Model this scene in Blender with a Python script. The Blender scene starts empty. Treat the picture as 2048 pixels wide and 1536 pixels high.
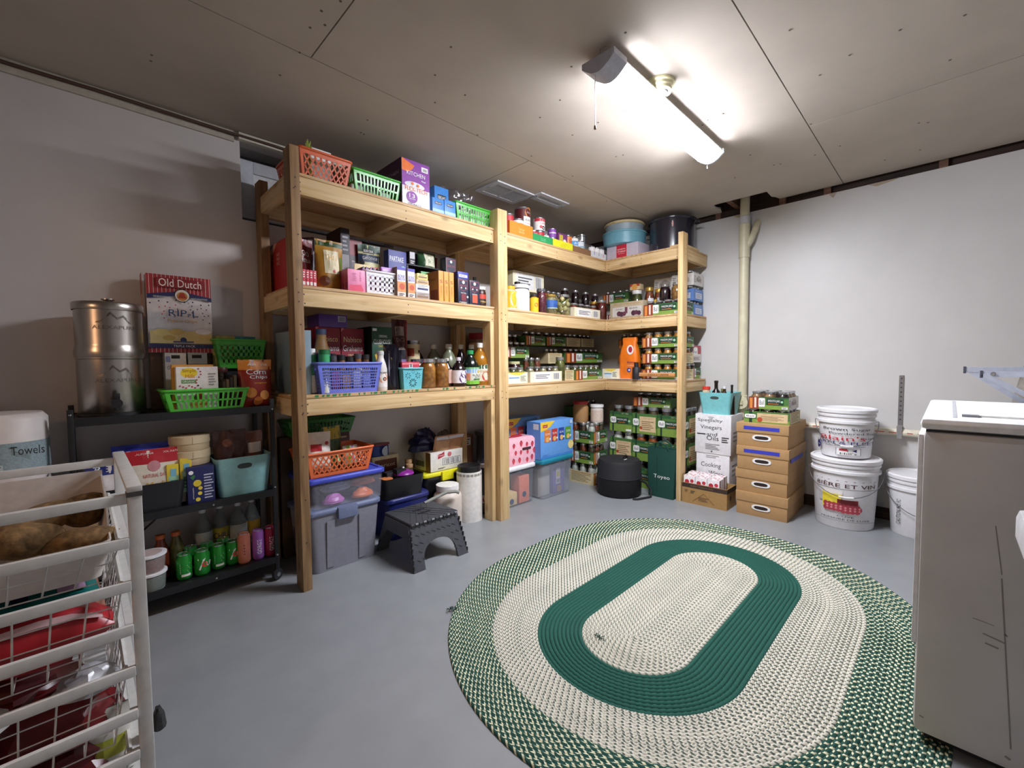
import bpy, bmesh, math, random
from mathutils import Vector, Matrix
S = bpy.context.scene
COL = S.collection
PI = math.pi
# ---------------------------------------------------------------- camera
cd = bpy.data.cameras.new('camera'); cam = bpy.data.objects.new('camera', cd); COL.objects.link(cam)
S.camera = cam
cd.sensor_fit = 'HORIZONTAL'; cd.sensor_width = 36.0; cd.lens = 36.0*870.18/2048.0
cd.clip_start = 0.02; cd.clip_end = 60
_fw = Vector((0.703997,0.708582,-0.047966)); _rt = Vector((0.709063,-0.705087,-0.009045)); _up = Vector((0.040229,0.027643,0.998808))
_m = Matrix((_rt, _up, -_fw)).transposed().to_4x4(); _m.translation = Vector((-3.5561,-2.316,1.15))
cam.matrix_world = _m
# ---------------------------------------------------------------- world, exposure
W = bpy.data.worlds.new('world'); S.world = W; W.use_nodes = True
W.node_tree.nodes['Background'].inputs[0].default_value = (0.9, 0.95, 1.0, 1)
W.node_tree.nodes['Background'].inputs[1].default_value = 0.02
S.view_settings.view_transform = 'Standard'; S.view_settings.look = 'None'
S.view_settings.gamma = 1.0; S.view_settings.use_curve_mapping = False
S.view_settings.exposure = 0.7
LED_STRENGTH = 105.0
WARM_POWER = 24.0         # bulb of the hallway beyond the doorway
rnd = random.Random(7)

# ---------------------------------------------------------------- materials
MATS = {}
def srgb(h):
    h = h.lstrip('#'); c = [int(h[i:i+2], 16)/255 for i in (0, 2, 4)]
    return tuple(x/12.92 if x <= .04045 else ((x+.055)/1.055)**2.4 for x in c)
def mat(h, rough=.5, metal=0., var=.05, scale=40., bump=0., coat=0.):
    key = (h, rough, metal, var, scale, bump, coat)
    if key in MATS: return MATS[key]
    m = bpy.data.materials.new('mat_'+h.strip('#')); m.use_nodes = True
    nt = m.node_tree; b = nt.nodes['Principled BSDF']; L = nt.links
    c = srgb(h)
    b.inputs['Roughness'].default_value = rough; b.inputs['Metallic'].default_value = metal
    b.inputs['Coat Weight'].default_value = coat; b.inputs['Coat Roughness'].default_value = .12
    tc = nt.nodes.new('ShaderNodeTexCoord'); n = nt.nodes.new('ShaderNodeTexNoise')
    n.inputs['Scale'].default_value = scale; n.inputs['Detail'].default_value = 3
    L.new(tc.outputs['Object'], n.inputs['Vector'])
    r = nt.nodes.new('ShaderNodeValToRGB')
    r.color_ramp.elements[0].position = .3; r.color_ramp.elements[1].position = .7
    r.color_ramp.elements[0].color = (*[max(0, x*(1-var*2)) for x in c], 1)
    r.color_ramp.elements[1].color = (*[min(1, x*(1+var)) for x in c], 1)
    L.new(n.outputs['Fac'], r.inputs['Fac']); L.new(r.outputs['Color'], b.inputs['Base Color'])
    if bump:
        bp = nt.nodes.new('ShaderNodeBump'); bp.inputs['Strength'].default_value = bump; bp.inputs['Distance'].default_value = .003
        L.new(n.outputs['Fac'], bp.inputs['Height']); L.new(bp.outputs['Normal'], b.inputs['Normal'])
    MATS[key] = m
    return m
def glassmat(h='#eef4f2', name='clear_glass', gloss=.06, tint=1.0, rough=.03):
    key = ('glass', h, gloss, tint, rough)
    if key in MATS: return MATS[key]
    m = bpy.data.materials.new(name); m.use_nodes = True
    nt = m.node_tree; nt.nodes.clear(); L = nt.links
    o = nt.nodes.new('ShaderNodeOutputMaterial'); mx = nt.nodes.new('ShaderNodeMixShader')
    t = nt.nodes.new('ShaderNodeBsdfTransparent'); g = nt.nodes.new('ShaderNodeBsdfGlossy')
    lw = nt.nodes.new('ShaderNodeLayerWeight'); lw.inputs['Blend'].default_value = .35
    mr = nt.nodes.new('ShaderNodeMapRange'); mr.inputs['To Min'].default_value = gloss; mr.inputs['To Max'].default_value = .55
    t.inputs['Color'].default_value = (*srgb(h), 1); g.inputs['Roughness'].default_value = rough
    g.inputs['Color'].default_value = (.95, .97, 1, 1)
    L.new(lw.outputs['Fresnel'], mr.inputs['Value']); L.new(mr.outputs['Result'], mx.inputs['Fac'])
    L.new(t.outputs[0], mx.inputs[1]); L.new(g.outputs[0], mx.inputs[2]); L.new(mx.outputs[0], o.inputs['Surface'])
    MATS[key] = m
    return m
def frosted(h, alpha=.55, rough=.35):
    key = ('frost', h, alpha, rough)
    if key in MATS: return MATS[key]
    m = bpy.data.materials.new('cloudy_plastic'); m.use_nodes = True
    nt = m.node_tree; b = nt.nodes['Principled BSDF']; L = nt.links
    b.inputs['Base Color'].default_value = (*srgb(h), 1); b.inputs['Roughness'].default_value = rough
    b.inputs['Alpha'].default_value = alpha
    MATS[key] = m
    return m
def wood(h1, h2, axis, knots=True, sc=1.0):
    key = ('wood', h1, h2, axis, knots, sc)
    if key in MATS: return MATS[key]
    m = bpy.data.materials.new('pine_wood'); m.use_nodes = True
    nt = m.node_tree; b = nt.nodes['Principled BSDF']; L = nt.links
    b.inputs['Roughness'].default_value = .62
    tc = nt.nodes.new('ShaderNodeTexCoord'); mp = nt.nodes.new('ShaderNodeMapping')
    s = [26*sc]*3; s['xyz'.index(axis)] = 1.6*sc
    mp.inputs['Scale'].default_value = s
    n = nt.nodes.new('ShaderNodeTexNoise'); n.inputs['Scale'].default_value = 1.4; n.inputs['Detail'].default_value = 5; n.inputs['Distortion'].default_value = .8
    L.new(tc.outputs['Object'], mp.inputs['Vector']); L.new(mp.outputs['Vector'], n.inputs['Vector'])
    r = nt.nodes.new('ShaderNodeValToRGB'); r.color_ramp.elements[0].position = .32; r.color_ramp.elements[1].position = .66
    r.color_ramp.elements[0].color = (*srgb(h2), 1); r.color_ramp.elements[1].color = (*srgb(h1), 1)
    L.new(n.outputs['Fac'], r.inputs['Fac'])
    out = r.outputs['Color']
    if knots:
        v = nt.nodes.new('ShaderNodeTexVoronoi'); mp2 = nt.nodes.new('ShaderNodeMapping')
        s2 = [9.0]*3; s2['xyz'.index(axis)] = 4.2
        mp2.inputs['Scale'].default_value = s2
        L.new(tc.outputs['Object'], mp2.inputs['Vector']); L.new(mp2.outputs['Vector'], v.inputs['Vector']); v.inputs['Scale'].default_value = 1.0
        kr = nt.nodes.new('ShaderNodeValToRGB'); kr.color_ramp.elements[0].position = .05; kr.color_ramp.elements[0].color = (1, 1, 1, 1)
        kr.color_ramp.elements[1].position = .2; kr.color_ramp.elements[1].color = (0, 0, 0, 1)
        L.new(v.outputs['Distance'], kr.inputs['Fac'])
        mx = nt.nodes.new('ShaderNodeMix'); mx.data_type = 'RGBA'
        mm = nt.nodes.new('ShaderNodeMath'); mm.operation = 'MULTIPLY'; mm.inputs[1].default_value = .7
        L.new(kr.outputs['Color'], mm.inputs[0]); L.new(mm.outputs[0], mx.inputs['Factor'])
        L.new(out, mx.inputs['A']); mx.inputs['B'].default_value = (*[x*.42 for x in srgb(h2)], 1)
        out = mx.outputs['Result']
    L.new(out, b.inputs['Base Color'])
    bp = nt.nodes.new('ShaderNodeBump'); bp.inputs['Strength'].default_value = .15; bp.inputs['Distance'].default_value = .002
    L.new(n.outputs['Fac'], bp.inputs['Height']); L.new(bp.outputs['Normal'], b.inputs['Normal'])
    MATS[key] = m
    return m
def emis(h, strength, name='light_diffuser'):
    m = bpy.data.materials.new(name); m.use_nodes = True
    b = m.node_tree.nodes['Principled BSDF']
    b.inputs['Base Color'].default_value = (*srgb(h), 1)
    b.inputs['Emission Color'].default_value = (*srgb(h), 1); b.inputs['Emission Strength'].default_value = strength
    return m
WHITE = mat('#f0f0ee', .45); BLACK = mat('#141416', .5); CHROME = mat('#c8c8c8', .22, 1.0, var=.02)
PINEX = wood('#e0c596', '#c6a06c', 'x'); PINEY = wood('#e0c596', '#c6a06c', 'y'); PINEZ = wood('#e2c592', '#c69e68', 'z')
OLDZ = wood('#a07e56', '#745636', 'z'); DECKM = wood('#d6b488', '#b08858', 'x', False); PLYEDGE = wood('#c9a06a', '#8e6434', 'x', False, 2.0)
GLASS = glassmat()

# ---------------------------------------------------------------- mesh helpers
class MB:
    def __init__(s): s.v = []; s.f = []; s.smooth = False
    def add(s, vs, fs):
        o = len(s.v); s.v += [tuple(v) for v in vs]; s.f += [tuple(i+o for i in f) for f in fs]; return s
    def box(s, x0, x1, y0, y1, z0, z1):
        return s.add([(x0,y0,z0),(x1,y0,z0),(x1,y1,z0),(x0,y1,z0),(x0,y0,z1),(x1,y0,z1),(x1,y1,z1),(x0,y1,z1)],
                     [(0,3,2,1),(4,5,6,7),(0,1,5,4),(1,2,6,5),(2,3,7,6),(3,0,4,7)])
    def frustum(s, w0, d0, z0, w1, d1, z1, cx=0, cy=0):      # tapered solid, centred
        a = [(cx-w0/2,cy-d0/2,z0),(cx+w0/2,cy-d0/2,z0),(cx+w0/2,cy+d0/2,z0),(cx-w0/2,cy+d0/2,z0)]
        b = [(cx-w1/2,cy-d1/2,z1),(cx+w1/2,cy-d1/2,z1),(cx+w1/2,cy+d1/2,z1),(cx-w1/2,cy+d1/2,z1)]
        return s.add(a+b, [(0,3,2,1),(4,5,6,7),(0,1,5,4),(1,2,6,5),(2,3,7,6),(3,0,4,7)])
    def lathe(s, prof, n=20, cx=0, cy=0, caps=True, sx=1, sy=1):
        o = len(s.v); k = len(prof)
        for (r, z) in prof:
            for i in range(n):
                a = 2*PI*i/n; s.v.append((cx+sx*r*math.cos(a), cy+sy*r*math.sin(a), z))
        for j in range(k-1):
            for i in range(n):
                s.f.append((o+j*n+i, o+j*n+(i+1) % n, o+(j+1)*n+(i+1) % n, o+(j+1)*n+i))
        if caps:
            s.f.append(tuple(o+i for i in reversed(range(n)))); s.f.append(tuple(o+(k-1)*n+i for i in range(n)))
        return s
    def tube(s, pts, r, n=6, closed=False):
        pts = [Vector(p) for p in pts]; k = len(pts); o = len(s.v)
        for i, p in enumerate(pts):
            if closed: d = pts[(i+1) % k]-pts[i-1]
            else: d = pts[min(i+1, k-1)]-pts[max(i-1, 0)]
            d = d.normalized() if d.length > 1e-9 else Vector((0,0,1))
            u = d.cross(Vector((0,0,1)))
            if u.length < 1e-3: u = d.cross(Vector((1,0,0)))
            u.normalize(); w = d.cross(u)
            for j in range(n):
                a = 2*PI*j/n+.4; q = p+(u*math.cos(a)+w*math.sin(a))*r; s.v.append(tuple(q))
        for i in range(k if closed else k-1):
            i2 = (i+1) % k
            for j in range(n): s.f.append((o+i*n+j, o+i*n+(j+1) % n, o+i2*n+(j+1) % n, o+i2*n+j))
        if not closed:
            s.f.append(tuple(o+j for j in reversed(range(n)))); s.f.append(tuple(o+(k-1)*n+j for j in range(n)))
        return s
    def bar(s, a, b, w, t, up=(0,0,1)):                       # rectangular bar a->b
        a = Vector(a); b = Vector(b); d = (b-a).normalized(); u = d.cross(Vector(up))
        if u.length < 1e-4: u = d.cross(Vector((1,0,0)))
        u.normalize(); v = u.cross(d)
        vs = [p+u*x*w/2+v*y*t/2 for p in (a, b) for x, y in ((-1,-1),(1,-1),(1,1),(-1,1))]
        return s.add(vs, [(0,3,2,1),(4,5,6,7),(0,1,5,4),(1,2,6,5),(2,3,7,6),(3,0,4,7)])
    def prism(s, pts, z0, z1):                                # polygon in xy extruded
        n = len(pts)
        return s.add([(x,y,z0) for x,y in pts]+[(x,y,z1) for x,y in pts],
                     [tuple(reversed(range(n))), tuple(range(n,2*n))]+[(i,(i+1)%n,n+(i+1)%n,n+i) for i in range(n)])
    def prism_y(s, pts, y0, y1):                              # polygon in xz extruded along y
        n = len(pts)
        return s.add([(x,y0,z) for x,z in pts]+[(x,y1,z) for x,z in pts],
                     [tuple(range(n)), tuple(reversed(range(n,2*n)))]+[(i,n+i,n+(i+1)%n,(i+1)%n) for i in range(n)])
    def xform(s, M): s.v = [tuple(M @ Vector(v)) for v in s.v]; return s
    def mesh(s, name):
        me = bpy.data.meshes.new(name); me.from_pydata(s.v, [], s.f); me.update()
        return me
def smooth(me, angle=40):
    me.polygons.foreach_set('use_smooth', [True]*len(me.polygons))
    try: me.set_sharp_from_angle(angle=math.radians(angle))
    except Exception: pass
def link(name, me, m, parent=None, loc=None, rot=None):
    o = bpy.data.objects.new(name, me)
    if m is not None and me is not None and not me.materials: me.materials.append(m)
    COL.objects.link(o)
    if parent: o.parent = parent
    if loc: o.location = loc
    if rot: o.rotation_euler = rot
    return o
def bevelled(me, w, seg=2):
    bm = bmesh.new(); bm.from_mesh(me)
    bmesh.ops.bevel(bm, geom=list(bm.edges), offset=w, segments=seg, affect='EDGES', profile=.6, clamp_overlap=True)
    bm.to_mesh(me); bm.free(); smooth(me, 50)
    return me
def part(name, mb, m, parent=None, sm=None, bev=0, loc=None, rot=None, label=None):
    me = mb.mesh(name)
    if bev: bevelled(me, bev)
    elif sm: smooth(me, sm)
    o = link(name, me, m, parent, loc, rot)
    if label: o['label'] = label
    return o
def tag(o, label, cat, group=None):
    o['label'] = label; o['category'] = cat
    if group: o['group'] = group
    return o
def thing(name, label, cat, loc=(0,0,0), rotz=0, group=None):
    o = bpy.data.objects.new(name, None); COL.objects.link(o); o.empty_display_size = .05
    o.location = loc; o.rotation_euler = (0, 0, rotz)
    return tag(o, label, cat, group)
def struct(name, mb, m, parent=None, bev=0, label=None):
    o = part(name, mb, m, parent, bev=bev)
    if not parent: o['kind'] = 'structure'
    if label: o['label'] = label
    return o
def dup(root, loc=None, rotz=None, label=None, group=None):
    r = root.copy(); COL.objects.link(r)
    if loc: r.location = loc
    if rotz is not None: r.rotation_euler = (0, 0, rotz)
    if label: r['label'] = label
    if group: r['group'] = group
    for ch in list(root.children):
        c = ch.copy(); COL.objects.link(c); c.parent = r
        for g in list(ch.children):
            d = g.copy(); COL.objects.link(d); d.parent = c
    return r
TXT = {}
def text_mesh(s):
    if s in TXT: return TXT[s]
    cu = bpy.data.curves.new('lettering', 'FONT'); cu.body = s; cu.size = 1; cu.resolution_u = 2
    cu.align_x = 'CENTER'; cu.align_y = 'CENTER'
    ob = bpy.data.objects.new('lettering', cu); COL.objects.link(ob)
    dg = bpy.context.evaluated_depsgraph_get(); me = bpy.data.meshes.new_from_object(ob.evaluated_get(dg))
    bpy.data.objects.remove(ob); bpy.data.curves.remove(cu)
    vs = [v.co.copy() for v in me.vertices]; fs = [tuple(p.vertices) for p in me.polygons]
    if vs:
        xs = [v.x for v in vs]; ys = [v.y for v in vs]
        cx, cy = (min(xs)+max(xs))/2, (min(ys)+max(ys))/2; w, h = max(xs)-min(xs), max(ys)-min(ys)
        vs = [((v.x-cx)/w, (v.y-cy)/h) for v in vs]; asp = w/h
    else: asp = 1
    bpy.data.meshes.remove(me)
    TXT[s] = (vs, fs, asp)
    return TXT[s]
def frame_matrix(face, w, d, h, out=.0006):
    # maps (u right, v up, n out) on a face of a local box (front at y=0, width w, depth d, height h) to local xyz
    if face == 'f': return lambda u, v, n=0: (u-w/2, -n-out, v)
    if face == 'b': return lambda u, v, n=0: (w/2-u, d+n+out, v)
    if face == 'l': return lambda u, v, n=0: (-w/2-n-out, d-u, v)
    if face == 'r': return lambda u, v, n=0: (w/2+n+out, u, v)
    if face == 't': return lambda u, v, n=0: (u-w/2, v, h+n+out)
def fsize(face, w, d, h): return {'f': (w, h), 'b': (w, h), 'l': (d, h), 'r': (d, h), 't': (w, d)}[face]
DECN = {'p': 'printed_panel', 't': 'lettering', 'c': 'printed_disc', 'bar': 'barcode', 'poly': 'printed_shape', 'dots': 'printed_shape', 'lines': 'small_print'}
def decorate(parent, w, d, h, decos, out=.0006, mapf=None):
    for i, q in enumerate(decos):
        k, face = q[0], q[1]; mb = MB()
        F = (mapf or frame_matrix)(face, w, d, h, out+.00025*i); a, b = fsize(face, w, d, h)
        if k == 'p':
            u0, v0, u1, v1, m = q[2:7]
            nn = 8 if mapf else 1
            for j in range(nn):
                ua, ub = u0+(u1-u0)*j/nn, u0+(u1-u0)*(j+1)/nn
                mb.add([F(ua*a, v0*b), F(ub*a, v0*b), F(ub*a, v1*b), F(ua*a, v1*b)], [(0,1,2,3)])
        elif k == 'c':
            u, v, r, m = q[2:6]; n = 16; ry = r*(q[6] if len(q) > 6 else 1)
            mb.add([F(u*a+r*a*math.cos(2*PI*j/n), v*b+ry*a*math.sin(2*PI*j/n)) for j in range(n)], [tuple(range(n))])
        elif k == 't':                       # text: centre u,v, width fraction, height fraction, string, mat[, rotated]
            u, v, tw, th, s, m = q[2:8]; rot = len(q) > 8 and q[8]
            vs, fs, asp = text_mesh(s)
            if rot: mb.add([F(u*a-y*tw*a, v*b+x*th*b) for x, y in vs], fs)
            else: mb.add([F(u*a+x*tw*a, v*b+y*th*b) for x, y in vs], fs)
        elif k == 'bar':
            u0, v0, u1, v1, m = q[2:7]; n = 9
            for j in range(n):
                ua = u0+(u1-u0)*j/n; ub = ua+(u1-u0)/n*(.35+.3*((j*7) % 3)/2)
                mb.add([F(ua*a, v0*b), F(ub*a, v0*b), F(ub*a, v1*b), F(ua*a, v1*b)], [(0,1,2,3)])
        elif k == 'lines':                   # rows of small print
            u0, v0, u1, v1, n, m = q[2:8]
            for j in range(n):
                vv = v1-(v1-v0)*(j+.5)/n; hh = (v1-v0)/n*.22; e = u1-(u1-u0)*.25*((j*5) % 3)/2
                mb.add([F(u0*a, (vv-hh)*b), F(e*a, (vv-hh)*b), F(e*a, (vv+hh)*b), F(u0*a, (vv+hh)*b)], [(0,1,2,3)])
        elif k == 'poly':
            pts, m = q[2:4]; mb.add([F(u*a, v*b) for u, v in pts], [tuple(range(len(pts)))])
        elif k == 'dots':                    # many small discs (u,v,r)
            pts, m = q[2:4]
            for (u, v, r) in pts: mb.add([F(u*a+r*a*math.cos(2*PI*j/8), v*b+r*a*math.sin(2*PI*j/8)) for j in range(8)], [tuple(range(8))])
        part(DECN[k], mb, m, parent)
def carton(name, label, cat, loc, w, d, h, m, decos=(), rotz=0, group=None, bev=.0015, body='carton_body'):
    t = thing(name, label, cat, loc, rotz, group)
    part(body, MB().box(-w/2, w/2, 0, d, 0, h), m, t, bev=bev)
    decorate(t, w, d, h, decos)
    return t

# ================================================================= the room
XR, YB, HC = .53, .56, 2.462
XW, YN = -5.3, -4.3
WALLM = mat('#d4d2d0', .42, var=.015, scale=6, bump=.03); CEILM = mat('#beb3a6', .85, var=.03, scale=5, bump=.05)
LWALLM = mat('#cdc6c2', .38, var=.02, scale=5, bump=.03)
FLOORM = mat('#8f9295', .33, var=.035, scale=7, bump=.04)
DARKWOOD = wood('#4a342a', '#2a1c16', 'y', False); BROWNWOOD = wood('#8a6650', '#5c4030', 'y', False)
struct('floor', MB().box(XW-2.2, XR+.3, YN-.1, YB+.3, -.1, 0), FLOORM)
# right wall: drywall stops short of the ceiling, dark cavity with blocks above
wr = struct('wall_right', MB().box(XR, XR+.12, YN, YB+.2, 0, 2.41), WALLM)
tb = MB().box(XR+.05, XR+.12, YN, YB+.2, 2.41, 2.56); struct('trim_1', tb, DARKWOOD)
for i, y in enumerate((-.82, -1.32, -1.62, -2.25, -2.9)): struct('cavity_block', MB().box(XR+.012, XR+.06, y-.022, y+.022, 2.37+.041, HC+.06), BROWNWOOD, bpy.data.objects['trim_1'])
for i, (y, w) in enumerate(((-1.66, .03), (-1.95, .09), (-1.02, .07))):
    mb = MB().add([(XR-.0015, y-w, 2.411), (XR-.0015, y+w, 2.411), (XR-.0015, y+w*.4, 2.385), (XR-.0015, y, 2.392-.02*(i == 0)), (XR-.0015, y-w*.5, 2.399)], [(0,1,2,3,4)])
    part('torn_paper', mb, mat('#b8a894', .8), wr)
struct('baseboard_right', MB().box(XR-.012, XR, YN, YB, 0, .085), DARKWOOD)
# left wall with the window recess behind the shelf top
wl = MB()
wx0, wx1, wz0, wz1 = -2.86, -1.9, 1.985, 2.44
wl.box(XW-2.2, wx0, YB, YB+.12, 0, HC+.05); wl.box(wx1, XR+.1, YB, YB+.12, 0, HC+.05); wl.box(wx0, wx1, YB, YB+.12, 0, wz0); wl.box(wx0, wx1, YB, YB+.12, wz1, HC+.05)
wlo = struct('wall_left', wl, LWALLM)
win = struct('window_1', MB().box(wx0-.02, wx1+.02, YB+.24, YB+.26, wz0-.02, wz1+.02), mat('#6a6866', .6))
for a in ((wx0-.015, wx0, YB+.121, YB+.24, wz0, wz1), (wx1, wx1+.015, YB+.121, YB+.24, wz0, wz1), (wx0, wx1, YB+.121, YB+.24, wz1, wz1+.015)): part('window_reveal', MB().box(*a), mat('#bdbab8', .7), win)
part('window_sill', MB().box(wx0, wx1, YB+.121, YB+.24, wz0-.015, wz0), mat('#3a302c', .7), win)
fr = MB().box(wx0+.03, wx0+.1, YB+.13, YB+.17, wz0+.05, wz1-.06).box(wx0+.1, wx1, YB+.13, YB+.17, wz1-.13, wz1-.06).box(wx0+.1, wx1, YB+.13, YB+.17, wz0+.05, wz0+.09)
part('window_frame', fr, mat('#c9ccd2', .5), win, bev=.004)
part('pane', MB().box(wx0+.1, wx1, YB+.145, YB+.16, wz0+.09, wz1-.13), mat('#dedede', .45), win)
part('pane', MB().box(wx0+.1, wx1, YB+.14, YB+.155, wz0+.09, wz0+.2), mat('#d4d4d6', .45), win)
struct('trim_2', MB().box(wx0-.01, wx1, YB-.035, YB, wz1-.02, HC-.004), mat('#d8d2bd', .6), bev=.002)
# beige strip at the top of the left wall and the brown cable along it
struct('trim_3', MB().box(XW-2, wx0-.03, YB-.014, YB, 2.405, HC), mat('#b3aa9a', .7), bev=.001)
cb = [(XW+.1+.25*i, YB-.026-.006*math.sin(i*1.7), HC-.018-.006*abs(math.sin(i*.9)) - (.02 if i > 9 else 0)*min(1, (i-9)*.25)) for i in range(15)]
cb = [(x, y-(.02 if x > wx0-.05 else 0), z) for x, y, z in cb]
tag(part('cable', MB().tube(cb, .008, 8), mat('#4c3328', .6), sm=60), 'brown cable running along the top of the left wall', 'cable')
# back walls behind the camera, doorway in the west wall
struct('wall_back', MB().box(XW, XR, YN-.12, YN, 0, HC), LWALLM)
ww = MB().box(XW-.12, XW, YN, -1.75, 0, HC).box(XW-.12, XW, -.95, YB, 0, HC).box(XW-.12, XW, -1.75, -.95, 2.03, HC)
struct('wall_west', ww, LWALLM)
struct('wall_hall', MB().box(XW-2.2, XW-2.1, -2.2, YB, 0, HC).box(XW-2.2, XW-.12, -2.3, -2.2, 0, HC), LWALLM)
# ceiling drywall sheets with open joints, hole for the pipe
ceil = MB().box(XW-2.3, XR+.12, YN-.1, YB+.3, HC+.11, HC+.16); co = struct('ceiling', ceil, mat('#2a211c', .9))
g = .0025
def sheet(pts): part('drywall_sheet', MB().prism(pts, HC, HC+.0127), CEILM, co)
def rect(a, b, c, d): return [(a+g, c+g), (b-g, c+g), (b-g, d-g), (a+g, d-g)]
J1, J2 = -.352, -1.72
sheet(rect(XW-2.2, -4.2, J1, YB)); sheet(rect(-4.2, -1.43, J1, YB)); sheet(rect(-1.43, XR, J1, YB))
sheet(rect(XW-2.2, -2.80, J2, J1))
hx0, hy0, hy1 = .285, -1.275, -.875
sheet([(-2.80+g, J2+g), (XR, J2+g), (XR, hy0-.03), (XR-.07, hy0-.015), (XR-.1, hy0+.004), (hx0, hy0), (hx0, hy1), (XR-.16, hy1+.012), (XR-.1, hy1-.006), (XR-.05, hy1+.008), (XR, hy1+.02), (XR, J1-g), (-2.80+g, J1-g)])
sheet(rect(XW-2.2, -4.0, -3.09, J2)); sheet(rect(-4.0, -.6, -3.09, J2)); sheet(rect(-.6, XR, -3.09, J2)); sheet(rect(XW-2.2, XR, YN, -3.09))
part('joist', MB().box(hx0-.1, XR+.1, -1.0, -.96, HC+.013, HC+.11), BROWNWOOD, co); part('joist', MB().box(hx0-.3, XR+.1, -1.42, -1.30, HC+.014, HC+.11), BROWNWOOD, co)
part('joist', MB().box(hx0-.06, hx0-.02, -1.3, -.86, HC+.013, HC+.11), BROWNWOOD, co)
part('subfloor', MB().box(hx0-.2, XR+.1, -1.6, -.6, HC+.1, HC+.109), wood('#7a5a4c', '#5a4036', 'y', False), co)
sp = MB(); rr = random.Random(3)
spots = [(-3.286,0.095),(-3.284,0.143),(-2.846,-0.352),(-2.865,-0.635),(-2.865,-0.523),(-2.829,-0.576),(-2.833,-0.727),(-2.371,0.072),(-2.404,-0.072),(-2.351,0.076),(-2.409,-0.82),(-1.953,-1.095),(-1.483,-0.743),(-1.487,-0.92),(-1.07,-0.775),(-1.056,-0.817),(-1.958,-1.367),(-1.045,-1.309),(-1.075,-1.35),(-1.079,-1.432),(-0.467,-1.38),(-0.618,-1.734),(-0.195,-1.446),(-0.18,-1.481),(-0.174,-1.194),(-0.192,-1.803),(0.257,-1.977),(0.239,-2.146),(-0.193,-2.157),(-0.164,-1.67),(-0.163,-2.193),(-1.024,-0.327),(-0.455,-0.306),(-1.466,-0.406),(-1.038,-0.405),(-2.234,-0.454),(-1.878,-0.364),(-2.858,-0.141),(-2.355,-0.628),(-2.164,-0.607),(-1.753,-0.732),(-1.797,-0.904),(-1.148,-1.975),(-1.182,-2.139),(-0.79,-2.279),(-1.103,-2.319),(-1.083,-1.857),(-1.499,-1.831)]
for x, y in spots: sp.lathe([(.0001, HC-.0008), (.0055, HC-.001), (.0055, HC)], 7, x, y, caps=False)
part('screw_hole', sp, mat('#6a5f56', .9), co)['kind'] = 'stuff'
# ================================================================= the lumber shelf
sh = thing('storage_shelf', 'L-shaped pine lumber storage shelf with three decks filling the corner', 'shelf', (0, 0, 0))
DZ = (2.108, 1.553, .993)                 # deck tops
RH = .089; PT = .0155                     # rail height, plywood
XL = -2.785
Y2 = YB-.03; X2 = XR-.03
def lum(name, m, *b, bev=.003): return part(name, MB().box(*b), m, sh, bev=bev)
lum('post', OLDZ, -2.797, -2.752, -.045, .05, 0, 2.217)
lum('post', OLDZ, -2.80, -2.755, Y2-.09, Y2, 0, 2.19)
lum('post', PINEZ, -1.427, -1.335, -.045, .044, 0, 2.24)
lum('post', PINEZ, -.088, .004, -.782, -.742, 0, 2.193)
lum('post', PINEZ, -1.43, -1.34, Y2-.09, Y2, 0, 2.1)
for iz, z in enumerate(DZ):
    zt = z-PT; zb = zt-RH
    lum('front_rail', PINEX, -2.752, -1.427, 0, .038, zb, zt); lum('front_rail', PINEX, -1.427, -.0, 0, .038, zb, zt)
    lum('front_rail', PINEY, 0, .038, -.742, .0, zb, zt)
    lum('rear_rail', PINEX, -2.755, XR-.04, Y2-.038, Y2, zb, zt); lum('rear_rail', PINEY, X2-.038, X2, -.72, Y2-.04, zb, zt)
    lum('end_rail', PINEY, XL-.012, XL+.026, .05, Y2-.09, zb, zt); lum('end_rail', PINEX, .005, X2, -.742, -.704, zb, zt)
    for xj in (-2.13, -1.46, -.72): lum('joist', PINEY, xj-.019, xj+.019, .038, Y2-.038, zb, zt)
    lum('joist', PINEX, .038, X2-.038, -.02, .018, zb, zt)
    lum('deck', DECKM, -2.785, -1.43, -.004, Y2, zt, z, bev=.001); lum('deck', DECKM, -1.428, X2, -.004, Y2, zt, z, bev=.001); lum('deck', DECKM, -.004, X2, -.745, -.006, zt, z, bev=.001)
for z0, z1 in ((DZ[2], DZ[1]-PT-RH), (0, DZ[2]-PT-RH)): lum('support_stud', PINEZ, -1.468, -1.43, .0, .085, z0, z1)
lum('deck_board', PINEX, .02, .33, -.742, -.62, DZ[0], DZ[0]+.019)
sc = MB()
def scr(x, y, z, ax):
    c = [(.0042*math.cos(a*PI/3), .0042*math.sin(a*PI/3)) for a in range(6)]
    sc.add([(x+p, y-.0006, z+q) if ax == 'y' else (x-.0006, y+p, z+q) for p, q in c], [tuple(range(6))])
for z in DZ:
    for dz in (.03, .075):
        for x in (-2.735, -2.13, -1.45, -1.41+.09, -.72, -.02): scr(x+rnd.uniform(-.006, .006), 0, z-PT-dz, 'y')
        for y in (-.03, -.37, -.7): scr(0, y+rnd.uniform(-.006, .006), z-PT-dz, 'x')
        scr(-1.40, -.0455, z-PT-dz, 'y'); scr(-1.36, -.0455, z-PT-dz-.01, 'y'); scr(-2.775, -.0455, z-PT-dz, 'y'); scr(-.04, -.7825, z-PT-dz, 'y')
for k in range(9): scr(-2.775+.008*math.sin(k*3), -.0455, .25+k*.22, 'y')
part('screws', sc, mat('#3a2f28', .5), sh)['kind'] = 'stuff'
gp = MB()
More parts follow.
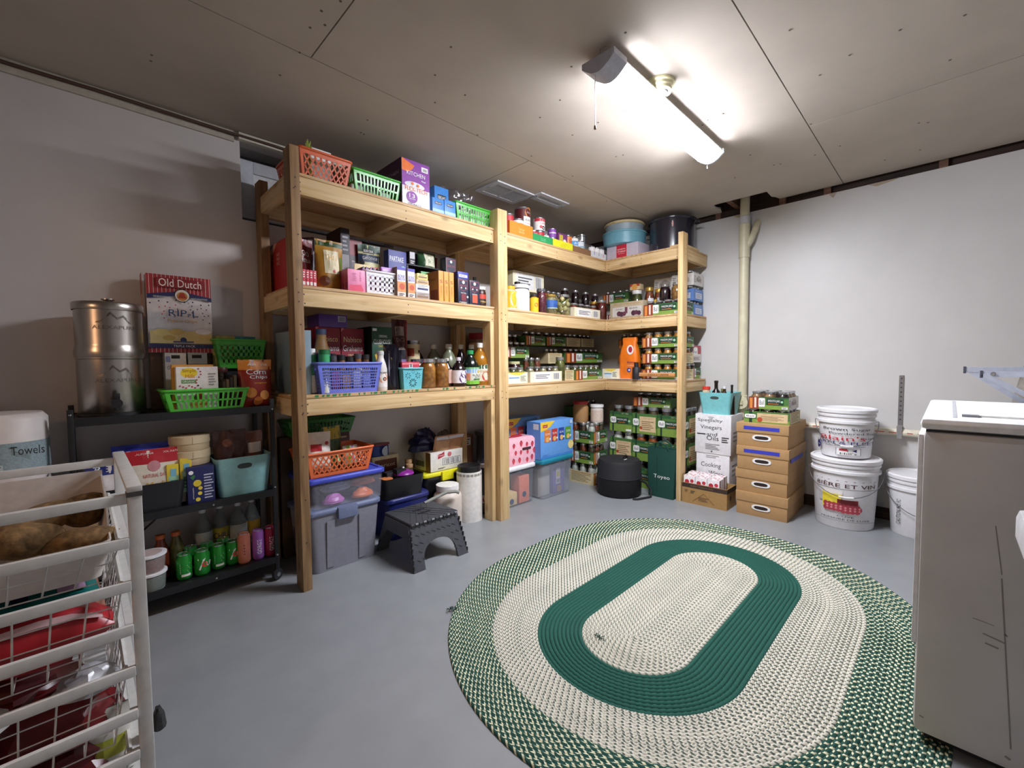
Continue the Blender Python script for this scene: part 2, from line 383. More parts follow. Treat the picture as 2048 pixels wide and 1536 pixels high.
for k in range(46):
    x = -2.72+k*.03+rnd.uniform(-.008, .008); w = rnd.uniform(.004, .014)
    if rnd.random() < .25: continue
    if abs(x+1.38) < .06: continue
    gp.add([(x-w, -.0045, DZ[2]-.012), (x+w*.6, -.0045, DZ[2]-.012), (x+w, -.0045, DZ[2]+.0003), (x-w*.8, -.0045, DZ[2]+.0003)], [(0,1,2,3)])
part('green_print', gp, mat('#2f7d45', .6), sh)['kind'] = 'stuff'
# ================================================================= shop light
LX0, LX1, LY, LZ = -1.98, -.76, -1.25, 2.385
sl = thing('shop_light', 'long white LED shop light hanging from the ceiling, switched on', 'light', ((LX0+LX1)/2, LY, LZ))
def halfpipe(x0, x1, w, h, n=10, zt=.035):
    mb = MB(); pr = [(-w/2, zt), (-w/2, .012)]+[(-w/2+w*i/n, .012-h*math.sin(PI*i/n)) for i in range(1, n)]+[(w/2, .012), (w/2, zt)]
    k = len(pr); mb.add([(x0, y, z) for y, z in pr]+[(x1, y, z) for y, z in pr], [(i, i+1, k+i+1, k+i) for i in range(k-1)]+[tuple(range(k)), tuple(reversed(range(k, 2*k)))]+[(0, k, 2*k-1, k-1)])
    return mb
hl = (LX1-LX0)/2
dif = part('diffuser', halfpipe(-hl+.1, hl-.018, .15, .034, zt=.015), emis('#f2f5ff', LED_STRENGTH), sl, sm=60)
capm = mat('#b9b9c4', .4)
part('end_cap', halfpipe(-hl, -hl+.1, .158, .042), capm, sl, sm=50); part('end_cap', halfpipe(hl-.018, hl, .156, .042), mat('#dfe2ee', .35), sl, sm=50)
part('housing', MB().box(-hl+.1, hl-.018, -.074, .074, .0155, .03), WHITE, sl, bev=.004)
part('pull_chain', MB().tube([(-hl+.01, .02, .0)]+[(-hl+.012, .02, -.02-.01*i) for i in range(22)], .0018, 6), mat('#d8d8d8', .3, .8), sl)
part('pull_knob', MB().lathe([(.001, -.252), (.006, -.25), (.005, -.238), (.002, -.232)], 10, -hl+.012, .02), mat('#7a5a50', .5), sl)
part('hook', MB().tube([(-hl+.02, 0, .035), (-hl+.02, 0, .07), (-hl+.05, -.05, .085), (-hl+.06, -.07, HC-LZ)], .002, 6), CHROME, sl)
part('chain', MB().tube([(-hl+.015+.012*i, .03-.012*i, .045+.007*i) for i in range(9)], .003, 5), CHROME, sl)
part('hook', MB().tube([(hl-.08, 0, .04), (hl-.1, -.03, .08), (hl-.13, -.04, HC-LZ)], .002, 6), CHROME, sl)
part('chain', MB().tube([(hl-.006, .02, .02), (hl-.004, .022, -.02), (hl-.008, .02, -.05)], .0025, 6), CHROME, sl)
# power cord: loop below one edge and onto the lamp holder
cp = []
for i in range(25):
    a = i/24*2*PI; cp.append((-.27+.05*math.cos(a)+.02*math.sin(2*a), .085+.012*math.sin(a), .035+.06*math.sin(a)-.02))
part('power_cord', MB().tube(cp, .004, 6, closed=True), mat('#c9c9d2', .4), sl, sm=60)
part('power_cord', MB().tube([(-.27, .09, .03), (-.25, .05, .06), (-.24, -.01, .075)], .004, 6), mat('#c9c9d2', .4), sl, sm=60)
part('switch_wire', MB().tube([(-hl+.09, -.01, -.03), (-hl+.16, .012, -.03), (-hl+.19, -.02, -.028), (-hl+.2, -.055, -.012)], .0014, 5), mat('#9aa09c', .4), sl)
lh = thing('lamp_holder', 'round cream porcelain lamp holder on the ceiling behind the shop light', 'lamp holder', (-1.56, -1.312, HC))
part('base', MB().lathe([(.07, 0), (.07, -.012), (.062, -.016), (.062, -.028), (.055, -.032), (.055, -.043), (.04, -.046)], 24), mat('#e6dfb4', .4), lh, sm=40)
part('socket', MB().lathe([(.04, -.046), (.036, -.049), (.02, -.05)], 20), mat('#a8a8a6', .4), lh, sm=40)
# warm bulb of the hallway beyond the west doorway
hb = thing('hall_bulb', 'warm bare bulb in the hallway beyond the doorway', 'light', (XW-.84, -1.62, 2.06))
part('bulb', MB().lathe([(.02, .06), (.05, .035), (.06, 0), (.05, -.035), (.02, -.058)], 16), emis('#ffa860', 14), hb, sm=60)
part('cord', MB().tube([(0, 0, .06), (0, 0, HC-2.06)], .004, 6), BLACK, hb)
pl = bpy.data.lights.new('hall_bulb_light', 'POINT'); pl.energy = WARM_POWER; pl.color = (1, .62, .36); pl.shadow_soft_size = .05
plo = bpy.data.objects.new('hall_bulb_light', pl); COL.objects.link(plo); plo.location = (XW-.72, -1.6, 2.06)
# ================================================================= braided rug
def rug():
    root = thing('braided_rug', 'large oval braided rug in dark green and cream on the floor', 'rug', (-1.548, -1.425, 0))
    pitch = .0172; R0, SX0, SX1 = .925, .407, .215
    def ring_pts(r, n):
        t = min(1, max(0, (r-.4)/(R0-.4))); s = SX0+(SX1-SX0)*t; per = 4*s+2*PI*r; out = []
        for i in range(n):
            L = per*i/n
            if L < 2*s: p = (-s+L, r); nn = (0, 1)
            elif L < 2*s+PI*r: a = PI/2-(L-2*s)/r; p = (s+r*math.cos(a), r*math.sin(a)); nn = (math.cos(a), math.sin(a))
            elif L < 4*s+PI*r: p = (s-(L-2*s-PI*r), -r); nn = (0, -1)
            else: a = -PI/2-(L-4*s-PI*r)/r; p = (-s+r*math.cos(a), r*math.sin(a)); nn = (math.cos(a), math.sin(a))
            out.append((p, nn, L))
        return out, per
    bands = [('inner_field', 0, .228, 'cream'), ('green_band', .228, .41, 'green'), ('outer_field', .41, .665, 'cream2'), ('border', .665, .926, 'check')]
    for name, ra, rb, kind in bands:
        vs = []; fs = []; uv = []
        k0 = int(round(ra/pitch)); k1 = int(round(rb/pitch))
        for k in range(k0, k1):
            r = (k+.5)*pitch; pts0, per = ring_pts(r, 8); cells = max(8, int(round(per/(.024 if kind != 'check' else .034)))); n = cells*3
            pts, per = ring_pts(r, n); o = len(vs)
            prof = [(-.5, .001), (-.36, .0075), (0, .0105), (.36, .0075), (.5, .001)]
            for i, (p, nn, L) in enumerate(pts):
                ph = 2*PI*i/3.0
                for j, (q, z) in enumerate(prof):
                    bz = .0016*math.cos(ph+(k % 2)*PI+j*1.3) if 0 < j < 4 else 0
                    d = q*pitch; vs.append((p[0]+nn[0]*d, p[1]+nn[1]*d, z+bz))
            for i in range(n):
                i2 = (i+1) % n
                for j in range(4):
                    fs.append((o+i*5+j, o+i*5+j+1, o+i2*5+j+1, o+i2*5+j))
                    for (ii, jj) in ((i, j), (i, j+1), (i+1, j+1), (i+1, j)): uv.append((ii/3.0, k+jj/4.0))
        me = bpy.data.meshes.new(name); me.from_pydata(vs, [], fs)
        ul = me.uv_layers.new(name='braid'); flat = [c for q in uv for c in q]; ul.data.foreach_set('uv', flat)
        me.polygons.foreach_set('use_smooth', [True]*len(fs)); me.update()
        m = bpy.data.materials.new('braid_'+kind); m.use_nodes = True; nt = m.node_tree; L_ = nt.links; b = nt.nodes['Principled BSDF']; b.inputs['Roughness'].default_value = .9
        tcn = nt.nodes.new('ShaderNodeUVMap'); tcn.uv_map = 'braid'
        sx = nt.nodes.new('ShaderNodeSeparateXYZ'); L_.new(tcn.outputs[0], sx.inputs[0])
        def math_(op, a, bb=None):
            q = nt.nodes.new('ShaderNodeMath'); q.operation = op
            for i_, val in enumerate((a, bb)):
                if val is None: continue
                if isinstance(val, (int, float)): q.inputs[i_].default_value = val
                else: L_.new(val, q.inputs[i_])
            return q.outputs[0]
        row = math_('FLOOR', sx.outputs[1]); fr_ = math_('SUBTRACT', sx.outputs[1], row); half = math_('GREATER_THAN', fr_, .5)
        zig = math_('MULTIPLY', half, .5)
        skew = math_('MULTIPLY', math_('ABSOLUTE', math_('SUBTRACT', fr_, .5)), .9)
        ph = math_('FRACT', math_('ADD', math_('ADD', sx.outputs[0], zig), math_('ADD', skew, math_('MULTIPLY', row, .382))))
        nz = nt.nodes.new('ShaderNodeTexNoise'); nz.inputs['Scale'].default_value = 9; L_.new(tcn.outputs[0], nz.inputs['Vector'])
        th = {'cream': .32, 'cream2': .33, 'green': 2.0, 'check': .71}[kind]
        sel = math_('LESS_THAN', ph, math_('ADD', math_('MULTIPLY', math_('SUBTRACT', nz.outputs['Fac'], .5), .25), th))
        mx = nt.nodes.new('ShaderNodeMix'); mx.data_type = 'RGBA'; L_.new(sel, mx.inputs['Factor'])
        ca = {'cream': '#c9c4b4', 'cream2': '#cdc8b8', 'green': '#17594a', 'check': '#ddd8b6'}[kind]; cbb = {'cream': '#767c70', 'cream2': '#59635a', 'green': '#144f42', 'check': '#1b483e'}[kind]
        mx.inputs['A'].default_value = (*srgb(ca), 1); mx.inputs['B'].default_value = (*srgb(cbb), 1)
        nz2 = nt.nodes.new('ShaderNodeTexNoise'); nz2.inputs['Scale'].default_value = 5; tco = nt.nodes.new('ShaderNodeTexCoord'); L_.new(tco.outputs['Object'], nz2.inputs['Vector'])
        hv = nt.nodes.new('ShaderNodeHueSaturation'); L_.new(mx.outputs['Result'], hv.inputs['Color'])
        L_.new(math_('ADD', math_('MULTIPLY', nz2.outputs['Fac'], .3), .85), hv.inputs['Value']); L_.new(hv.outputs[0], b.inputs['Base Color'])
        link(name, me, m, root)
    fz = MB(); rr2 = random.Random(5)
    for (x, y) in ((-.83, .72), (-.82, .70), (-.52, .1)):
        for _ in range(8):
            a = rr2.uniform(0, 6.28); l = rr2.uniform(.012, .03)
            fz.tube([(x, y, .008), (x+l*.6*math.cos(a), y+l*.6*math.sin(a), .016), (x+l*math.cos(a), y+l*math.sin(a), .012)], .0016, 4)
    part('loose_yarn', fz, mat('#24463a', .9), root)['kind'] = 'stuff'
rug()
# ================================================================= washer, tub, airer
wa = thing('washing_machine', 'scuffed white top-loading washing machine at the right edge', 'washer', (-1.41, -2.62, 0))
wx, wy = .41, .36
WM = mat('#c8c6c4', .35, var=.03, scale=9)  # white cabinet toned down to grey: its shade is put into the colour
part('cabinet', MB().box(-wx, wx, -wy, wy-.006, .036, .942), WM, wa, bev=.018)
part('toe_base', MB().box(-wx+.03, wx-.03, -wy+.03, wy-.03, .014, .036), BLACK, wa)
tp = MB().box(-wx-.004, wx+.004, -wy-.004, wy, .947, .98); part('top_panel', tp, mat('#efefee', .3), wa, bev=.014)
part('seam', MB().box(-wx+.012, wx-.012, -wy+.01, wy-.012, .940, .949), BLACK, wa)
ld = part('lid', MB().box(-wx+.12, wx-.1, -wy+.06, wy-.09, .978, .986), mat('#f4f4f4', .3), wa, bev=.006)
part('lid_recess', MB().box(-wx+.06, wx-.05, wy-.075, wy-.066, .9795, .9812), mat('#b8bac0', .4), wa)
part('lid_recess', MB().box(-wx+.1, -wx+.13, wy-.12, wy-.085, .9795, .9865), mat('#8f9298', .4), wa)
part('lit_edge', MB().box(-wx+.012, wx-.02, wy-.008, wy+.004, .3, .93), mat('#e6e6e8', .35), wa, bev=.003)  # pale strip added for the light caught on the rounded corner
scf = MB()
for (y0, z0, y1, z1, w) in ((.18, .41, .175, .405, .002), (.22, .395, .18, .385, .0016), (.215, .37, .19, .365, .0022), (.19, .56, .16, .10, .0016), (.205, .70, .19, .57, .0012), (.34, .09, .33, .088, .002), (.17, .075, .16, .07, .003), (.14, .06, .06, .04, .0015), (.24, .43, .20, .425, .001)):
    dy, dz = y1-y0, z1-z0; l = math.hypot(dy, dz); nx, nz_ = -dz/l*w, dy/l*w
    scf.add([(-wx-.0006, y0-nx, z0-nz_), (-wx-.0006, y1-nx, z1-nz_), (-wx-.0006, y1+nx, z1+nz_), (-wx-.0006, y0+nx, z0+nz_)], [(0,1,2,3)])
part('scuff_marks', scf, mat('#8f8c8a', .7), wa)
lt = thing('laundry_tub', 'white laundry tub, only a rim corner showing at right', 'sink', (-2.95, -2.685, 0))
rim = MB()
for (a, b, c, d) in ((-.3, .3, .24, .3), (-.3, .3, -.3, -.24), (-.3, -.24, -.24, .24), (.24, .3, -.24, .24)): rim.box(a, b, c, d, .897, .947)
part('rim', rim, mat('#f0eff2', .3), lt, bev=.012)
part('basin', MB().frustum(.46, .46, .5, .5, .5, .9), mat('#e8e7ea', .35), lt, bev=.01)
for sx_ in (-1, 1):
    for sy_ in (-1, 1): part('leg', MB().box(sx_*.24-.02, sx_*.24+.02, sy_*.24-.02, sy_*.24+.02, 0, .9), WHITE, lt)
ar = thing('clothes_airer', 'folded pale blue metal clothes airer behind the washing machine', 'clothes airer', (-.6, -2.5, 0))
ab = mat('#c3cbdc', .3, .3)
ax = MB
part('arm', MB().bar((0, .135, 1.10), (0, -.5, 1.10), .024, .024), ab, ar); part('arm', MB().bar((-.12, .085, 1.083), (-.12, -.5, 1.083), .024, .024), ab, ar)
part('brace', MB().bar((0, .12, 1.098), (.0, -.24, .8), .022, .022), ab, ar); part('brace', MB().bar((-.12, .08, 1.083), (-.12, -.17, .91), .03, .02), ab, ar)
part('leg', MB().bar((0, -.24, .8), (0, .1, 0), .022, .022), ab, ar); part('leg', MB().bar((-.12, -.17, .91), (-.12, -.55, 0), .022, .022), ab, ar)
part('end_cap', MB().box(-.014, .014, .13, .139, 1.083, 1.115), mat('#4a4c5c', .5), ar); part('end_cap', MB().box(-.135, -.106, .08, .089, 1.066, 1.098), mat('#4a4c5c', .5), ar)
part('rivet', MB().lathe([(.009, 0), (.006, .004)], 10), CHROME, ar, loc=(-.138, .05, 1.083), rot=(0, -PI/2, 0))
jg = thing('detergent_jug', 'white jug on the washing machine top at the right edge', 'jug', (-1.2, -2.62, .986))
part('body', MB().lathe([(.05, 0), (.085, .004), (.09, .05), (.075, .1), (.04, .13), (.03, .15)], 24), mat('#f4f4f6', .3), jg, sm=50)
part('cap', MB().lathe([(.034, .15), (.034, .175), (.03, .178)], 20), mat('#e4e4ea', .4), jg, sm=40)
cl = MB(); n = 12
vs = []; 
for i in range(n+1):
    for j in range(n+1):
        z = .25+j/n*1.15; t = j/n
        x = .33-.06*t+.03*math.sin(i*1.3+j*.5); y = -2.98+(.52-.22*t)*i/n
        vs.append((x, y, z))
cl.add(vs, [(i*(n+1)+j, (i+1)*(n+1)+j, (i+1)*(n+1)+j+1, i*(n+1)+j+1) for i in range(n) for j in range(n)])
clo = part('hanging_cloth', cl, mat('#9c958c', .9, var=.1), None, sm=70); clo.modifiers.new('thick', 'SOLIDIFY').thickness = .012
tag(clo, 'grey brown cloth hanging against the wall beyond the washer', 'cloth')
kn = thing('wall_hook', 'grey rubber tipped hook on the right wall', 'hook', (XR, -2.63, 1.53))
part('peg', MB().lathe([(.012, 0), (.012, .05), (.018, .052), (.018, .085), (.012, .092)], 14), mat('#8d938a', .5), kn, sm=40, rot=(PI/2-.2, 0, -PI/2+.9))
# ================================================================= pipes on the right wall
PVC = mat('#d9d2b4', .4, var=.05, scale=12)
dp = thing('drain_pipe', 'cream PVC drain pipe running from floor to ceiling hole', 'pipe', (XR-.065, -1.065, 0))
part('pipe', MB().lathe([(.036, .0), (.036, 2.56)], 24), PVC, dp, sm=40)
for z0, z1 in ((2.02, 2.3), (.72, .86)): part('fitting', MB().lathe([(.042, z0), (.042, z1-.004), (.038, z1)], 24), PVC, dp, sm=40)
part('fitting', MB().lathe([(.041, 2.3), (.041, 2.36), (.037, 2.364)], 24), mat('#cfcfd2', .4), dp, sm=40)
part('branch', MB().tube([(0, 0, 2.08), (.0, -.05, 2.16), (.02, -.075, 2.24), (.05, -.08, 2.3), (.1, -.08, 2.33)], .026, 12), PVC, dp, sm=60)
cob = part('cleanout', MB().lathe([(.05, 0), (.05, .02), (.056, .022), (.056, .034)], 24), PVC, dp, sm=40, loc=(-.036, 0, .8), rot=(0, -PI/2, .25))
part('plug', MB().box(-.018, .018, -.018, .018, .034, .046), mat('#c9bf9c', .4), cob)
hp = thing('water_pipe', 'cream PVC pipe with red print running low along the right wall', 'pipe', (XR-.03, -1.9, .64))
part('pipe', MB().lathe([(.026, -1.2), (.026, .62)], 16), mat('#e6dfc9', .4), hp, sm=40, rot=(-PI/2, 0, 0))
rp = MB()
for k in range(16): 
    y = -.7+.075*k; rp.add([(-.0263, y, .004), (-.0263, y+.05-.02*(k % 3 == 0), .004), (-.0258, y+.05-.02*(k % 3 == 0), -.003), (-.0258, y, -.003)], [(0,1,2,3)])
part('red_print', rp, mat('#c96a5c', .6), hp)['kind'] = 'stuff'
st = thing('hanger_strap', 'perforated galvanised steel strap holding the low wall pipe', 'strap', (XR-.004, -2.08, .6))
GAL = mat('#9a9ca0', .35, .8)
part('strap', MB().box(-.002, .001, -.013, .013, .08, .44), GAL, st); part('clamp', MB().box(-.06, -.056, -.014, .014, .0, .09).box(-.058, .0, -.014, .014, .082, .086).box(-.058, 0, -.014, .014, .004, .008), mat('#c4c6ca', .3, .8), st)
o_ = MB()
for k in range(10): o_.add([(-.0026, .005*math.cos(a*PI/4), .13+k*.032+.005*math.sin(a*PI/4)) for a in range(8)], [tuple(range(8))])
part('strap_holes', o_, mat('#33343a', .6), st)['kind'] = 'stuff'

# ================================================================= builders for the goods
ORD = ['leftmost', 'second', 'third', 'fourth', 'fifth', 'sixth', 'seventh', 'eighth', 'ninth', 'tenth', 'eleventh', 'twelfth', 'thirteenth', 'last']
RZ = -PI/2                                           # things on the right run face -x
def pill(face_u0, face_u1, v0, v1, n=5):
    pts = []; r = min(face_u1-face_u0, v1-v0)*.28
    for cx, cy, a0 in ((face_u1-r, v1-r, 0), (face_u0+r, v1-r, 90), (face_u0+r, v0+r, 180), (face_u1-r, v0+r, 270)):
        for k in range(n): a = math.radians(a0+90*k/(n-1)); pts.append((cx+r*math.cos(a), cy+r*math.sin(a)))
    return pts
def cyl_map(r, gap=.0006):                           # decorate() onto a cylinder facing -y; u spans pi*r of arc
    def mk(face, w, d, h, out):
        R = r+out
        def Fm(u, v, n=0):
            a = -PI/2+(u-w/2)/r
            return ((R+n)*math.cos(a), (R+n)*math.sin(a), v)
        return Fm
    return mk
def wrap(parent, r, z0, z1, decos, rot=0):           # label on a round thing; u: 0..1 over the half facing front
    e = parent
    def mk(face, w, d, h, out):
        R = r+out
        def Fm(u, v, n=0):
            a = -PI/2+rot+(u-w/2)/r
            return (R*math.cos(a), R*math.sin(a), z0+v)
        return Fm
    decorate(e, PI*r, PI*r, z1-z0, decos, mapf=mk)
# ---- baskets
def basket(name, label, loc, w, d, h, m, pattern='slots', rotz=0, taper=.82, group=None, rim=.012, th=.003):
    t = thing(name, label, 'basket', loc, rotz, group)
    wb, db = w*taper, d*taper
    cor0 = [(-wb/2, -db/2), (wb/2, -db/2), (wb/2, db/2), (-wb/2, db/2)]; cor1 = [(-w/2, -d/2), (w/2, -d/2), (w/2, d/2), (-w/2, d/2)]
    part('base', MB().box(-wb/2, wb/2, -db/2, db/2, 0, .004), m, t)
    for s in range(4):
        a0, b0, a1, b1 = cor0[s], cor0[(s+1) % 4], cor1[s], cor1[(s+1) % 4]
        L = math.hypot(b1[0]-a1[0], b1[1]-a1[1])
        ex = Vector((b0[0]-a0[0], b0[1]-a0[1], 0)).normalized(); nrm = Vector((-ex.y, ex.x, 0))  # inward
        def P(u, v, off=0):
            p = Vector(((a0[0]+(b0[0]-a0[0])*u)*(1-v)+(a1[0]+(b1[0]-a1[0])*u)*v, (a0[1]+(b0[1]-a0[1])*u)*(1-v)+(a1[1]+(b1[1]-a1[1])*u)*v, h*v))
            return p+nrm*off
        mb = MB()
        def quad(q):
            mb.add([P(*x) for x in q]+[P(*x, th) for x in q], [(0,1,2,3),(7,6,5,4),(0,4,5,1),(1,5,6,2),(2,6,7,3),(3,7,4,0)])
        def rectq(u0, u1, v0, v1): quad([(u0,v0),(u1,v0),(u1,v1),(u0,v1)])
        eu = .06 if L > .2 else .1
        if pattern == 'solid': rectq(0, 1, 0, 1)
        else:
            rectq(0, eu, 0, 1); rectq(1-eu, 1, 0, 1); rectq(eu, 1-eu, 0, .14); rectq(eu, 1-eu, .84, 1)
            u0, u1, v0, v1 = eu, 1-eu, .14, .84
            if pattern == 'slots':
                rectq(u0, u1, .45, .53); n = max(3, int(L/.024)); bw = .38/n*(u1-u0)
                for k in range(1, n): u = u0+(u1-u0)*k/n; rectq(u-bw/2, u+bw/2, v0, v1)
            elif pattern == 'grid':
                n = max(3, int(L/.0145)); mrow = max(2, int(h*.7/.016)); bw = .2/n
                for k in range(1, n): u = u0+(u1-u0)*k/n; rectq(u-bw/2, u+bw/2, v0, v1)
                for k in range(1, mrow): v = v0+(v1-v0)*k/mrow; rectq(u0, u1, v-.018, v+.018)
            elif pattern == 'squares':
                n = max(2, int(L/.03)); bw = .55/n
                for k in range(0, n+1): u = u0+(u1-u0)*k/n; rectq(max(u0, u-bw/2), min(u1, u+bw/2), v0, v1)
                for k in range(0, 4): v = v0+(v1-v0)*k/3; rectq(u0, u1, max(v0, v-.055), min(v1, v+.055))
            elif pattern == 'diamond':
                n = max(3, int(round(L/.034))); bw = .3/n*(u1-u0)
                dv = 2.2*(v1-v0)
                su = (u1-u0)/n; k = -3
                for k in range(-3, n+1):
                    for sg in (1, -1):
                        ua = u0+su*(k if sg > 0 else k+2.2); ub = u0+su*(k+2.2 if sg > 0 else k); va, vb = v0, v1
                        # clip to [u0,u1]
                        def clip(ua, ub, va, vb):
                            if ua > ub: r_ = clip(ub, ua, vb, va); return r_ and (r_[1], r_[0], r_[3], r_[2])
                            if ub <= u0 or ua >= u1: return None
                            if ua < u0: va = va+(vb-va)*(u0-ua)/(ub-ua); ua = u0
                            if ub > u1: vb = va+(vb-va)*(u1-ua)/(ub-ua); ub = u1
                            return ua, ub, va, vb
                        c = clip(ua, ub, va, vb)
                        if not c: continue
                        ua, ub, va, vb = c; quad([(ua-bw/2, va), (ua+bw/2, va), (ub+bw/2, vb), (ub-bw/2, vb)])
        part('basket_wall', mb, m, t)
    r = MB(); W, D = w/2, d/2
    pts = []
    for cx, cy, a0 in ((W-.015, D-.015, 0), (-W+.015, D-.015, 90), (-W+.015, -D+.015, 180), (W-.015, -D+.015, 270)):
        for k in range(4): a = math.radians(a0+30*k); pts.append((cx+.018*math.cos(a), cy+.018*math.sin(a), h))
    part('rim', MB().tube(pts, rim/2, 6, closed=True), m, t, sm=60)
    return t
# ---- jars
JM = {}
def jar_mesh(h, r, cm, lm, fill):
    key = (h, r, cm.name if cm else None, lm.name, fill)
    if key in JM: return JM[key]
    n = 14
    g = MB().lathe([(r*.86, 0), (r, h*.04), (r, h*.68), (r*.84, h*.8), (r*.76, h*.84), (r*.76, h*.93)], n, caps=False).mesh('glass'); smooth(g, 60); g.materials.append(GLASS)
    c = None
    if cm:
        q = r*.95
        pr = [(q*.86, h*.015), (q, h*.05), (q, h*.68*min(1, fill*1.15))]+([(q*.82, h*.8), (q*.74, h*.86)] if fill > .8 else [])
        c = MB().lathe(pr, n).mesh('contents'); smooth(c, 60); c.materials.append(cm)
    l = MB().lathe([(r*.8, h*.87), (r*.82, h*.89), (r*.82, h*.985), (r*.76, h), (r*.02, h*1.002)], n, caps=False).mesh('lid'); smooth(l, 40); l.materials.append(lm)
    JM[key] = (g, c, l)
    return JM[key]
LIDM = mat('#c4c6c8', .25, .85, var=.02); GOLD = mat('#d0a850', .3, .7); LIDW = mat('#ecebe8', .4); LIDB = mat('#1d1d20', .45)
def jar(label, loc, h, r, cm, lm=LIDM, fill=.92, group=None, cat='jar', name='jar', rotz=0):
    t = thing(name, label, cat, loc, rotz, group)
    g, c, l = jar_mesh(h, r, cm, lm, fill)
    link('glass', g, None, t); link('lid', l, None, t)
    if c: link('contents', c, None, t)
    return t
def lumpy(h1, h2, scale=60, rough=.45):                    # preserved food seen through glass
    key = ('lumpy', h1, h2, scale)
    if key in MATS: return MATS[key]
    m = bpy.data.materials.new('food_'+h1.strip('#')); m.use_nodes = True; nt = m.node_tree; b = nt.nodes['Principled BSDF']; b.inputs['Roughness'].default_value = rough
    tc = nt.nodes.new('ShaderNodeTexCoord'); v = nt.nodes.new('ShaderNodeTexVoronoi'); v.inputs['Scale'].default_value = scale
    nt.links.new(tc.outputs['Object'], v.inputs['Vector']); r = nt.nodes.new('ShaderNodeValToRGB')
    r.color_ramp.elements[0].color = (*srgb(h1), 1); r.color_ramp.elements[1].color = (*srgb(h2), 1); r.color_ramp.elements[1].position = .75
    nt.links.new(v.outputs['Distance'], r.inputs['Fac']); nt.links.new(r.outputs['Color'], b.inputs['Base Color'])
    bp = nt.nodes.new('ShaderNodeBump'); bp.inputs['Strength'].default_value = .5; bp.inputs['Distance'].default_value = .004
    nt.links.new(v.outputs['Distance'], bp.inputs['Height']); nt.links.new(bp.outputs['Normal'], b.inputs['Normal'])
    MATS[key] = m
    return m
FD = {'peach': lumpy('#e8a040', '#b06a18', 45), 'apple': lumpy('#d09a58', '#a06a30', 40), 'tomato': lumpy('#8c2416', '#5c140c', 50), 'berry': lumpy('#3c1020', '#1e060e', 70), 'grape': mat('#2a0c1c', .3),
      'pickle': lumpy('#6e7030', '#44481a', 45), 'bean': lumpy('#5c3a22', '#2e1a10', 120), 'dry': lumpy('#7a5a3c', '#3a2818', 140), 'pale': lumpy('#c8bc90', '#94845a', 50), 'herb': lumpy('#4e5630', '#2a2e1a', 110), 'sauce': lumpy('#a8502a', '#7a3216', 60, .4),
      'white': mat('#e8e4dc', .7), 'carrot': lumpy('#d8702a', '#a84a14', 60), 'applesauce': mat('#a87a54', .5), 'olive': lumpy('#8a8a3c', '#5a5a22', 38), 'jam': mat('#40081a', .25), 'brownrice': lumpy('#4a3020', '#2c1a10', 160)}
GR2 = mat('#2c5c34', .5); GRD = mat('#173a2a', .5); GRL = mat('#7d9c44', .5); TAN = mat('#d6c79c', .6); JPIC = mat('#8a3a22', .55); JPIC2 = mat('#d88a3c', .55); INK = mat('#26241f', .7); ORL = mat('#d8783a', .6)
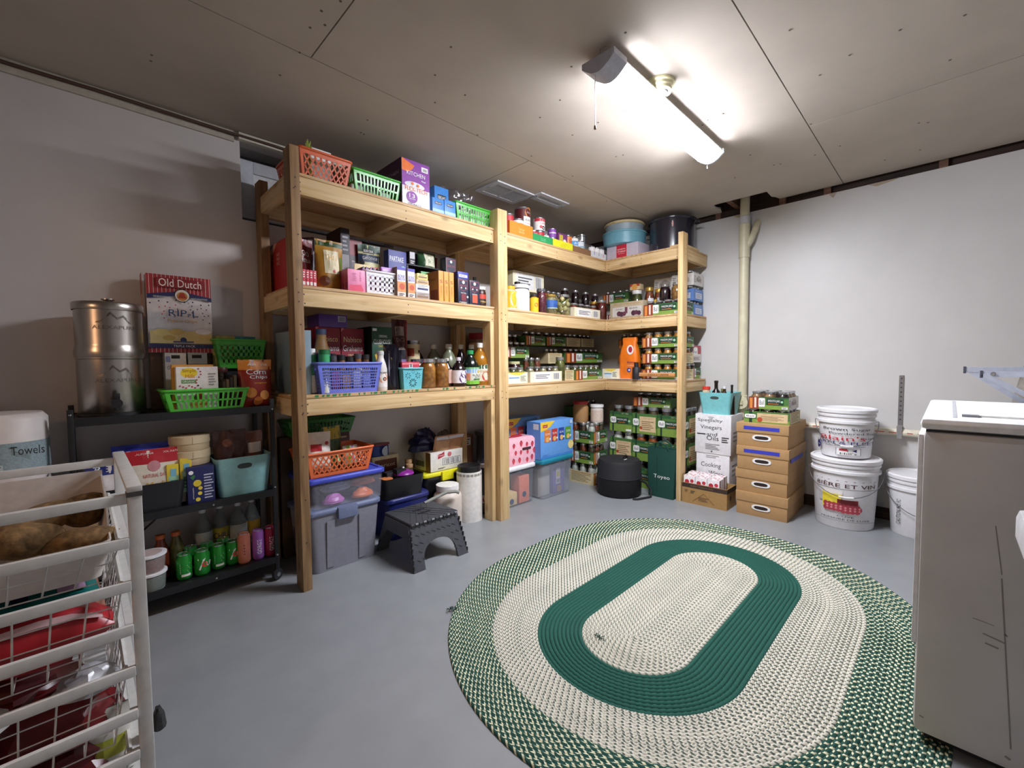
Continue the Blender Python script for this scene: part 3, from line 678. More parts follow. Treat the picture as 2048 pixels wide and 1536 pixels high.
def ball_decos(style, f='f', txt='MASON JARS'):
    if style == 'mason':
        return [('p', f, 0, 0, 1, .34, GRL), ('p', f, 0, .9, 1, 1, GR2), ('p', f, .0, 0, .26, 1, JPIC), ('p', f, .03, .05, .1, .9, JPIC2), ('p', f, .15, .1, .2, .95, mat('#e8d8c8', .6)),
                ('poly', f, pill(.26, .42, .18, .92), WHITE), ('t', f, .34, .55, .11, .4, 'Ball', INK), ('p', f, .46, .38, .88, .88, GRD), ('t', f, .645, .68, .3, .24, txt, WHITE), ('p', f, .5, .44, .76, .49, ORL), ('c', f, .84, .64, .03, mat('#9fd6a8', .5)), ('p', f, .84, .06, .98, .24, WHITE), ('lines', f, .855, .08, .965, .22, 2, INK)]
    if style == 'tall':
        return [('p', f, 0, 0, 1, .36, GRL), ('p', f, 0, .86, 1, 1, GR2), ('p', f, .12, 0, .19, 1, GRD), ('poly', f, pill(.04, .3, .42, .74), WHITE), ('t', f, .17, .58, .17, .14, 'Ball', INK), ('p', f, .32, .42, .84, .72, GRD), ('t', f, .56, .6, .44, .13, txt, WHITE), ('p', f, .38, .46, .7, .485, ORL), ('c', f, .88, .56, .05, mat('#9fd6a8', .5)), ('p', f, .74, .05, .97, .15, WHITE), ('t', f, .7, .92, .3, .05, 'EST 1884', TAN)]
    if style == 'tan':
        return [('p', f, 0, 0, 1, 1, TAN), ('lines', f, .12, .12, .88, .8, 6, mat('#8c7c5c', .7)), ('p', f, .1, .84, .9, .92, mat('#b08a58', .6))]
    if style == 'talltan':
        return [('p', f, 0, 0, 1, .3, GRL), ('p', f, .12, 0, .19, 1, GRD), ('poly', f, pill(.02, .27, .4, .74), WHITE), ('t', f, .145, .57, .17, .14, 'Ball', INK), ('p', f, .3, .12, .96, .86, mat('#d9bf95', .6)), ('lines', f, .38, .2, .88, .66, 5, mat('#8c7350', .7)), ('t', f, .63, .77, .4, .07, "LET'S CAN IT", mat('#a06a3c', .7)), ('c', f, .36, .3, .06, mat('#b04a2a', .6))]
    if style == 'yellow':
        return [('p', f, 0, 0, 1, 1, mat('#f0ecd0', .5)), ('poly', f, [(.05, 1), (.95, 1), (.6, .72), (.3, .8)], mat('#f2d24c', .5)), ('p', f, .12, .1, .6, .5, mat('#d8e6f0', .5)), ('p', f, .12, .46, .6, .56, mat('#6f9ac8', .5)), ('lines', f, .66, .15, .92, .7, 4, mat('#7a7a6a', .7))]
    if style == 'whitebar':
        return [('p', f, .0, 0, 1, 1, mat('#efe8cc', .6)), ('p', f, .1, .12, .66, .9, WHITE), ('lines', f, .16, .3, .6, .75, 3, mat('#5a5a60', .7)), ('p', f, .7, .16, .92, .88, WHITE), ('bar', f, .72, .22, .9, .82, INK)]
    if style == 'blue':
        return [('p', f, 0, 0, 1, 1, mat('#5f86c4', .5)), ('p', f, .2, .2, .86, .68, mat('#d6dce8', .5)), ('lines', f, .26, .25, .8, .62, 3, mat('#8a96b0', .6)), ('t', f, .5, .82, .6, .1, 'REGULAR MOUTH', mat('#d6e0f0', .5))]
    if style == 'kerr':
        return [('p', f, 0, 0, 1, 1, mat('#dcd8d2', .6)), ('poly', f, [(.25, .3), (.8, .3), (.8, .62), (.66, .78), (.52, .9), (.4, .78), (.25, .62)], mat('#b8aea8', .6)), ('t', f, .52, .5, .4, .26, 'Kerr', INK), ('lines', f, .04, .2, .2, .8, 4, mat('#8a8682', .7))]
    if style == 'kerrred':
        return [('p', f, 0, 0, 1, 1, mat('#e4dcd8', .6)), ('p', f, .0, .5, 1, 1, mat('#b8545c', .55)), ('poly', f, pill(.1, .6, .42, .9), WHITE), ('t', f, .35, .62, .36, .16, 'Kerr', INK), ('lines', f, .12, .1, .9, .34, 4, mat('#9a9692', .7))]
    return []
def jarcase(label, loc, w, d, h, style, nx, ny, jh, jr, foods, rotz=0, side=None, lids=LIDM, jars=True, rows=1, rcol=False, txt='MASON JARS', jlabel=None, kind=None):
    base = {'tan': mat('#c2ae84', .7), 'yellow': mat('#e8e2c4', .6), 'whitebar': mat('#ece4c8', .6), 'blue': mat('#5a80bc', .55), 'kerr': mat('#d4d0ca', .6), 'kerrred': mat('#dcd6d2', .6)}.get(style, mat('#4a7438', .55))
    t = thing('jar_case', label, 'jar case', loc, rotz)
    b = .003; tr = MB().box(-w/2, w/2, 0, d, 0, .003).box(-w/2, w/2, 0, b, .003, h).box(-w/2, w/2, d-b, d, .003, h).box(-w/2, -w/2+b, b, d-b, .003, h).box(w/2-b, w/2, b, d-b, .003, h)
    part('tray', tr, base, t)
    decorate(t, w, d, h, ball_decos(style, 'f', txt))
    for f_ in ('l', 'r'):
        if side and f_ in side: decorate(t, w, d, h, ball_decos(side[f_], f_, txt))
    if not jars: return t
    R = Matrix.Rotation(rotz, 3, 'Z')
    for j in range(ny):
        for i in range(nx):
            if j >= rows and not (rcol and i == nx-1): continue
            fx = -w/2+b+(w-2*b)*(i+.5)/nx; fy = b+(d-2*b)*(j+.5)/ny
            p = Vector(loc)+R @ Vector((fx, fy, .0035)); f_ = foods[(i+j) % len(foods)] if isinstance(foods, (list, tuple)) else foods
            jar(('', 'second row ', 'third row ')[j]+ORD[i]+' jar in the '+label, p, jh, jr, FD[f_] if f_ else None, lids, group='jars in the '+label[:60])
    return t
def onshelf(q, y, z): return ((q[0]+q[1])/2, y, z), q[1]-q[0], q[3]-z
def lbox(name, label, cat, q, y, z, d, m, decos=(), group=None, rot=0, body='carton_body'):
    loc, w, h = onshelf(q, y, z); return carton(name, label, cat, loc, w, d, h, m, decos, rot, group, body=body)
def rbox(name, label, cat, q, x, z, d, m, decos=(), group=None, body='carton_body'):
    return carton(name, label, cat, (x, (q[0]+q[1])/2, z), q[0]-q[1], d, q[3]-z, m, decos, RZ, group, body=body)
# ---- bottles and cans
def bottle(name, label, loc, r, h, m, cap, shape='round', capm=None, lab=None, group=None, rotz=0, cat='bottle', neck=.35, wmap=(), sx=1, sy=1):
    t = thing(name, label, cat, loc, rotz, group); n = 18
    nr = r*neck
    if shape == 'round': pr = [(r*.9, 0), (r, h*.03), (r, h*.55), (r*.85, h*.66), (nr*1.15, h*.8), (nr, h*.84), (nr, h*.92)]
    elif shape == 'wide': pr = [(r*.92, 0), (r, h*.04), (r, h*.72), (r*.94, h*.78), (nr, h*.84), (nr, h*.88)]
    elif shape == 'wine': pr = [(r*.95, 0), (r, h*.02), (r, h*.58), (r*.8, h*.66), (nr, h*.74), (nr*.95, h*.94)]
    elif shape == 'jug': pr = [(r*.92, 0), (r, h*.03), (r, h*.5), (r*.92, h*.6), (r*.6, h*.76), (nr, h*.84), (nr, h*.9)]
    else: pr = [(r*.95, 0), (r, h*.02), (r, h*.85), (nr, h*.86), (nr, h*.9)]
    part('bottle_body', MB().lathe(pr, n, sx=sx, sy=sy), m, t, sm=50)
    zc = pr[-1][1]
    part('cap', MB().lathe([(nr*1.12, zc-.003), (nr*1.12, h*.995), (nr*.9, h)], 16, sx=sx, sy=sy), capm or WHITE, t, sm=40)
    if lab:
        z0, z1, lm = lab
        part('label_wrap', MB().lathe([(r*1.012, h*z0), (r*1.012, h*z1)], n, caps=False, sx=sx, sy=sy), lm, t, sm=60)
        wrap(t, r*1.014, h*z0, h*z1, wmap)
    return t
STEEL = mat('#b8bac0', .25, .9)
def can(name, label, loc, r, h, m, wmap=(), group=None, rotz=0, cat='can', top=None):
    t = thing(name, label, cat, loc, rotz, group)
    part('can_body', MB().lathe([(r*.94, 0), (r*.97, h*.03), (r*.97, h*.97), (r*.94, h*.985)], 18), STEEL, t, sm=40)
    part('label_wrap', MB().lathe([(r, h*.06), (r, h*.92)], 18, caps=False), m, t, sm=60)
    part('lid', MB().lathe([(r*.98, h*.965), (r*.98, h), (r*.9, h), (r*.88, h*.985), (.0005, h*.985)], 18, caps=False), top or STEEL, t, sm=40)
    wrap(t, r*1.003, h*.06, h*.92, wmap)
    return t
# ---- bags
def pouch(name, label, loc, w, h, t0, m, decos=(), rotz=0, group=None, cat='bag', crimp=True, lean=0., base=True, waves=.0, dseed=1):
    o = thing(name, label, cat, loc, rotz, group); nu, nv = 12, 16; rr = random.Random(dseed)
    ph = [rr.uniform(0, 6.28) for _ in range(6)]
    def surf(u, v, s):                       # s=-1 front, +1 back ; u,v in 0..1
        e = (1-abs(2*u-1)**3.0)
        pv = (min(1, v*7)*.6+.4 if base else min(1, v*5)) * (1-max(0, (v-.35)/.65)**1.6)
        tk = t0/2*e*max(.03, pv)+.0012
        wv = waves*t0*(math.sin(9*u+ph[0]+4*v)*math.sin(7*v+ph[1])+.6*math.sin(17*u+ph[2])*math.sin(13*v+ph[3]))*e*(.3+.7*v)
        x = (u-.5)*w*(1-.05*math.sin(PI*v)); z = v*h
        return (x, s*tk+wv*.5+lean*v*v, z)
    vs = []; fs = []
    for s in (-1, 1):
        for j in range(nv+1):
            for i in range(nu+1): vs.append(surf(i/nu, j/nv, s))
    N = (nu+1)*(nv+1)
    for j in range(nv):
        for i in range(nu):
            a = j*(nu+1)+i; fs.append((a, a+1, a+nu+2, a+nu+1)); fs.append((N+a+1, N+a, N+a+nu+1, N+a+nu+2))
    for j in range(nv): a = j*(nu+1); fs.append((a, a+nu+1, N+a+nu+1, N+a)); b = a+nu; fs.append((b+nu+1, b, N+b, N+b+nu+1))
    for i in range(nu): fs.append((i+1, i, N+i, N+i+1)); a = nv*(nu+1)+i; fs.append((a, a+1, N+a+1, N+a))
    mb = MB().add(vs, fs); part('bag_body', mb, m, o, sm=60)
    if crimp: part('seal', MB().box(-w/2*.99, w/2*.99, lean-.002, lean+.002, h*.955, h*1.0), m, o)
    def mk(face, ww, dd, hh, out):
        def Fm(u, v, n=0):
            p = surf(min(1, max(0, u/ww)), min(1, max(0, v/hh)), -1); return (p[0], p[1]-out-.0006, p[2])
        return Fm
    # print follows the bag: rectangles are subdivided
    for k, q in enumerate(decos):
        Fm = mk('f', w, t0, h, .0006+.0003*k); mbd = MB()
        if q[0] == 'p':
            u0, v0, u1, v1, mm = q[2:7]; a_, b_ = 6, 8
            for j in range(b_):
                for i in range(a_):
                    ua, ub = u0+(u1-u0)*i/a_, u0+(u1-u0)*(i+1)/a_; va, vb = v0+(v1-v0)*j/b_, v0+(v1-v0)*(j+1)/b_
                    mbd.add([Fm(ua*w, va*h), Fm(ub*w, va*h), Fm(ub*w, vb*h), Fm(ua*w, vb*h)], [(0,1,2,3)])
        elif q[0] == 't':
            u, v, tw, th, s, mm = q[2:8]; vv, ff, asp = text_mesh(s); mbd.add([Fm((u+x*tw)*w, (v+y*th)*h) for x, y in vv], ff)
        elif q[0] == 'c':
            u, v, r, mm = q[2:6]; nseg = 16
            mbd.add([Fm(u*w, v*h)]+[Fm((u+r*math.cos(2*PI*j/nseg))*w, v*h+r*w*math.sin(2*PI*j/nseg)) for j in range(nseg)], [(0, 1+j, 1+(j+1) % nseg) for j in range(nseg)])
        elif q[0] == 'lines':
            u0, v0, u1, v1, nn, mm = q[2:8]
            for j in range(nn):
                vv = v1-(v1-v0)*(j+.5)/nn; hh = (v1-v0)/nn*.22; mbd.add([Fm(u0*w, (vv-hh)*h), Fm(u1*w, (vv-hh)*h), Fm(u1*w, (vv+hh)*h), Fm(u0*w, (vv+hh)*h)], [(0,1,2,3)])
        elif q[0] == 'poly':
            pts, mm = q[2:4]; mbd.add([Fm(u*w, v*h) for u, v in pts], [tuple(range(len(pts)))])
        part(DECN[q[0]], mbd, mm, o)
    return o
def crumple(name, label, loc, w, d, h, m, cat='bag', rotz=0, group=None, seed=1, spiky=.25):    # loose plastic bag heap
    o = thing(name, label, cat, loc, rotz, group); rr = random.Random(seed); n, k = 16, 9
    vs = []; fs = []
    for j in range(k):
        t = j/(k-1); e = math.sin(PI*min(1, .12+.88*(1-t)) / 2)**.7
        for i in range(n):
            a = 2*PI*i/n; f_ = 1+spiky*(rr.random()-.5)*(.4+t); vs.append((w/2*e*f_*math.cos(a), d/2*e*f_*math.sin(a), h*t*(1-.3*spiky*rr.random()*(t > .3))))
    for j in range(k-1):
        for i in range(n): fs.append((j*n+i, j*n+(i+1) % n, (j+1)*n+(i+1) % n, (j+1)*n+i))
    fs.append(tuple(reversed(range(n)))); fs.append(tuple((k-1)*n+i for i in range(n)))
    part('bag_body', MB().add(vs, fs), m, o, sm=25)
    return o
# ---- totes
def rrect(w, d, r, n=5):
    pts = []
    for cx, cy, a0 in ((w/2-r, d/2-r, 0), (-w/2+r, d/2-r, 90), (-w/2+r, -d/2+r, 180), (w/2-r, -d/2+r, 270)):
        for k in range(n): a = math.radians(a0+90*k/(n-1)); pts.append((cx+r*math.cos(a), cy+r*math.sin(a)))
    return pts
def loft(sections, caps=(True, True)):
    mb = MB(); n = len(sections[0][0]); vs = []
    for pts, z in sections: vs += [(x, y, z) for x, y in pts]
    fs = [(j*n+i, j*n+(i+1) % n, (j+1)*n+(i+1) % n, (j+1)*n+i) for j in range(len(sections)-1) for i in range(n)]
    if caps[0]: fs.append(tuple(reversed(range(n))))
    if caps[1]: fs.append(tuple((len(sections)-1)*n+i for i in range(n)))
    return mb.add(vs, fs)
def tote(name, label, loc, w, d, h, bm_, lm, taper=.86, lidh=.03, rotz=0, r=.03, ribs=0, handles=False, group=None, recess=True):
    t = thing(name, label, 'storage bin', loc, rotz, group)
    wb, db = w*taper, d*taper; hb = h-lidh*.6
    body = loft([(rrect(wb, db, r), 0), (rrect(w*.97, d*.97, r), hb), (rrect(w*.955, d*.955, r), hb), (rrect(wb*.985, db*.985, r), .006)], (True, True))
    part('bin_body', body, bm_, t, sm=50)
    part('lid', loft([(rrect(w, d, r*1.1), h-lidh), (rrect(w*1.02, d*1.02, r*1.1), h-lidh*.9), (rrect(w*1.02, d*1.02, r*1.1), h-lidh*.25), (rrect(w*.97, d*.97, r*1.1), h)]+([(rrect(w*.9, d*.9, r), h), (rrect(w*.89, d*.89, r), h-.006)] if recess else [])), lm, t, sm=50)
    if handles:
        for s in (-1, 1): part('latch', MB().box(-w*.13, w*.13, s*d/2-.014+.006*s, s*d/2+.014+.006*s, h-lidh*2.2, h-.001), lm, t, bev=.004)
    for k in range(ribs):
        x = -wb/2+wb*(k+.5)/ribs
        part('rib', MB().add([(x-.02, -db/2-.001, .02), (x+.02, -db/2-.001, .02), (x+.022, -d/2*.97-.002, hb-.05), (x-.022, -d/2*.97-.002, hb-.05), (x-.02, -db/2-.006, .02), (x+.02, -db/2-.006, .02), (x+.022, -d/2*.97-.007, hb-.05), (x-.022, -d/2*.97-.007, hb-.05)], [(4,5,6,7),(0,1,5,4),(1,2,6,5),(2,3,7,6),(3,0,4,7)]), bm_, t)
    return t
def bintub(name, label, loc, w, d, h, m, rotz=0, taper=.8, group=None, hole=True, r=.025):     # open-top plastic bin with oval handle holes
    t = thing(name, label, 'bin', loc, rotz, group)
    wb, db = w*taper, d*taper
    a = loft([(rrect(wb, db, r), 0), (rrect(w, d, r), h), (rrect(w-.006, d-.006, r), h), (rrect(wb-.006, db-.006, r), .004)], (True, True))
    part('bin_body', a, m, t, sm=50)
    if hole:
        pts = []
        for k in range(16):
            q = 2*PI*k/16; x = math.copysign(abs(math.cos(q))**.7, math.cos(q))*w*.13; z = h*.76+math.copysign(abs(math.sin(q))**.9, math.sin(q))*h*.07
            y = -(db/2+(d/2-db/2)*z/h)-.0008; pts.append((x, y, z))
        part('handle_hole', MB().add(pts, [tuple(range(16))]), mat('#3c4a4a', .7), t)
    return t

# ================================================================= top deck
Z1, Z2, Z3 = DZ
ORANGE = mat('#d8602e', .4, coat=.2); GREENP = mat('#4cb83c', .4, coat=.2); PLASTIC = glassmat('#e6e2ea', 'clear_plastic', .12, rough=.12)
basket('plastic_basket', 'orange lattice basket on the top deck beside the dark left post', (-2.585, .215, Z1), .275, .36, .15, ORANGE, 'diamond', taper=.84)
carton('small_box', 'white box with a tag standing in the top-deck orange basket', 'box', (-2.59, .12, Z1+.005), .13, .05, .20, mat('#efeeea', .5), [('dots', 'f', [(.15+.17*i, .62, .035) for i in range(5)]+[(.2+.2*i, .2, .05) for i in range(4)], mat('#8c9088', .6))])
gs = thing('green_stalks', 'green plastic plant stems poking out of the top orange basket', 'plant stems', (-2.655, .1, Z1+.005))
for k in range(7): part('stem', MB().tube([(.004*k, 0, 0), (.004*k+.01*math.sin(k), .004*k, .1), (.006*k-.012, .003*k, .2+.012*(k % 3))], .004, 5), mat('#8a9a38', .6), gs)
basket('plastic_basket', 'bright green slotted basket of clear bags next to the purple KITCHEN box', (-2.293, .15, Z1), .3, .24, .125, GREENP, 'slots', taper=.86, group='green slotted baskets')
pouch('plastic_bag', 'clear plastic bag lying over the green basket beside the purple box', (-2.31, .12, Z1+.02), .27, .14, .08, PLASTIC, waves=.5, base=False, crimp=False)
for k, (x, y) in enumerate(((-2.4, .1), (-2.31, .12), (-2.23, .1))): carton('white_packet', ORD[k]+' white packet inside the green basket next to the KITCHEN box', 'packet', (x, y-.03, Z1+.005), .07, .03, .05, mat('#e8e8ea', .4), group='white packets in the top green basket')
PUR = mat('#8a3a9e', .45); ORP = mat('#f0782c', .45); DPUR = mat('#4a1c44', .5)
lbox('trash_bag_box', 'tall purple and orange KITCHEN bags box on the top deck', 'box', (-2.145,-1.95,2.114,2.383), .02, Z1, .3, mat('#ece8ee', .4), [
    ('p', 'f', 0, .42, 1, 1, PUR), ('poly', 'f', [(0, 1), (.45, .9), (.36, .8), (.2, .73), (0, .74)], ORP), ('c', 'f', .45, .47, .36, mat('#dcd8e0', .4), .3), ('t', 'f', .5, .72, .66, .085, 'KITCHEN', WHITE), ('t', 'f', .78, .61, .16, .045, 'Bags', WHITE), ('p', 'f', .7, .82, .94, .93, WHITE), ('bar', 'f', .76, .84, .9, .9, INK),
    ('t', 'f', .5, .38, .8, .09, 'FLEX-TECH', ORP), ('c', 'f', .34, .2, .2, PUR, .9), ('t', 'f', .34, .23, .2, .085, '13', WHITE), ('t', 'f', .34, .16, .22, .025, 'GALLON', WHITE), ('t', 'f', .42, .045, .5, .05, '200 BAGS', mat('#3c2c48', .5)),
    ('p', 'l', 0, 0, 1, 1, DPUR), ('t', 'l', .6, .72, .6, .07, 'KITCHEN', mat('#b89cb4', .5)), ('c', 'f', .36, .5, .045, ORP), ('c', 'f', .56, .48, .045, ORP)])
BLU = mat('#3f86d0', .4); BLU2 = mat('#9cc4ea', .4)
bd = [('p', 'f', .22, .62, .8, .78, INK), ('t', 'f', .51, .7, .5, .09, 'KIRKLAND', WHITE), ('t', 'f', .51, .56, .4, .05, 'Signature', mat('#c8584a', .5)), ('p', 'f', 0, 0, 1, .3, BLU2), ('p', 'f', 0, 0, 1, .12, mat('#5c9ad8', .4))]
lbox('foil_box', 'blue box at the left of the front pair beside the KITCHEN box', 'box', (-1.93,-1.841,2.107,2.205), .02, Z1, .11, BLU, bd, 'blue boxes on the top deck')
lbox('foil_box', 'blue box at the right of the front pair beside the green basket', 'box', (-1.837,-1.748,2.11,2.213), .02, Z1, .11, BLU, bd, 'blue boxes on the top deck')
_q = (-1.805,-1.697,2.211,2.317)
carton('foil_box', 'blue box standing behind and above the front pair of blue boxes', 'box', ((_q[0]+_q[1])/2-.02, .14, Z1), .115, .25, .232, BLU, bd, 0, 'blue boxes on the top deck')
basket('plastic_basket', 'bright green slotted basket of white rolls beside the middle post', (-1.555, .16, Z1), .355, .25, .125, GREENP, 'slots', taper=.84, group='green slotted baskets')
for k in range(5): carton('white_roll', ORD[k]+' white liner roll inside the green basket by the middle post', 'roll', (-1.67+.055*k, .07, Z1+.005), .045, .12, .085, mat('#efeff0', .4), group='white rolls in the green basket')
pouch('plastic_bag', 'crumpled clear bag with a purple stripe rising from the green basket by the middle post', (-1.6, .17, Z1+.03), .3, .23, .09, PLASTIC, [('p', 'f', .05, .3, .55, .48, mat('#8c4a8e', .4)), ('p', 'f', .35, .2, .9, .36, mat('#ece4e4', .4)), ('p', 'f', .5, .22, .62, .33, ORP)], waves=.9, crimp=False, base=False)
# open trays of cans along the front edge
def tray(label, q, y, d, h, m, txt, tm):
    t = thing('open_tray', label, 'tray', ((q[0]+q[1])/2, y, Z1)); w = q[1]-q[0]-.004; b = .003
    part('tray', MB().box(-w/2, w/2, 0, d, 0, .003).box(-w/2, w/2, 0, b, .003, h).box(-w/2, w/2, d-b, d, .003, h).box(-w/2, -w/2+b, b, d-b, .003, h).box(w/2-b, w/2, b, d-b, .003, h), m, t)
    decorate(t, w, d, h, [('t', 'f', .5, .56, .24, .16, txt, tm), ('t', 'f', .5, .34, .24, .13, 'sauce', tm)] if txt else [])
    return t
tray('orange open display box at the middle post on the top deck', (-1.257,-0.999,2.109,2.211), .01, .3, .1, mat('#f08a28', .5), 'Tomato', mat('#f8c890', .5))
tray('green open display box beside the orange one on the top deck', (-1.0,-0.756,2.107,2.166), .01, .3, .058, mat('#2f9a58', .5), 'TCB', mat('#9ad8b0', .5))
tray('yellow open display box between the green and brown ones', (-0.757,-0.488,2.116,2.179), .01, .3, .062, mat('#e6e02c', .5), 'chili', mat('#c8b820', .5))
tray('plain brown open cardboard tray on the top deck near the corner', (-0.488,-0.22,2.129,2.182), .01, .28, .055, mat('#8a6444', .7), '', INK)
tray('white open tray at the inside corner of the top deck', (-0.22,0.032,2.128,2.187), .01, .26, .058, mat('#dcdcde', .5), '', INK)
RED = mat('#c02c3a', .45); WLAB = mat('#ece6e0', .5)
def cn(label, x, y, z, r, h, m, wm=(), g=None): return can('food_can', label, (x, y*.6, z), r, h, m, wm, g)
def base(x, y, z, r, h=.08): return can('food_can', 'plain can hidden low in the trays under a taller can', (x, y*.6, z), r, h, mat('#8a4a44', .5), (), 'low support cans')
zt = Z1+.0035
cn('red food can in the orange box against the middle post', -1.225, .1, zt, .045, .15, RED, [('c', 'f', .5, .5, .2, WLAB)])
cn('white and green food can in the orange box', -1.12, .1, zt, .047, .135, WLAB, [('p', 'f', 0, .55, 1, .8, mat('#b8302c', .5)), ('c', 'f', .5, .3, .2, mat('#5c9a4a', .5))])
for k in range(4): cn(ORD[k]+' low red can in the orange box', -1.22+.07*k, .22, zt, .035, .09, RED, (), 'low cans in the orange box')
base(-1.02, .15, zt, .05, .075)
can('coffee_can', 'tall dark brown can rising above the orange box', (-1.035, .09, zt+.0755), .062, .17, mat('#5c1a1e', .45), [('c', 'f', .55, .82, .2, mat('#c87a3a', .5)), ('t', 'f', .55, .82, .22, .08, 'Grill', WLAB), ('p', 'f', .3, .1, .75, .6, WLAB), ('t', 'f', .52, .42, .34, .12, 'HEARTY', INK), ('t', 'f', .52, .24, .3, .08, 'CHILI', RED)], None)
rc = cn('plain red can at the left end of the green display box', -.945, .1, zt, .038, .085, RED, [('c', 'f', .5, .5, .2, WLAB)])
cn('red can under the cherry can in the green display box', -.88, .09, zt, .042, .09, RED, [('p', 'f', .2, .3, .8, .6, WLAB)])
cn('white can with red cherries stacked on a red can', -.88, .09, zt+.0905, .05, .105, WLAB, [('p', 'f', 0, .75, 1, 1, RED), ('c', 'f', .5, .2, .1, INK), ('c', 'f', .35, .28, .08, RED), ('t', 'f', .5, .58, .5, .14, 'CHERRY', RED)])
cn('small white can in the green display box', -.79, .11, zt, .034, .085, WLAB, [('p', 'f', .1, .2, .9, .4, mat('#a8b48c', .5))])
PURC = mat('#8a4aa8', .45)
for k in range(2): cn(['lower', 'upper'][k]+' purple can of the stack of two over the yellow box', -.71, .1, zt+k*.0755, .036, .075, PURC, [('p', 'f', 0, .45, 1, .6, mat('#d8c8e0', .5)), ('c', 'f', .8, .5, .14, mat('#a8c84a', .5))], 'stacked purple cans')
cn('small green can behind the stacked purple cans', -.635, .16, zt, .03, .085, mat('#7a9a3a', .5))
carton('sweet_box', 'purple and yellow small box in the yellow display box', 'box', (-.6, .03, zt), .12, .09, .13, mat('#7a3a78', .5), [('p', 'f', .1, .1, .5, .9, mat('#c8b83a', .5)), ('c', 'f', .7, .5, .18, WLAB)])
cn('orange and cream can at the right end of the yellow box', -.5, .1, zt, .038, .135, mat('#e08a3c', .5), [('p', 'f', 0, .1, 1, .45, WLAB), ('c', 'f', .5, .7, .15, RED)])
cn('white can with a blue band in the brown tray', -.42, .09, zt, .04, .135, WLAB, [('p', 'f', 0, .45, 1, .8, mat('#5a9ad0', .5)), ('t', 'f', .5, .62, .5, .16, 'ACE', WHITE)])
cn('white can with a faded label in the brown tray', -.33, .09, zt, .038, .12, mat('#dfe2e4', .5), [('p', 'f', .1, .5, .9, .62, mat('#8ab0c4', .5))])
for k in range(2): cn(ORD[k]+' short dark can in the brown tray', -.46+.09*k, .22, zt, .03, .06, mat('#2a3038', .5), (), 'short dark cans in the brown tray')
jt = thing('steel_tumbler', 'tall silver tumbler behind the small blue tins', 'tumbler', (-.24, .1, zt))
part('body', MB().lathe([(.03, 0), (.034, .02), (.036, .19), (.037, .2)], 18), mat('#c8ccd0', .2, .9), jt, sm=40); part('band', MB().lathe([(.038, .185), (.038, .192)], 18, caps=False), mat('#3c3c40', .4), jt)
bottle('glass_vase', 'clear glass cylinder beside the silver tumbler', (-.35, .16, zt), .03, .2, GLASS, None, 'tube', PLASTIC, neck=.98, cat='vase')
for k, (x, c) in enumerate(((-.165, '#3c4ab0'), (-.09, '#3c4ab0'), (-.015, '#b83a44'))):
    cn(['blue and white tin at the left of the white corner tray', 'blue and white tin in the middle of the white corner tray', 'red and white tin at the right of the white corner tray'][k], x, .07, zt, .032, .1, WLAB, [('p', 'f', 0, .2, 1, .55, mat(c, .45))], 'small tins in the white tray')
# right run, top deck
rbox('gift_box', 'pale grey box with a wide red band on the top deck right run', 'box', (.0, -.325, 2.1, 2.228), .025, Z1, .2, mat('#c2b8c4', .5), [('p', 'f', .32, 0, .64, 1, mat('#c8283c', .45)), ('t', 'f', .48, .66, .26, .09, 'POWERTEC', WHITE), ('t', 'f', .48, .5, .26, .12, "O'Sullivan", WHITE), ('t', 'f', .48, .34, .2, .05, 'Kitchen', WHITE)])
tu = thing('round_tub', 'teal round plastic tub on top of the pale box with red band', 'tub', (.16, -.105, Z1+.1215))
part('tub_body', MB().lathe([(.17, 0), (.19, .01), (.198, .105), (.205, .11), (.205, .124), (.198, .126)], 32), mat('#6fa6b6', .4), tu, sm=40)
tu2 = thing('round_tub', 'grey blue round tub with a cream lid stacked on the teal tub', 'tub', (.16, -.105, Z1+.1215+.127))
part('tub_body', MB().lathe([(.155, 0), (.17, .01), (.176, .065)], 32), mat('#93a3ab', .4), tu2, sm=40)
part('lid', MB().lathe([(.182, .062), (.188, .066), (.188, .078), (.178, .082), (.178, .088), (.16, .092)], 32), mat('#cdb98c', .45), tu2, sm=40)
part('tab', MB().box(-.2, -.178, -.014, .014, .066, .072), mat('#cdb98c', .45), tu2)
sp_ = thing('stock_pot', 'large black enamel stock pot on the top deck by the right post', 'pot', (.3, -.51, Z1))
PM = mat('#23222e', .22, coat=.5)
part('pot_body', MB().lathe([(.17, 0), (.192, .012), (.195, .285), (.2, .29)], 36), PM, sp_, sm=40)
part('lid', MB().lathe([(.205, .288), (.207, .298), (.18, .308), (.06, .318), (.0005, .319)], 36, caps=False), PM, sp_, sm=40)
part('knob', MB().lathe([(.012, .318), (.02, .328), (.02, .335), (.012, .338)], 14), PM, sp_, sm=40)
for s in (-1, 1): part('handle', MB().tube([(.0, s*.193, .27), (.04, s*.225, .265), (.0, s*.24, .262), (-.04, s*.225, .265), (-.0, s*.193, .255)], .008, 8), PM, sp_, sm=60)
stk = [(.3*math.cos(2*PI*k/14)*(1+.3*(k % 2)), .3*math.sin(2*PI*k/14)*(1+.3*(k % 2))) for k in range(14)]
part('sticker', MB().add([(-.1965*math.cos(.45+p*.1), -.1965*math.sin(.45+p*.1)*1.0, .235+q*.08) for p, q in stk], [tuple(range(14))]), mat('#e8b8b4', .5), sp_)
for k in range(3): part('sticker_mark', MB().add([(-.1972*math.cos(.45+p), -.1972*math.sin(.45+p), .235+q+.012*(k-1)) for p, q in ((-.012, -.004), (.012, -.006), (.01, .004), (-.014, .005))], [(0,1,2,3)]), mat('#b03048', .5), sp_)

# ================================================================= middle deck, left bay
def at(x0, x1, z1, z=Z2): return (x0, x1, z, z1)
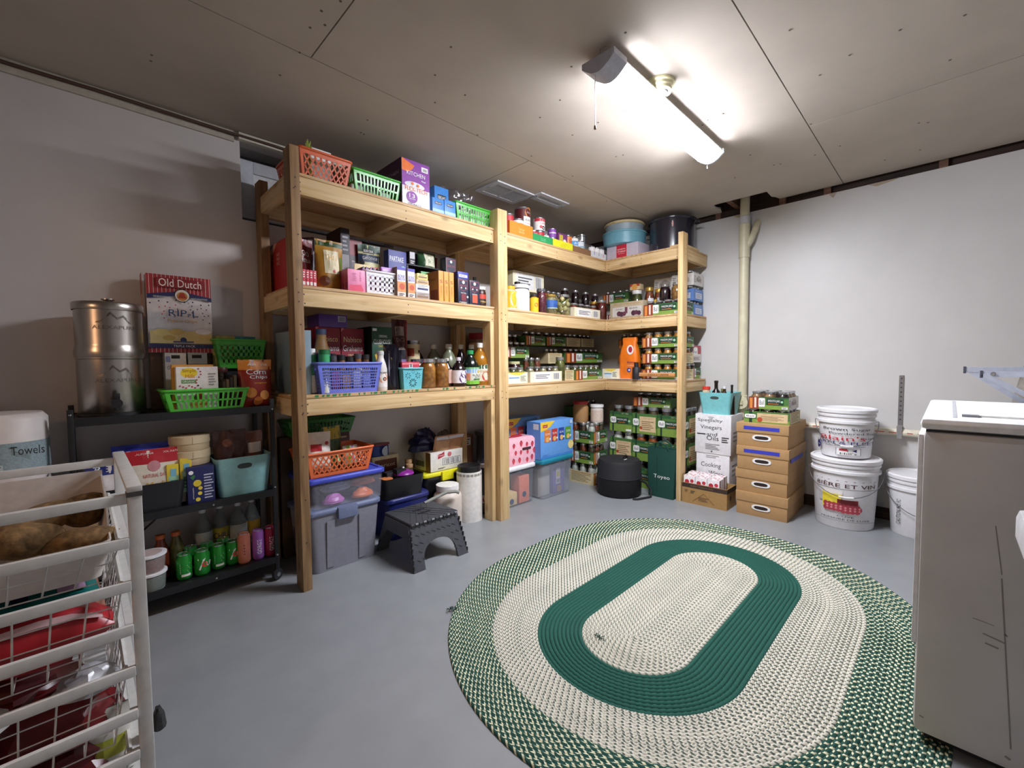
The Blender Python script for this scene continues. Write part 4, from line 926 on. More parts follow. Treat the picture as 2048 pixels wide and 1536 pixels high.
# red slant-cut display box seen through the open end
rb = thing('magazine_box', 'tall red box with a peach corner at the middle deck left end', 'box', (-2.735, .545-.02, Z2), -PI/2)
part('carton_body', MB().box(0, .33, 0, .07, 0, .29), mat('#b8282c', .5), rb, bev=.002)
F_ = MB().add([(0, -.0008, .19), (.14, -.0008, .29), (0, -.0008, .29)], [(0,1,2)]); part('printed_panel', F_, mat('#e0a488', .5), rb)
part('printed_panel', MB().add([(0, -.0012, .25), (.09, -.0012, .29), (0, -.0012, .29)], [(0,1,2)]), mat('#33406c', .5), rb)
for k, (s, zz) in enumerate((('NO', .22), ('MESS', .195), ('FSC', .17))):
    vs, fs, a = text_mesh(s); part('lettering', MB().add([(.155+x*.05, -.0012, zz+y*.018) for x, y in vs], fs), mat('#e8c8b0', .5), rb)
pouch('snack_pouch', 'dark pouch with a white tag beside the tall red box', (-2.61, .33, Z2), .13, .33, .05, mat('#3c2430', .3), [('p', 'f', .5, .7, .95, .95, mat('#d8d4d4', .4))], rotz=-.9, waves=.3)
for k in range(4): lbox('biscuit_pack', ORD[k]+' small red biscuit box at the left end of the middle deck', 'box', (-2.728+.018*k, -2.712+.018*k, Z2, 1.64), .03, Z2, .15, mat('#d0344a', .45), [('p', 'f', .1, .1, .9, .3, WLAB), ('lines', 'f', .2, .5, .8, .9, 3, WLAB)], 'red biscuit boxes')
pouch('chip_bag', 'dark red tortilla chip bag leaning behind the red biscuit boxes', (-2.672, .215, Z2), .15, .29, .07, mat('#6c1218', .35), [('t', 'f', .5, .72, .6, .1, 'NACHO', WHITE), ('t', 'f', .55, .58, .55, .07, 'TORTILLA', WHITE), ('poly', 'f', [(.55, .15), (.9, .3), (.75, .05)], mat('#d8882c', .5)), ('poly', 'f', [(.1, .3), (.4, .42), (.35, .2)], mat('#9a2a2c', .5))], rotz=.25, waves=.25)
pouch('chip_bag', 'golden yellow chip bag between the dark red bag and tall boxes', (-2.545, .14, Z2), .155, .285, .07, mat('#a87828', .35), [('p', 'f', .0, .88, 1, .97, mat('#2c4a24', .4)), ('p', 'f', .25, .35, .8, .8, mat('#d8cca8', .4)), ('t', 'f', .5, .66, .45, .1, 'THIN', mat('#d89a2c', .4)), ('c', 'f', .6, .4, .06, mat('#b03a2c', .4)), ('p', 'f', .85, .4, .95, .7, mat('#5c7a2c', .4)), ('c', 'f', .25, .2, .18, mat('#6a3a1c', .4))], waves=.2, dseed=4)
carton('cracker_box', 'tall narrow black box with a red foot behind the golden bag', 'box', (-2.40, .25, Z2), .055, .2, .41, mat('#2c2830', .5), [('p', 'f', 0, 0, 1, .36, mat('#c04048', .45)), ('p', 'f', .1, .4, .9, .62, mat('#8a8488', .5)), ('lines', 'f', .2, .66, .8, .9, 4, mat('#9a969c', .5)), ('p', 'l', 0, 0, 1, 1, mat('#2a1c1c', .6))])
carton('cracker_box', 'grey box with a red top behind the purple packets', 'box', (-2.315, .3, Z2), .09, .18, .365, mat('#6a6468', .5), [('p', 'f', 0, .74, 1, 1, mat('#8a2430', .45)), ('t', 'f', .5, .6, .5, .1, 'TRIO', mat('#c8c0c4', .5)), ('p', 'f', .1, .1, .9, .4, mat('#b8b4b4', .5))])
for k in range(4): carton('gelatin_box', ['front pink box with raspberry gelatin picture', 'pink box just behind the front one in the row', 'third pink box back in the row', 'rearmost pink box of the row'][k], 'box', (-2.444, .02+.037*k, Z2), .1, .036, .123, mat('#e88ab0', .45), [('p', 'f', .1, .04, .8, .3, mat('#e0486c', .45)), ('poly', 'f', [(.1, .28), (.75, .34), (.9, .1), (.85, .04), (.05, .04)], mat('#e0486c', .45)), ('t', 'f', .72, .7, .1, .4, 'KATOI', mat('#b84a7c', .5), True), ('lines', 'f', .25, .45, .5, .85, 6, mat('#c86a98', .5)), ('p', 'l', 0, 0, 1, 1, mat('#a8506c', .5)), ('p', 'l', .3, .15, .7, .4, mat('#6c3448', .5))], group='row of pink gelatin boxes')
basket('plastic_crate', 'white plastic crate with square holes on the middle deck', (-2.27, .15, Z2), .205, .2, .135, mat('#ecebee', .4), 'squares', taper=.95)
for k in range(14): carton('tea_packet', ORD[k]+' upright drink packet from the left in the white crate', 'packet', (-2.355+.0075*k, .12+.004*(k % 3), Z2+.01), .0055, .09, .155+.006*(k % 2), [mat('#8a3f9c', .4), mat('#3c6a3c', .4), mat('#b02c50', .4), mat('#a870c4', .4)][k % 4], group='drink packets in the white crate', bev=.0008)
carton('mango_box', 'lilac and mint drink mix box at the front of the white crate', 'box', (-2.22, .075, Z2+.01), .085, .03, .165, mat('#b878d0', .45), [('p', 'f', 0, .5, 1, .78, mat('#b8ecc8', .45)), ('t', 'f', .5, .6, .8, .08, 'AMAZING', INK), ('p', 'f', .1, .85, .9, .93, mat('#e0c4ec', .4))])
carton('mango_box', 'small red and green fruit box in the right of the white crate', 'box', (-2.155, .1, Z2+.01), .05, .05, .15, mat('#c8402c', .45), [('c', 'f', .5, .7, .3, mat('#f0a83c', .4)), ('p', 'f', 0, .4, .4, .6, mat('#3c9a3c', .4))])
carton('card_sleeve', 'pale yellow card standing at the back of the white crate', 'card', (-2.32, .2, Z2+.01), .1, .004, .19, mat('#e8d098', .5), [])
pouch('soup_pouch', 'green and cream clam chowder pouch behind the white crate', (-2.235, .28, Z2), .15, .345, .06, mat('#c8c08a', .4), [('p', 'f', 0, .86, 1, 1, mat('#20402c', .4)), ('p', 'f', 0, .68, 1, .82, mat('#20304c', .4)), ('p', 'f', .2, .84, .7, .92, INK), ('t', 'f', .45, .88, .44, .05, 'BEAR CREEK', WHITE), ('t', 'f', .5, .75, .7, .05, 'CLAM CHOWDER', WLAB), ('p', 'f', .5, .52, 1, .6, mat('#c84a3c', .4)), ('c', 'f', .12, .66, .1, INK), ('c', 'f', .4, .4, .2, mat('#d8d0b0', .4))], waves=.1)
lbox('cookie_box', 'navy box with a round cookie picture on the middle deck', 'box', (-2.15,-2.022,1.715,1.872), .19, Z2, .06, mat('#2a3488', .45), [('t', 'f', .45, .83, .76, .1, 'PARTAKE', WHITE), ('c', 'f', .45, .6, .22, mat('#e0a458', .5)), ('c', 'f', .45, .6, .05, INK), ('c', 'f', .8, .66, .12, mat('#9cd8dc', .5)), ('c', 'f', .15, .5, .14, mat('#b8dce8', .5)), ('p', 'f', .1, .05, .9, .3, mat('#8a94c8', .5))])
for k, q in enumerate(((-2.185, -2.128), (-2.113, -2.063))): lbox('broth_carton', ['left orange and white drink carton by the white crate', 'right orange and white drink carton by the stacked tins'][k], 'carton', (*q, Z2, 1.733), .03, Z2, .08, mat('#ece4e0', .45), [('p', 'f', 0, .9, 1, 1, mat('#4a44b0', .45)), ('t', 'f', .5, .7, .8, .1, 'BONE', mat('#4a4ab0', .5)), ('t', 'f', .5, .6, .8, .08, 'BROTH', mat('#4a4ab0', .5)), ('p', 'f', 0, .18, 1, .52, mat('#e0904c', .45)), ('c', 'f', .55, .36, .34, mat('#c8502c', .45)), ('lines', 'f', .2, .04, .8, .14, 2, INK), ('p', 'l', 0, 0, 1, 1, mat('#7c6c64', .5))], 'orange and white cartons')
st_ = [('glass_dish', 'clear lidded dish at the bottom of the small stack', 'dish', .046, '#a89c98', .1), ('tea_box', 'white box with a blue band in the small stack', 'box', .05, '#ece8ea', .098), ('tea_box', 'brown and cream flat box in the small stack', 'box', .028, '#d8b88a', .09), ('tea_box', 'pale yellow box on top of the small stack', 'box', .038, '#e6d680', .078)]
zz = Z2
for n_, lb, ct, hh, c_, ww in st_:
    carton(n_, lb, ct, (-2.0, .04, zz), ww, .1, hh, mat(c_, .4), [('p', 'f', .1, .3, .9, .55, mat('#3a3c68', .5) if c_ == '#ece8ea' else mat('#8a6a4a', .5)), ('lines', 'f', .15, .62, .85, .92, 2, mat('#7a6a58', .6))], group='stack of small boxes'); zz += hh+.0005
for k in range(3): carton('chocolate_box', ['left amber box of the three upright ones', 'middle amber box of the three upright ones', 'right amber box of the three upright ones'][k], 'box', (-1.866+.042*k, .03, Z2), .0385, .16, .2, mat('#dc9038', .45), [('p', 'f', .08, .02, .92, .98, mat('#e6a24a', .45)), ('t', 'f', .5, .66, .6, .1, 'S', mat('#8a2c1c', .5)), ('t', 'f', .5, .38, .34, .3, 'CARAMEL', mat('#a8501c', .5), True), ('p', 'l', 0, 0, 1, 1, mat('#a8702c', .5)), ('p', 'l', .45, .05, .95, .4, mat('#7a3a1c', .5)), ('t', 'l', .55, .75, .5, .08, 'Dark', mat('#5c2c14', .5))], group='amber boxes')
# wire riser behind with spices and pouches
rs = thing('spice_riser', 'small black riser shelf at the back of the middle deck', 'riser', (-1.83, .33, Z2))
part('riser_top', MB().box(-.16, .13, -.09, .09, .255, .263), BLACK, rs, bev=.002)
for sx_ in (-1, 1):
    for sy_ in (-1, 1): part('leg', MB().box(sx_*.13-.02-.005, sx_*.13-.02+.005, sy_*.08-.005, sy_*.08+.005, 0, .255), BLACK, rs)
pouch('coffee_pouch', 'dark green pouch with a cream label on the black riser', (-1.79, .31, Z2+.264), .15, .115, .07, mat('#28502c', .4), [('p', 'f', .3, .05, .9, .92, mat('#dcdcc0', .5)), ('lines', 'f', .45, .2, .8, .7, 5, mat('#4a6a4a', .6)), ('t', 'f', .62, .8, .3, .08, 'HERBAL', mat('#2c4a30', .6))], waves=.15)
carton('spice_box', 'black and white spice box on the riser beside the green pouch', 'box', (-1.915, .29, Z2+.264), .045, .06, .1, mat('#26242a', .5), [('p', 'f', .1, .5, .95, .95, mat('#c8c8cc', .5)), ('lines', 'f', .2, .15, .9, .4, 2, WLAB)])
pouch('berry_pouch', 'dark red and blue snack pouch at the very back of the middle deck', (-1.72, .46, Z2+.13), .26, .27, .06, mat('#5c2028', .35), [('p', 'f', 0, .5, .35, 1, mat('#28307c', .4)), ('p', 'f', .5, .6, .95, .68, mat('#c88a84', .4)), ('c', 'f', .6, .8, .12, mat('#9a4a48', .4))], waves=.4)
for k in range(6): bottle('spice_jar', ORD[k]+' dark spice jar under the black riser', (-1.95+.045*k, .29, Z2), .02, .11, mat('#241814', .3), None, 'wide', LIDB, neck=.85, group='spice jars under the riser', cat='jar')
carton('seasoning_box', 'green seasoning box behind the amber boxes', 'box', (-1.83, .225, Z2), .12, .04, .225, mat('#3c9a3c', .45), [('t', 'f', .4, .9, .2, .1, 'D', WHITE), ('p', 'f', 0, .6, 1, .7, mat('#1c5c2c', .5))])
NV = mat('#232a40', .45); MAR = mat('#b84a58', .5)
cd_ = [('poly', 'f', [(.08, .95), (.92, .95), (.92, .62), (.5, .5), (.08, .62)], mat('#8a3644', .5)), ('poly', 'f', [(.12, .92), (.88, .92), (.88, .635), (.5, .53), (.12, .635)], NV), ('c', 'f', .5, .86, .12, WLAB), ('t', 'f', .5, .73, .7, .07, 'DARK CHOC', MAR), ('c', 'f', .3, .64, .06, WLAB), ('c', 'f', .7, .64, .06, WLAB), ('t', 'f', .5, .44, .5, .05, 'NATURAL', WLAB), ('p', 'f', .28, .14, .72, .4, mat('#7c2c38', .5)), ('c', 'f', .86, .3, .08, WLAB), ('t', 'f', .45, .06, .7, .08, 'CHERRY', WLAB)]
carton('cocoa_box', 'navy box with a red shield, left of the front pair', 'box', (-1.682, .03, Z2), .092, .07, .172, NV, cd_, group='navy shield boxes')
carton('cocoa_box', 'navy box with an orange drink picture, right of the front pair', 'box', (-1.583, .03, Z2), .092, .07, .172, NV, cd_[:-3]+[('p', 'f', .25, .1, .75, .42, mat('#c8583c', .5))], group='navy shield boxes')
carton('cocoa_box', 'navy box with a red shield raised behind the front pair', 'box', (-1.655, .2, Z2), .09, .07, .345, NV, [('p', 'f', 0, 0, 1, .48, mat('#1c1c24', .5))]+[(q[0], q[1], *[(a if not isinstance(a, float) else a) for a in q[2:]]) for q in []]+[('poly', 'f', [(.08, .97), (.92, .97), (.92, .75), (.5, .66), (.08, .75)], mat('#8a3644', .5)), ('poly', 'f', [(.13, .955), (.87, .955), (.87, .76), (.5, .68), (.13, .76)], NV), ('c', 'f', .5, .92, .11, WLAB), ('t', 'f', .5, .83, .7, .04, 'DARK CHOC', MAR)], group='navy shield boxes')
carton('tea_box', 'small blue and white box standing on the left navy box', 'box', (-1.68, .035, Z2+.1725), .09, .06, .046, mat('#3640a0', .45), [('p', 'f', .1, .2, .9, .6, WLAB), ('lines', 'f', .15, .25, .85, .55, 2, mat('#5c68b8', .5))])
bottle('spread_jar', 'chocolate spread jar with a white lid beside the navy boxes', (-1.482, .09, Z2), .042, .145, mat('#3a1a10', .3), None, 'wide', LIDW, (.12, .62, mat('#c8402c', .5)), neck=.84, cat='jar', wmap=[('p', 'f', .2, .0, .8, .55, mat('#2a1a14', .5)), ('t', 'f', .5, .3, .4, .2, 'Hazel', mat('#d8b060', .5))])
for k, (x, y, h) in enumerate(((-1.6, .3, .24), (-1.53, .28, .26), (-1.475, .33, .25), (-1.56, .36, .27), (-1.44+.0, .2, .24))): bottle('sauce_bottle', ORD[k]+' dark sauce bottle at the back by the middle post', (x, y, Z2), .026, h, mat('#1e1210', .25), None, 'round', [mat('#d8c8c0', .4), BLACK, mat('#c8a43c', .4), WHITE, BLACK][k], neck=.42, group='dark sauce bottles at the back')
# ================================================================= middle deck, right bay
bottle('mustard_jug', 'white jug with a yellow label right of the middle post', (-1.185, .09, Z2), .055, .185, mat('#ece8e0', .4), None, 'wide', mat('#e8b020', .4), (.1, .8, mat('#e8b428', .45)), neck=.7, wmap=[('c', 'f', .5, .5, .22, WLAB, 1.5)])
bottle('mayo_jug', 'white bottle behind the yellow labelled jug', (-1.12, .17, Z2), .05, .2, mat('#f0eeea', .4), None, 'wide', mat('#26306c', .4), neck=.7)
t = bottle('white_jar', 'large white jar with a white lid on the middle deck', (-1.045, .11, Z2), .075, .215, mat('#f4f3f0', .3), None, 'wide', WHITE, neck=.8, cat='jar')
part('jar_ring', MB().lathe([(.063, .178), (.063, .186)], 20, caps=False), mat('#6a6866', .4), t)
lbox('case_box', 'cream case with barcode raised at the back right of the middle post', 'box', (-.935, -.54, Z2, 1.935), .3, Z2+.22, .2, mat('#e8e2bc', .6), ball_decos('whitebar'))
jarcase('cream case at the back holding up the raised barcode case', (-.737, .3, Z2), .395, .2, .09, 'whitebar', 4, 2, .13, .042, 'bean', jars=False)
bottle('sauce_bottle', 'tall black bottle between the white jar and red jar', (-.985, .2, Z2), .024, .26, mat('#15151a', .3), None, 'tube', BLACK, (.2, .7, mat('#2c2c34', .5)), neck=.9)
bottle('drink_can', 'blue can standing behind the yellow and red bottle', (-.92, .17, Z2), .028, .21, mat('#2a3498', .35), None, 'tube', mat('#2a3498', .35), neck=.9, cat='can', lab=(.3, .9, mat('#2c36a0', .4)), wmap=[('c', 'f', .5, .6, .2, WLAB)])
bottle('mustard_bottle', 'yellow and red labelled bottle at the front of the middle deck', (-.925, .07, Z2), .036, .15, mat('#d89a18', .35), None, 'wide', mat('#26262c', .4), (.03, .8, mat('#ecc020', .45)), neck=.6, wmap=[('p', 'f', .66, 0, 1, 1, mat('#c8502c', .45)), ('c', 'f', .4, .5, .14, mat('#c83c2c', .45))])
jar('tall jar of red cabbage on the middle deck', (-.828, .08, Z2), .205, .046, lumpy('#8c2c44', '#5a1428', 60), mat('#8a8a8e', .3, .8))
for x, y in ((-.71, .08), (-.63, .18)):
    t = jar('squat jar of pale kraut with a blue label' if x < -.7 else 'second kraut jar tucked behind the blue labelled one', (x, y, Z2), .17, .058, FD['pale'], GOLD)
    if x < -.7: wrap(t, .0585, .045, .12, [('p', 'f', .08, 0, .92, 1, mat('#3460a8', .45)), ('poly', 'f', [(.3, .15), (.9, .15), (.9, .7), (.6, .95), (.3, .7)], WHITE), ('t', 'f', .6, .45, .45, .24, 'Vlasic', mat('#243c8c', .5)), ('p', 'f', .1, .05, .9, .14, mat('#d8cc4a', .5))])
egg = thing('egg_jar', 'big jar of whole pale pickled eggs on the middle deck', 'jar', (-.515, .1, Z2))
g_, c_, l_ = jar_mesh(.19, .068, None, LIDM, .9); link('glass', g_, None, egg); link('lid', l_, None, egg)
for k in range(15):
    a = k*2.4; z = .025+.042*(k//4); part('pickled_egg', MB().lathe([(.001, -.024), (.015, -.018), (.021, 0), (.017, .015), (.001, .024)], 10, caps=False), mat('#d2c488', .4), egg, sm=80, loc=(.043*math.cos(a), .043*math.sin(a), z), rot=(.5*math.sin(k), .4*math.cos(k), 0))
jarcase('raised green picture case at the back of the middle deck', (-.38, .3, Z2+.14), .3, .22, .095, 'mason', 4, 2, .12, .034, 'bean')
jarcase('green case under the raised one at the back of the middle deck', (-.38, .3, Z2), .3, .22, .09, 'mason', 4, 2, .13, .036, 'berry', jars=False)
jarcase('cream open tray of mixed jars near the inside corner', (-.235, .035, Z2), .40, .2, .088, 'whitebar', 4, 2, .125, .042, ['sauce', 'bean', 'dry'], rows=2)
for k, (x, y, lm) in enumerate(((.035, .06, LIDM), (.07, .17, GOLD))): jar(['ketchup coloured jar standing at the inside corner', 'second red sauce jar with a gold lid behind the corner one'][k], (x-.01, y, Z2), .19, .052, FD['tomato'], lm)
jarcase('plain tan case under the dark berry jars in the back corner', (.055, .285, Z2), .6, .2, .14, 'tan', 2, 1, .1, .03, None, jars=False)
for k in range(7): jar(ORD[k]+' dark berry jar from the left in the back corner', (-.2+.085*k, .33+.07*(k % 2), Z2+.1405), .17, .04, FD['berry'], LIDM, group='dark berry jars in the back corner')
# ================================================================= middle deck, right run
lw_ = [('p', 'f', .08, .12, .96, .7, mat('#c9c3bc', .6)), ('t', 'f', .52, .86, .8, .14, 'JELLY CANNING', mat('#b08a40', .5)), ('c', 'f', .28, .3, .07, mat('#5c3044', .5)), ('c', 'f', .36, .26, .07, mat('#4a2438', .5)), ('c', 'f', .44, .28, .06, mat('#5c3044', .5)), ('p', 'f', .46, .3, .54, .68, mat('#6c3c50', .5)), ('c', 'f', .72, .28, .07, mat('#4a2438', .5)), ('c', 'f', .8, .3, .06, mat('#5c3044', .5)), ('c', 'f', .88, .26, .06, mat('#4a2438', .5)), ('t', 'f', .3, .56, .2, .08, 'HALF PINT', INK), ('t', 'f', .72, .58, .24, .08, 'DELUXE SET', INK)]
carton('jelly_box', 'tan jelly jar box with berry pictures on the right run', 'box', (.02, -.21, Z2), .34, .2, .148, mat('#b4a488', .6), lw_, RZ)
jarcase('green mason jam case of the right run', (.015, -.555, Z2), .335, .25, .098, 'mason', 4, 3, .125, .038, 'jam', RZ, {'r': 'mason'}, rows=3)
jarcase('green case in the dark back corner of the middle deck', (.37, .12, Z2+.2), .3, .125, .1, 'mason', 4, 2, .12, .034, 'berry', RZ)
jarcase('lower green case in the dark back corner of the middle deck', (.37, .12, Z2), .3, .125, .09, 'mason', 4, 2, .13, .034, 'berry', RZ, jars=False)
jar('jar of green relish with a white lid behind the jelly box', (.285, -.17, Z2), .285, .055, FD['pickle'], LIDW)
carton('pastry_pack', 'small red and cream pastry pack on the green relish jar', 'packet', (.24, -.17, Z2+.286), .1, .08, .055, mat('#dcc49a', .5), [('p', 'f', 0, .6, 1, 1, mat('#b04030', .5)), ('c', 'f', .5, .5, .3, mat('#e0a050', .5))], RZ)
for k, y in enumerate((-.305, -.385)):
    t = jar(['amber salsa jar with a gold lid and yellow label', 'amber salsa jar with a gold lid beside the labelled one'][k], (.275+.03*k, y, Z2), .295-.02*k, .045, FD['sauce'], GOLD, rotz=RZ)
    wrap(t, .0455, .12, .19, [('p', 'f', .1, .1, .5, .8, mat('#e8c038', .5)), ('p', 'f', .55, .3, .95, 1, mat('#d8dae4', .5))])
jar('large dark purple jelly jar standing behind the jam case', (.19, -.5, Z2+.13), .15, .05, FD['grape'], LIDM)
jar('tall jar of tan apple slices next to the purple jelly jar', (.19, -.61, Z2+.13), .155, .048, FD['apple'], LIDM)
for k in range(3): jar(ORD[k]+' small dark jar between the salsa and jelly jars', (.36, -.36-.06*k, Z2), .2, .028, FD['bean'], LIDM, group='small dark jars on the right run')
carton('case_box', 'white jar case with black lettering high behind the jelly jars', 'box', (.37, -.405, Z2+.25), .2, .12, .13, mat('#d4d0ca', .6), ball_decos('kerr'), RZ)
jarcase('brown case under the white lettered case at the right wall', (.37, -.405, Z2), .2, .12, .249, 'tan', 3, 1, .14, .034, 'bean', RZ, jars=False)
sb = dict(jh=.115, jr=.034)

for k, (zb, stl, lb) in enumerate(((0, 'blue', 'lower blue jar case at the middle deck wall end'), (.135, 'blue', 'upper blue jar case at the middle deck wall end'), (.27, 'kerr', 'white jar case topping the blue cases'))):
    jarcase(lb, (.395, -.715+.002, Z2+zb), .205, .2, .105, stl, 3, 2, .128, .032, 'berry', 0, {'l': stl}, LIDM, rows=2)

# ================================================================= lower deck, left bay
CLR = frosted('#c8ccd8', .35, .2)
bintub('clear_bin', 'cloudy clear plastic bin beside the blue basket at the left end of the lower deck', (-2.71, .26, Z3), .075, .36, .34, frosted('#a8c0cc', .45, .2), taper=.95, hole=False, r=.01)
carton('blue_pack', 'blue soap pack standing in the cloudy bin', 'packet', (-2.71, .2, Z3+.01), .05, .2, .27, mat('#3a7ac0', .45))
pouch('snack_pouch', 'brown film pouch at the left end behind the dark posts', (-2.6, .47, Z3), .15, .38, .06, mat('#6a4a40', .3), [('p', 'f', .2, .3, .8, .6, mat('#8a5a3c', .4))], waves=.4, rotz=.3)
BB = mat('#6a78d8', .4, coat=.2)
basket('plastic_basket', 'periwinkle blue mesh basket of spice jars on the lower deck', (-2.483, .15, Z3), .37, .24, .165, BB, 'grid', taper=.86)
carton('cracker_box', 'plain purple box lying on the two red graham cracker boxes', 'box', (-2.475, .27, Z3+.379), .17, .18, .075, mat('#5c3a8c', .45), [('p', 'f', .66, .45, .93, .9, mat('#c4bcd0', .5)), ('bar', 'f', .7, .5, .9, .85, INK)])
GRH = mat('#8c2434', .45); CRM = mat('#e8d8a0', .5)
for k, x in enumerate((-2.505, -2.355)): carton('graham_cracker_box', ['left red graham cracker box under the purple box', 'right red graham cracker box beside the green cracker box'][k], 'box', (x, .28, Z3+.0), .145, .2, .378, GRH, [('t', 'f', .5, .82, .78, .085, 'Nabisco', CRM), ('t', 'f', .5, .68, .86, .095, 'Grahams', WHITE), ('t', 'f', .5, .57, .44, .03, 'ORIGINAL', CRM), ('poly', 'f', [(0, 1), (.14, 1), (0, .93)], mat('#c86a70', .5)), ('poly', 'f', [(.6, .36), (.95, .48), (.95, .36)], mat('#c89a5c', .5))], group='red graham cracker boxes')
carton('cracker_box', 'dark green cracker box with white lettering on the lower deck', 'box', (-2.19, .22, Z3), .14, .2, .393, mat('#1f4a36', .45), [('t', 'f', .55, .85, .4, .04, 'ORIGINAL', WHITE), ('t', 'f', .5, .76, .84, .075, 'CLUBHOUSE', WHITE), ('t', 'f', .5, .69, .4, .035, 'CRACKERS', mat('#d8b840', .5)), ('poly', 'f', [(.4, .62), (.66, .62), (.66, .5), (.4, .5)], mat('#e0b83c', .5)), ('poly', 'f', [(.12, .55), (.38, .62), (.44, .5), (.2, .44)], mat('#dcb03c', .5)), ('poly', 'f', [(.7, .6), (1, .66), (1, .48)], mat('#c8402c', .5)), ('p', 'f', .04, .93, .24, .97, WHITE), ('p', 'l', 0, 0, 1, 1, mat('#16261c', .6)), ('p', 'l', .7, 0, 1, .4, mat('#a87a34', .5))])
pouch('cocoa_pouch', 'tall dark red cocoa pouch with a kinked top edge', (-2.02, .3, Z3), .115, .455, .06, mat('#4c1c1c', .35), [('p', 'f', .2, .76, .75, .9, mat('#a89088', .5)), ('t', 'f', .5, .7, .6, .06, 'COCOA', mat('#b08878', .5)), ('c', 'f', .5, .52, .3, mat('#b8a8a0', .5)), ('p', 'f', .9, .3, 1, 1, mat('#9a2420', .4))], waves=.5, dseed=9)
can('spice_tin', 'cream and red square spice tin against the wall', (-1.885, .36, Z3), .052, .32, mat('#d8c69a', .5), [('p', 'f', .1, .7, .4, .9, mat('#9a3a20', .5)), ('c', 'f', .66, .82, .07, INK), ('lines', 'f', .15, .3, .8, .62, 5, mat('#a88a5a', .6)), ('bar', 'f', .6, .08, .85, .24, INK), ('p', 'f', -.1, .0, .06, 1, mat('#8c2c28', .5))])
# basket contents
CLUB = mat('#1c6a3c', .45)
bottle('dressing_bottle', 'flat amber bottle with a navy cap rising from the blue basket', (-2.6, .14, Z3+.005), .048, .35, mat('#7a5a34', .3), None, 'round', mat('#26304c', .4), (.2, .62, mat('#3c4870', .45)), neck=.55, sy=.6)
bottle('supplement_bottle', 'green capped supplement bottle at the front of the blue basket', (-2.615, .07, Z3+.005), .028, .235, mat('#d8dcd8', .4), None, 'tube', CLUB, (.55, .98, mat('#3ca468', .45)), neck=.95)
bottle('supplement_bottle', 'white and green bottle at the left corner of the blue basket', (-2.66, .12, Z3+.005), .022, .24, mat('#e8e8e4', .4), None, 'wide', WHITE, (.4, .85, mat('#3c9a58', .45)), neck=.7)
for k in range(10):
    x = -2.56+.024*k; h = (.2, .215, .205, .21, .195)[k % 5]
    bottle('spice_jar', ['front', 'back'][k % 2]+' row spice jar, '+ORD[k//2]+' from the left, in the blue basket', (x, .09+.07*(k % 2), Z3+.005), .021, h, mat(['#6a4a2c', '#3c2a1c', '#8a5a30', '#a89878'][k % 4], .3), None, 'wide', LIDB if k % 3 else mat('#4a4a50', .3), (.25, .6, mat('#e4e0dc', .5)), neck=.9, cat='jar', group='black lidded spice jars in the blue basket '+'rf'[k % 2])
for k in range(5): carton('seasoning_packet', ORD[k]+' seasoning packet low in the blue basket', 'packet', (-2.62+.06*k, .055, Z3+.006), .045, .006, .1+.012*(k % 2), [mat('#e8e0e0', .45), mat('#b8507c', .45), mat('#d8a040', .45), mat('#dcd8e8', .45), mat('#a8b0e0', .45)][k], group='packets seen through the blue basket mesh')
bottle('dressing_bottle', 'white squeeze bottle with an orange peach picture', (-2.285, .07, Z3), .037, .235, mat('#dcd6d0', .35), None, 'round', mat('#c8c8c8', .35), (.1, .5, mat('#e8e4e0', .45)), neck=.5, wmap=[('c', 'f', .5, .55, .24, mat('#d8884a', .5)), ('c', 'f', .55, .5, .1, mat('#7a3a1c', .5)), ('t', 'f', .5, .9, .5, .12, 'ORGANIC', INK)])
FOIL = mat('#1c1a26', .12, .3)
for k in range(3): pouch('foil_pouch', ['glossy black foil pouch nearest the peach bottle', 'glossy black foil pouch in the middle of three', 'glossy black foil pouch beside the turquoise basket'][k], (-2.215+.026*k, .085+.012*k, Z3), .075, .28-.02*k, .024, FOIL, [('p', 'f', .4, .3, .5, .8, mat('#8a8898', .2))], waves=.6, rotz=-.6, dseed=k+3, group='black foil pouches')
pouch('foil_pouch', 'dark grey pouch with a purple corner behind the turquoise basket', (-2.1, .2, Z3), .14, .25, .05, mat('#26242c', .3), [('p', 'f', .6, .5, 1, .75, mat('#7a6a9c', .35))], waves=.4, dseed=12)
basket('plastic_basket', 'small turquoise basket with cut-out flowers on the lower deck', (-2.085, .1, Z3), .145, .13, .13, mat('#6cc0cc', .4), 'solid', taper=.88)
_tq = list(COL.objects)[-1].parent
for (fx, fz, n_, rr_) in ((0, .04, 10, .03), (-.035, .085, 7, .022), (.035, .085, 7, .022), (0, .108, 6, .014)):
    _m2 = MB()
    for k in range(n_):
        a = 2*PI*k/n_; ca, sa = math.cos(a), math.sin(a)
        def fp(r_, o_): x = fx+r_*ca-o_*sa; z = fz+r_*sa+o_*ca; return (x, -(.0572+.0078*z/.13)-.0009, z)
        _m2.add([fp(rr_*.3, 0), fp(rr_*.7, -rr_*.13), fp(rr_, 0), fp(rr_*.7, rr_*.13)], [(0,1,2,3)])
    part('flower_cutout', _m2, mat('#1e4a52', .7), _tq)
carton('yeast_pack', 'red and white packet sticking out of the turquoise basket', 'packet', (-2.085, .06, Z3+.01), .125, .02, .16, mat('#c83248', .45), [('p', 'f', .4, .76, .6, .96, WHITE), ('p', 'f', 0, .9, 1, .95, mat('#e08a94', .45)), ('bar', 'f', .44, .8, .56, .92, INK)])
for k, (x, y) in enumerate(((-1.952, .075), (-1.84, .085), (-1.95, .2))): jar(['quart jar of peach slices nearest the turquoise basket', 'quart jar of peach slices right of another one', 'third jar of peach slices half hidden behind'][k], (x, y, Z3), .19, .053, FD['peach'] if k < 2 else FD['apple'], LIDM)
GRN = mat('#6a6e58', .3)
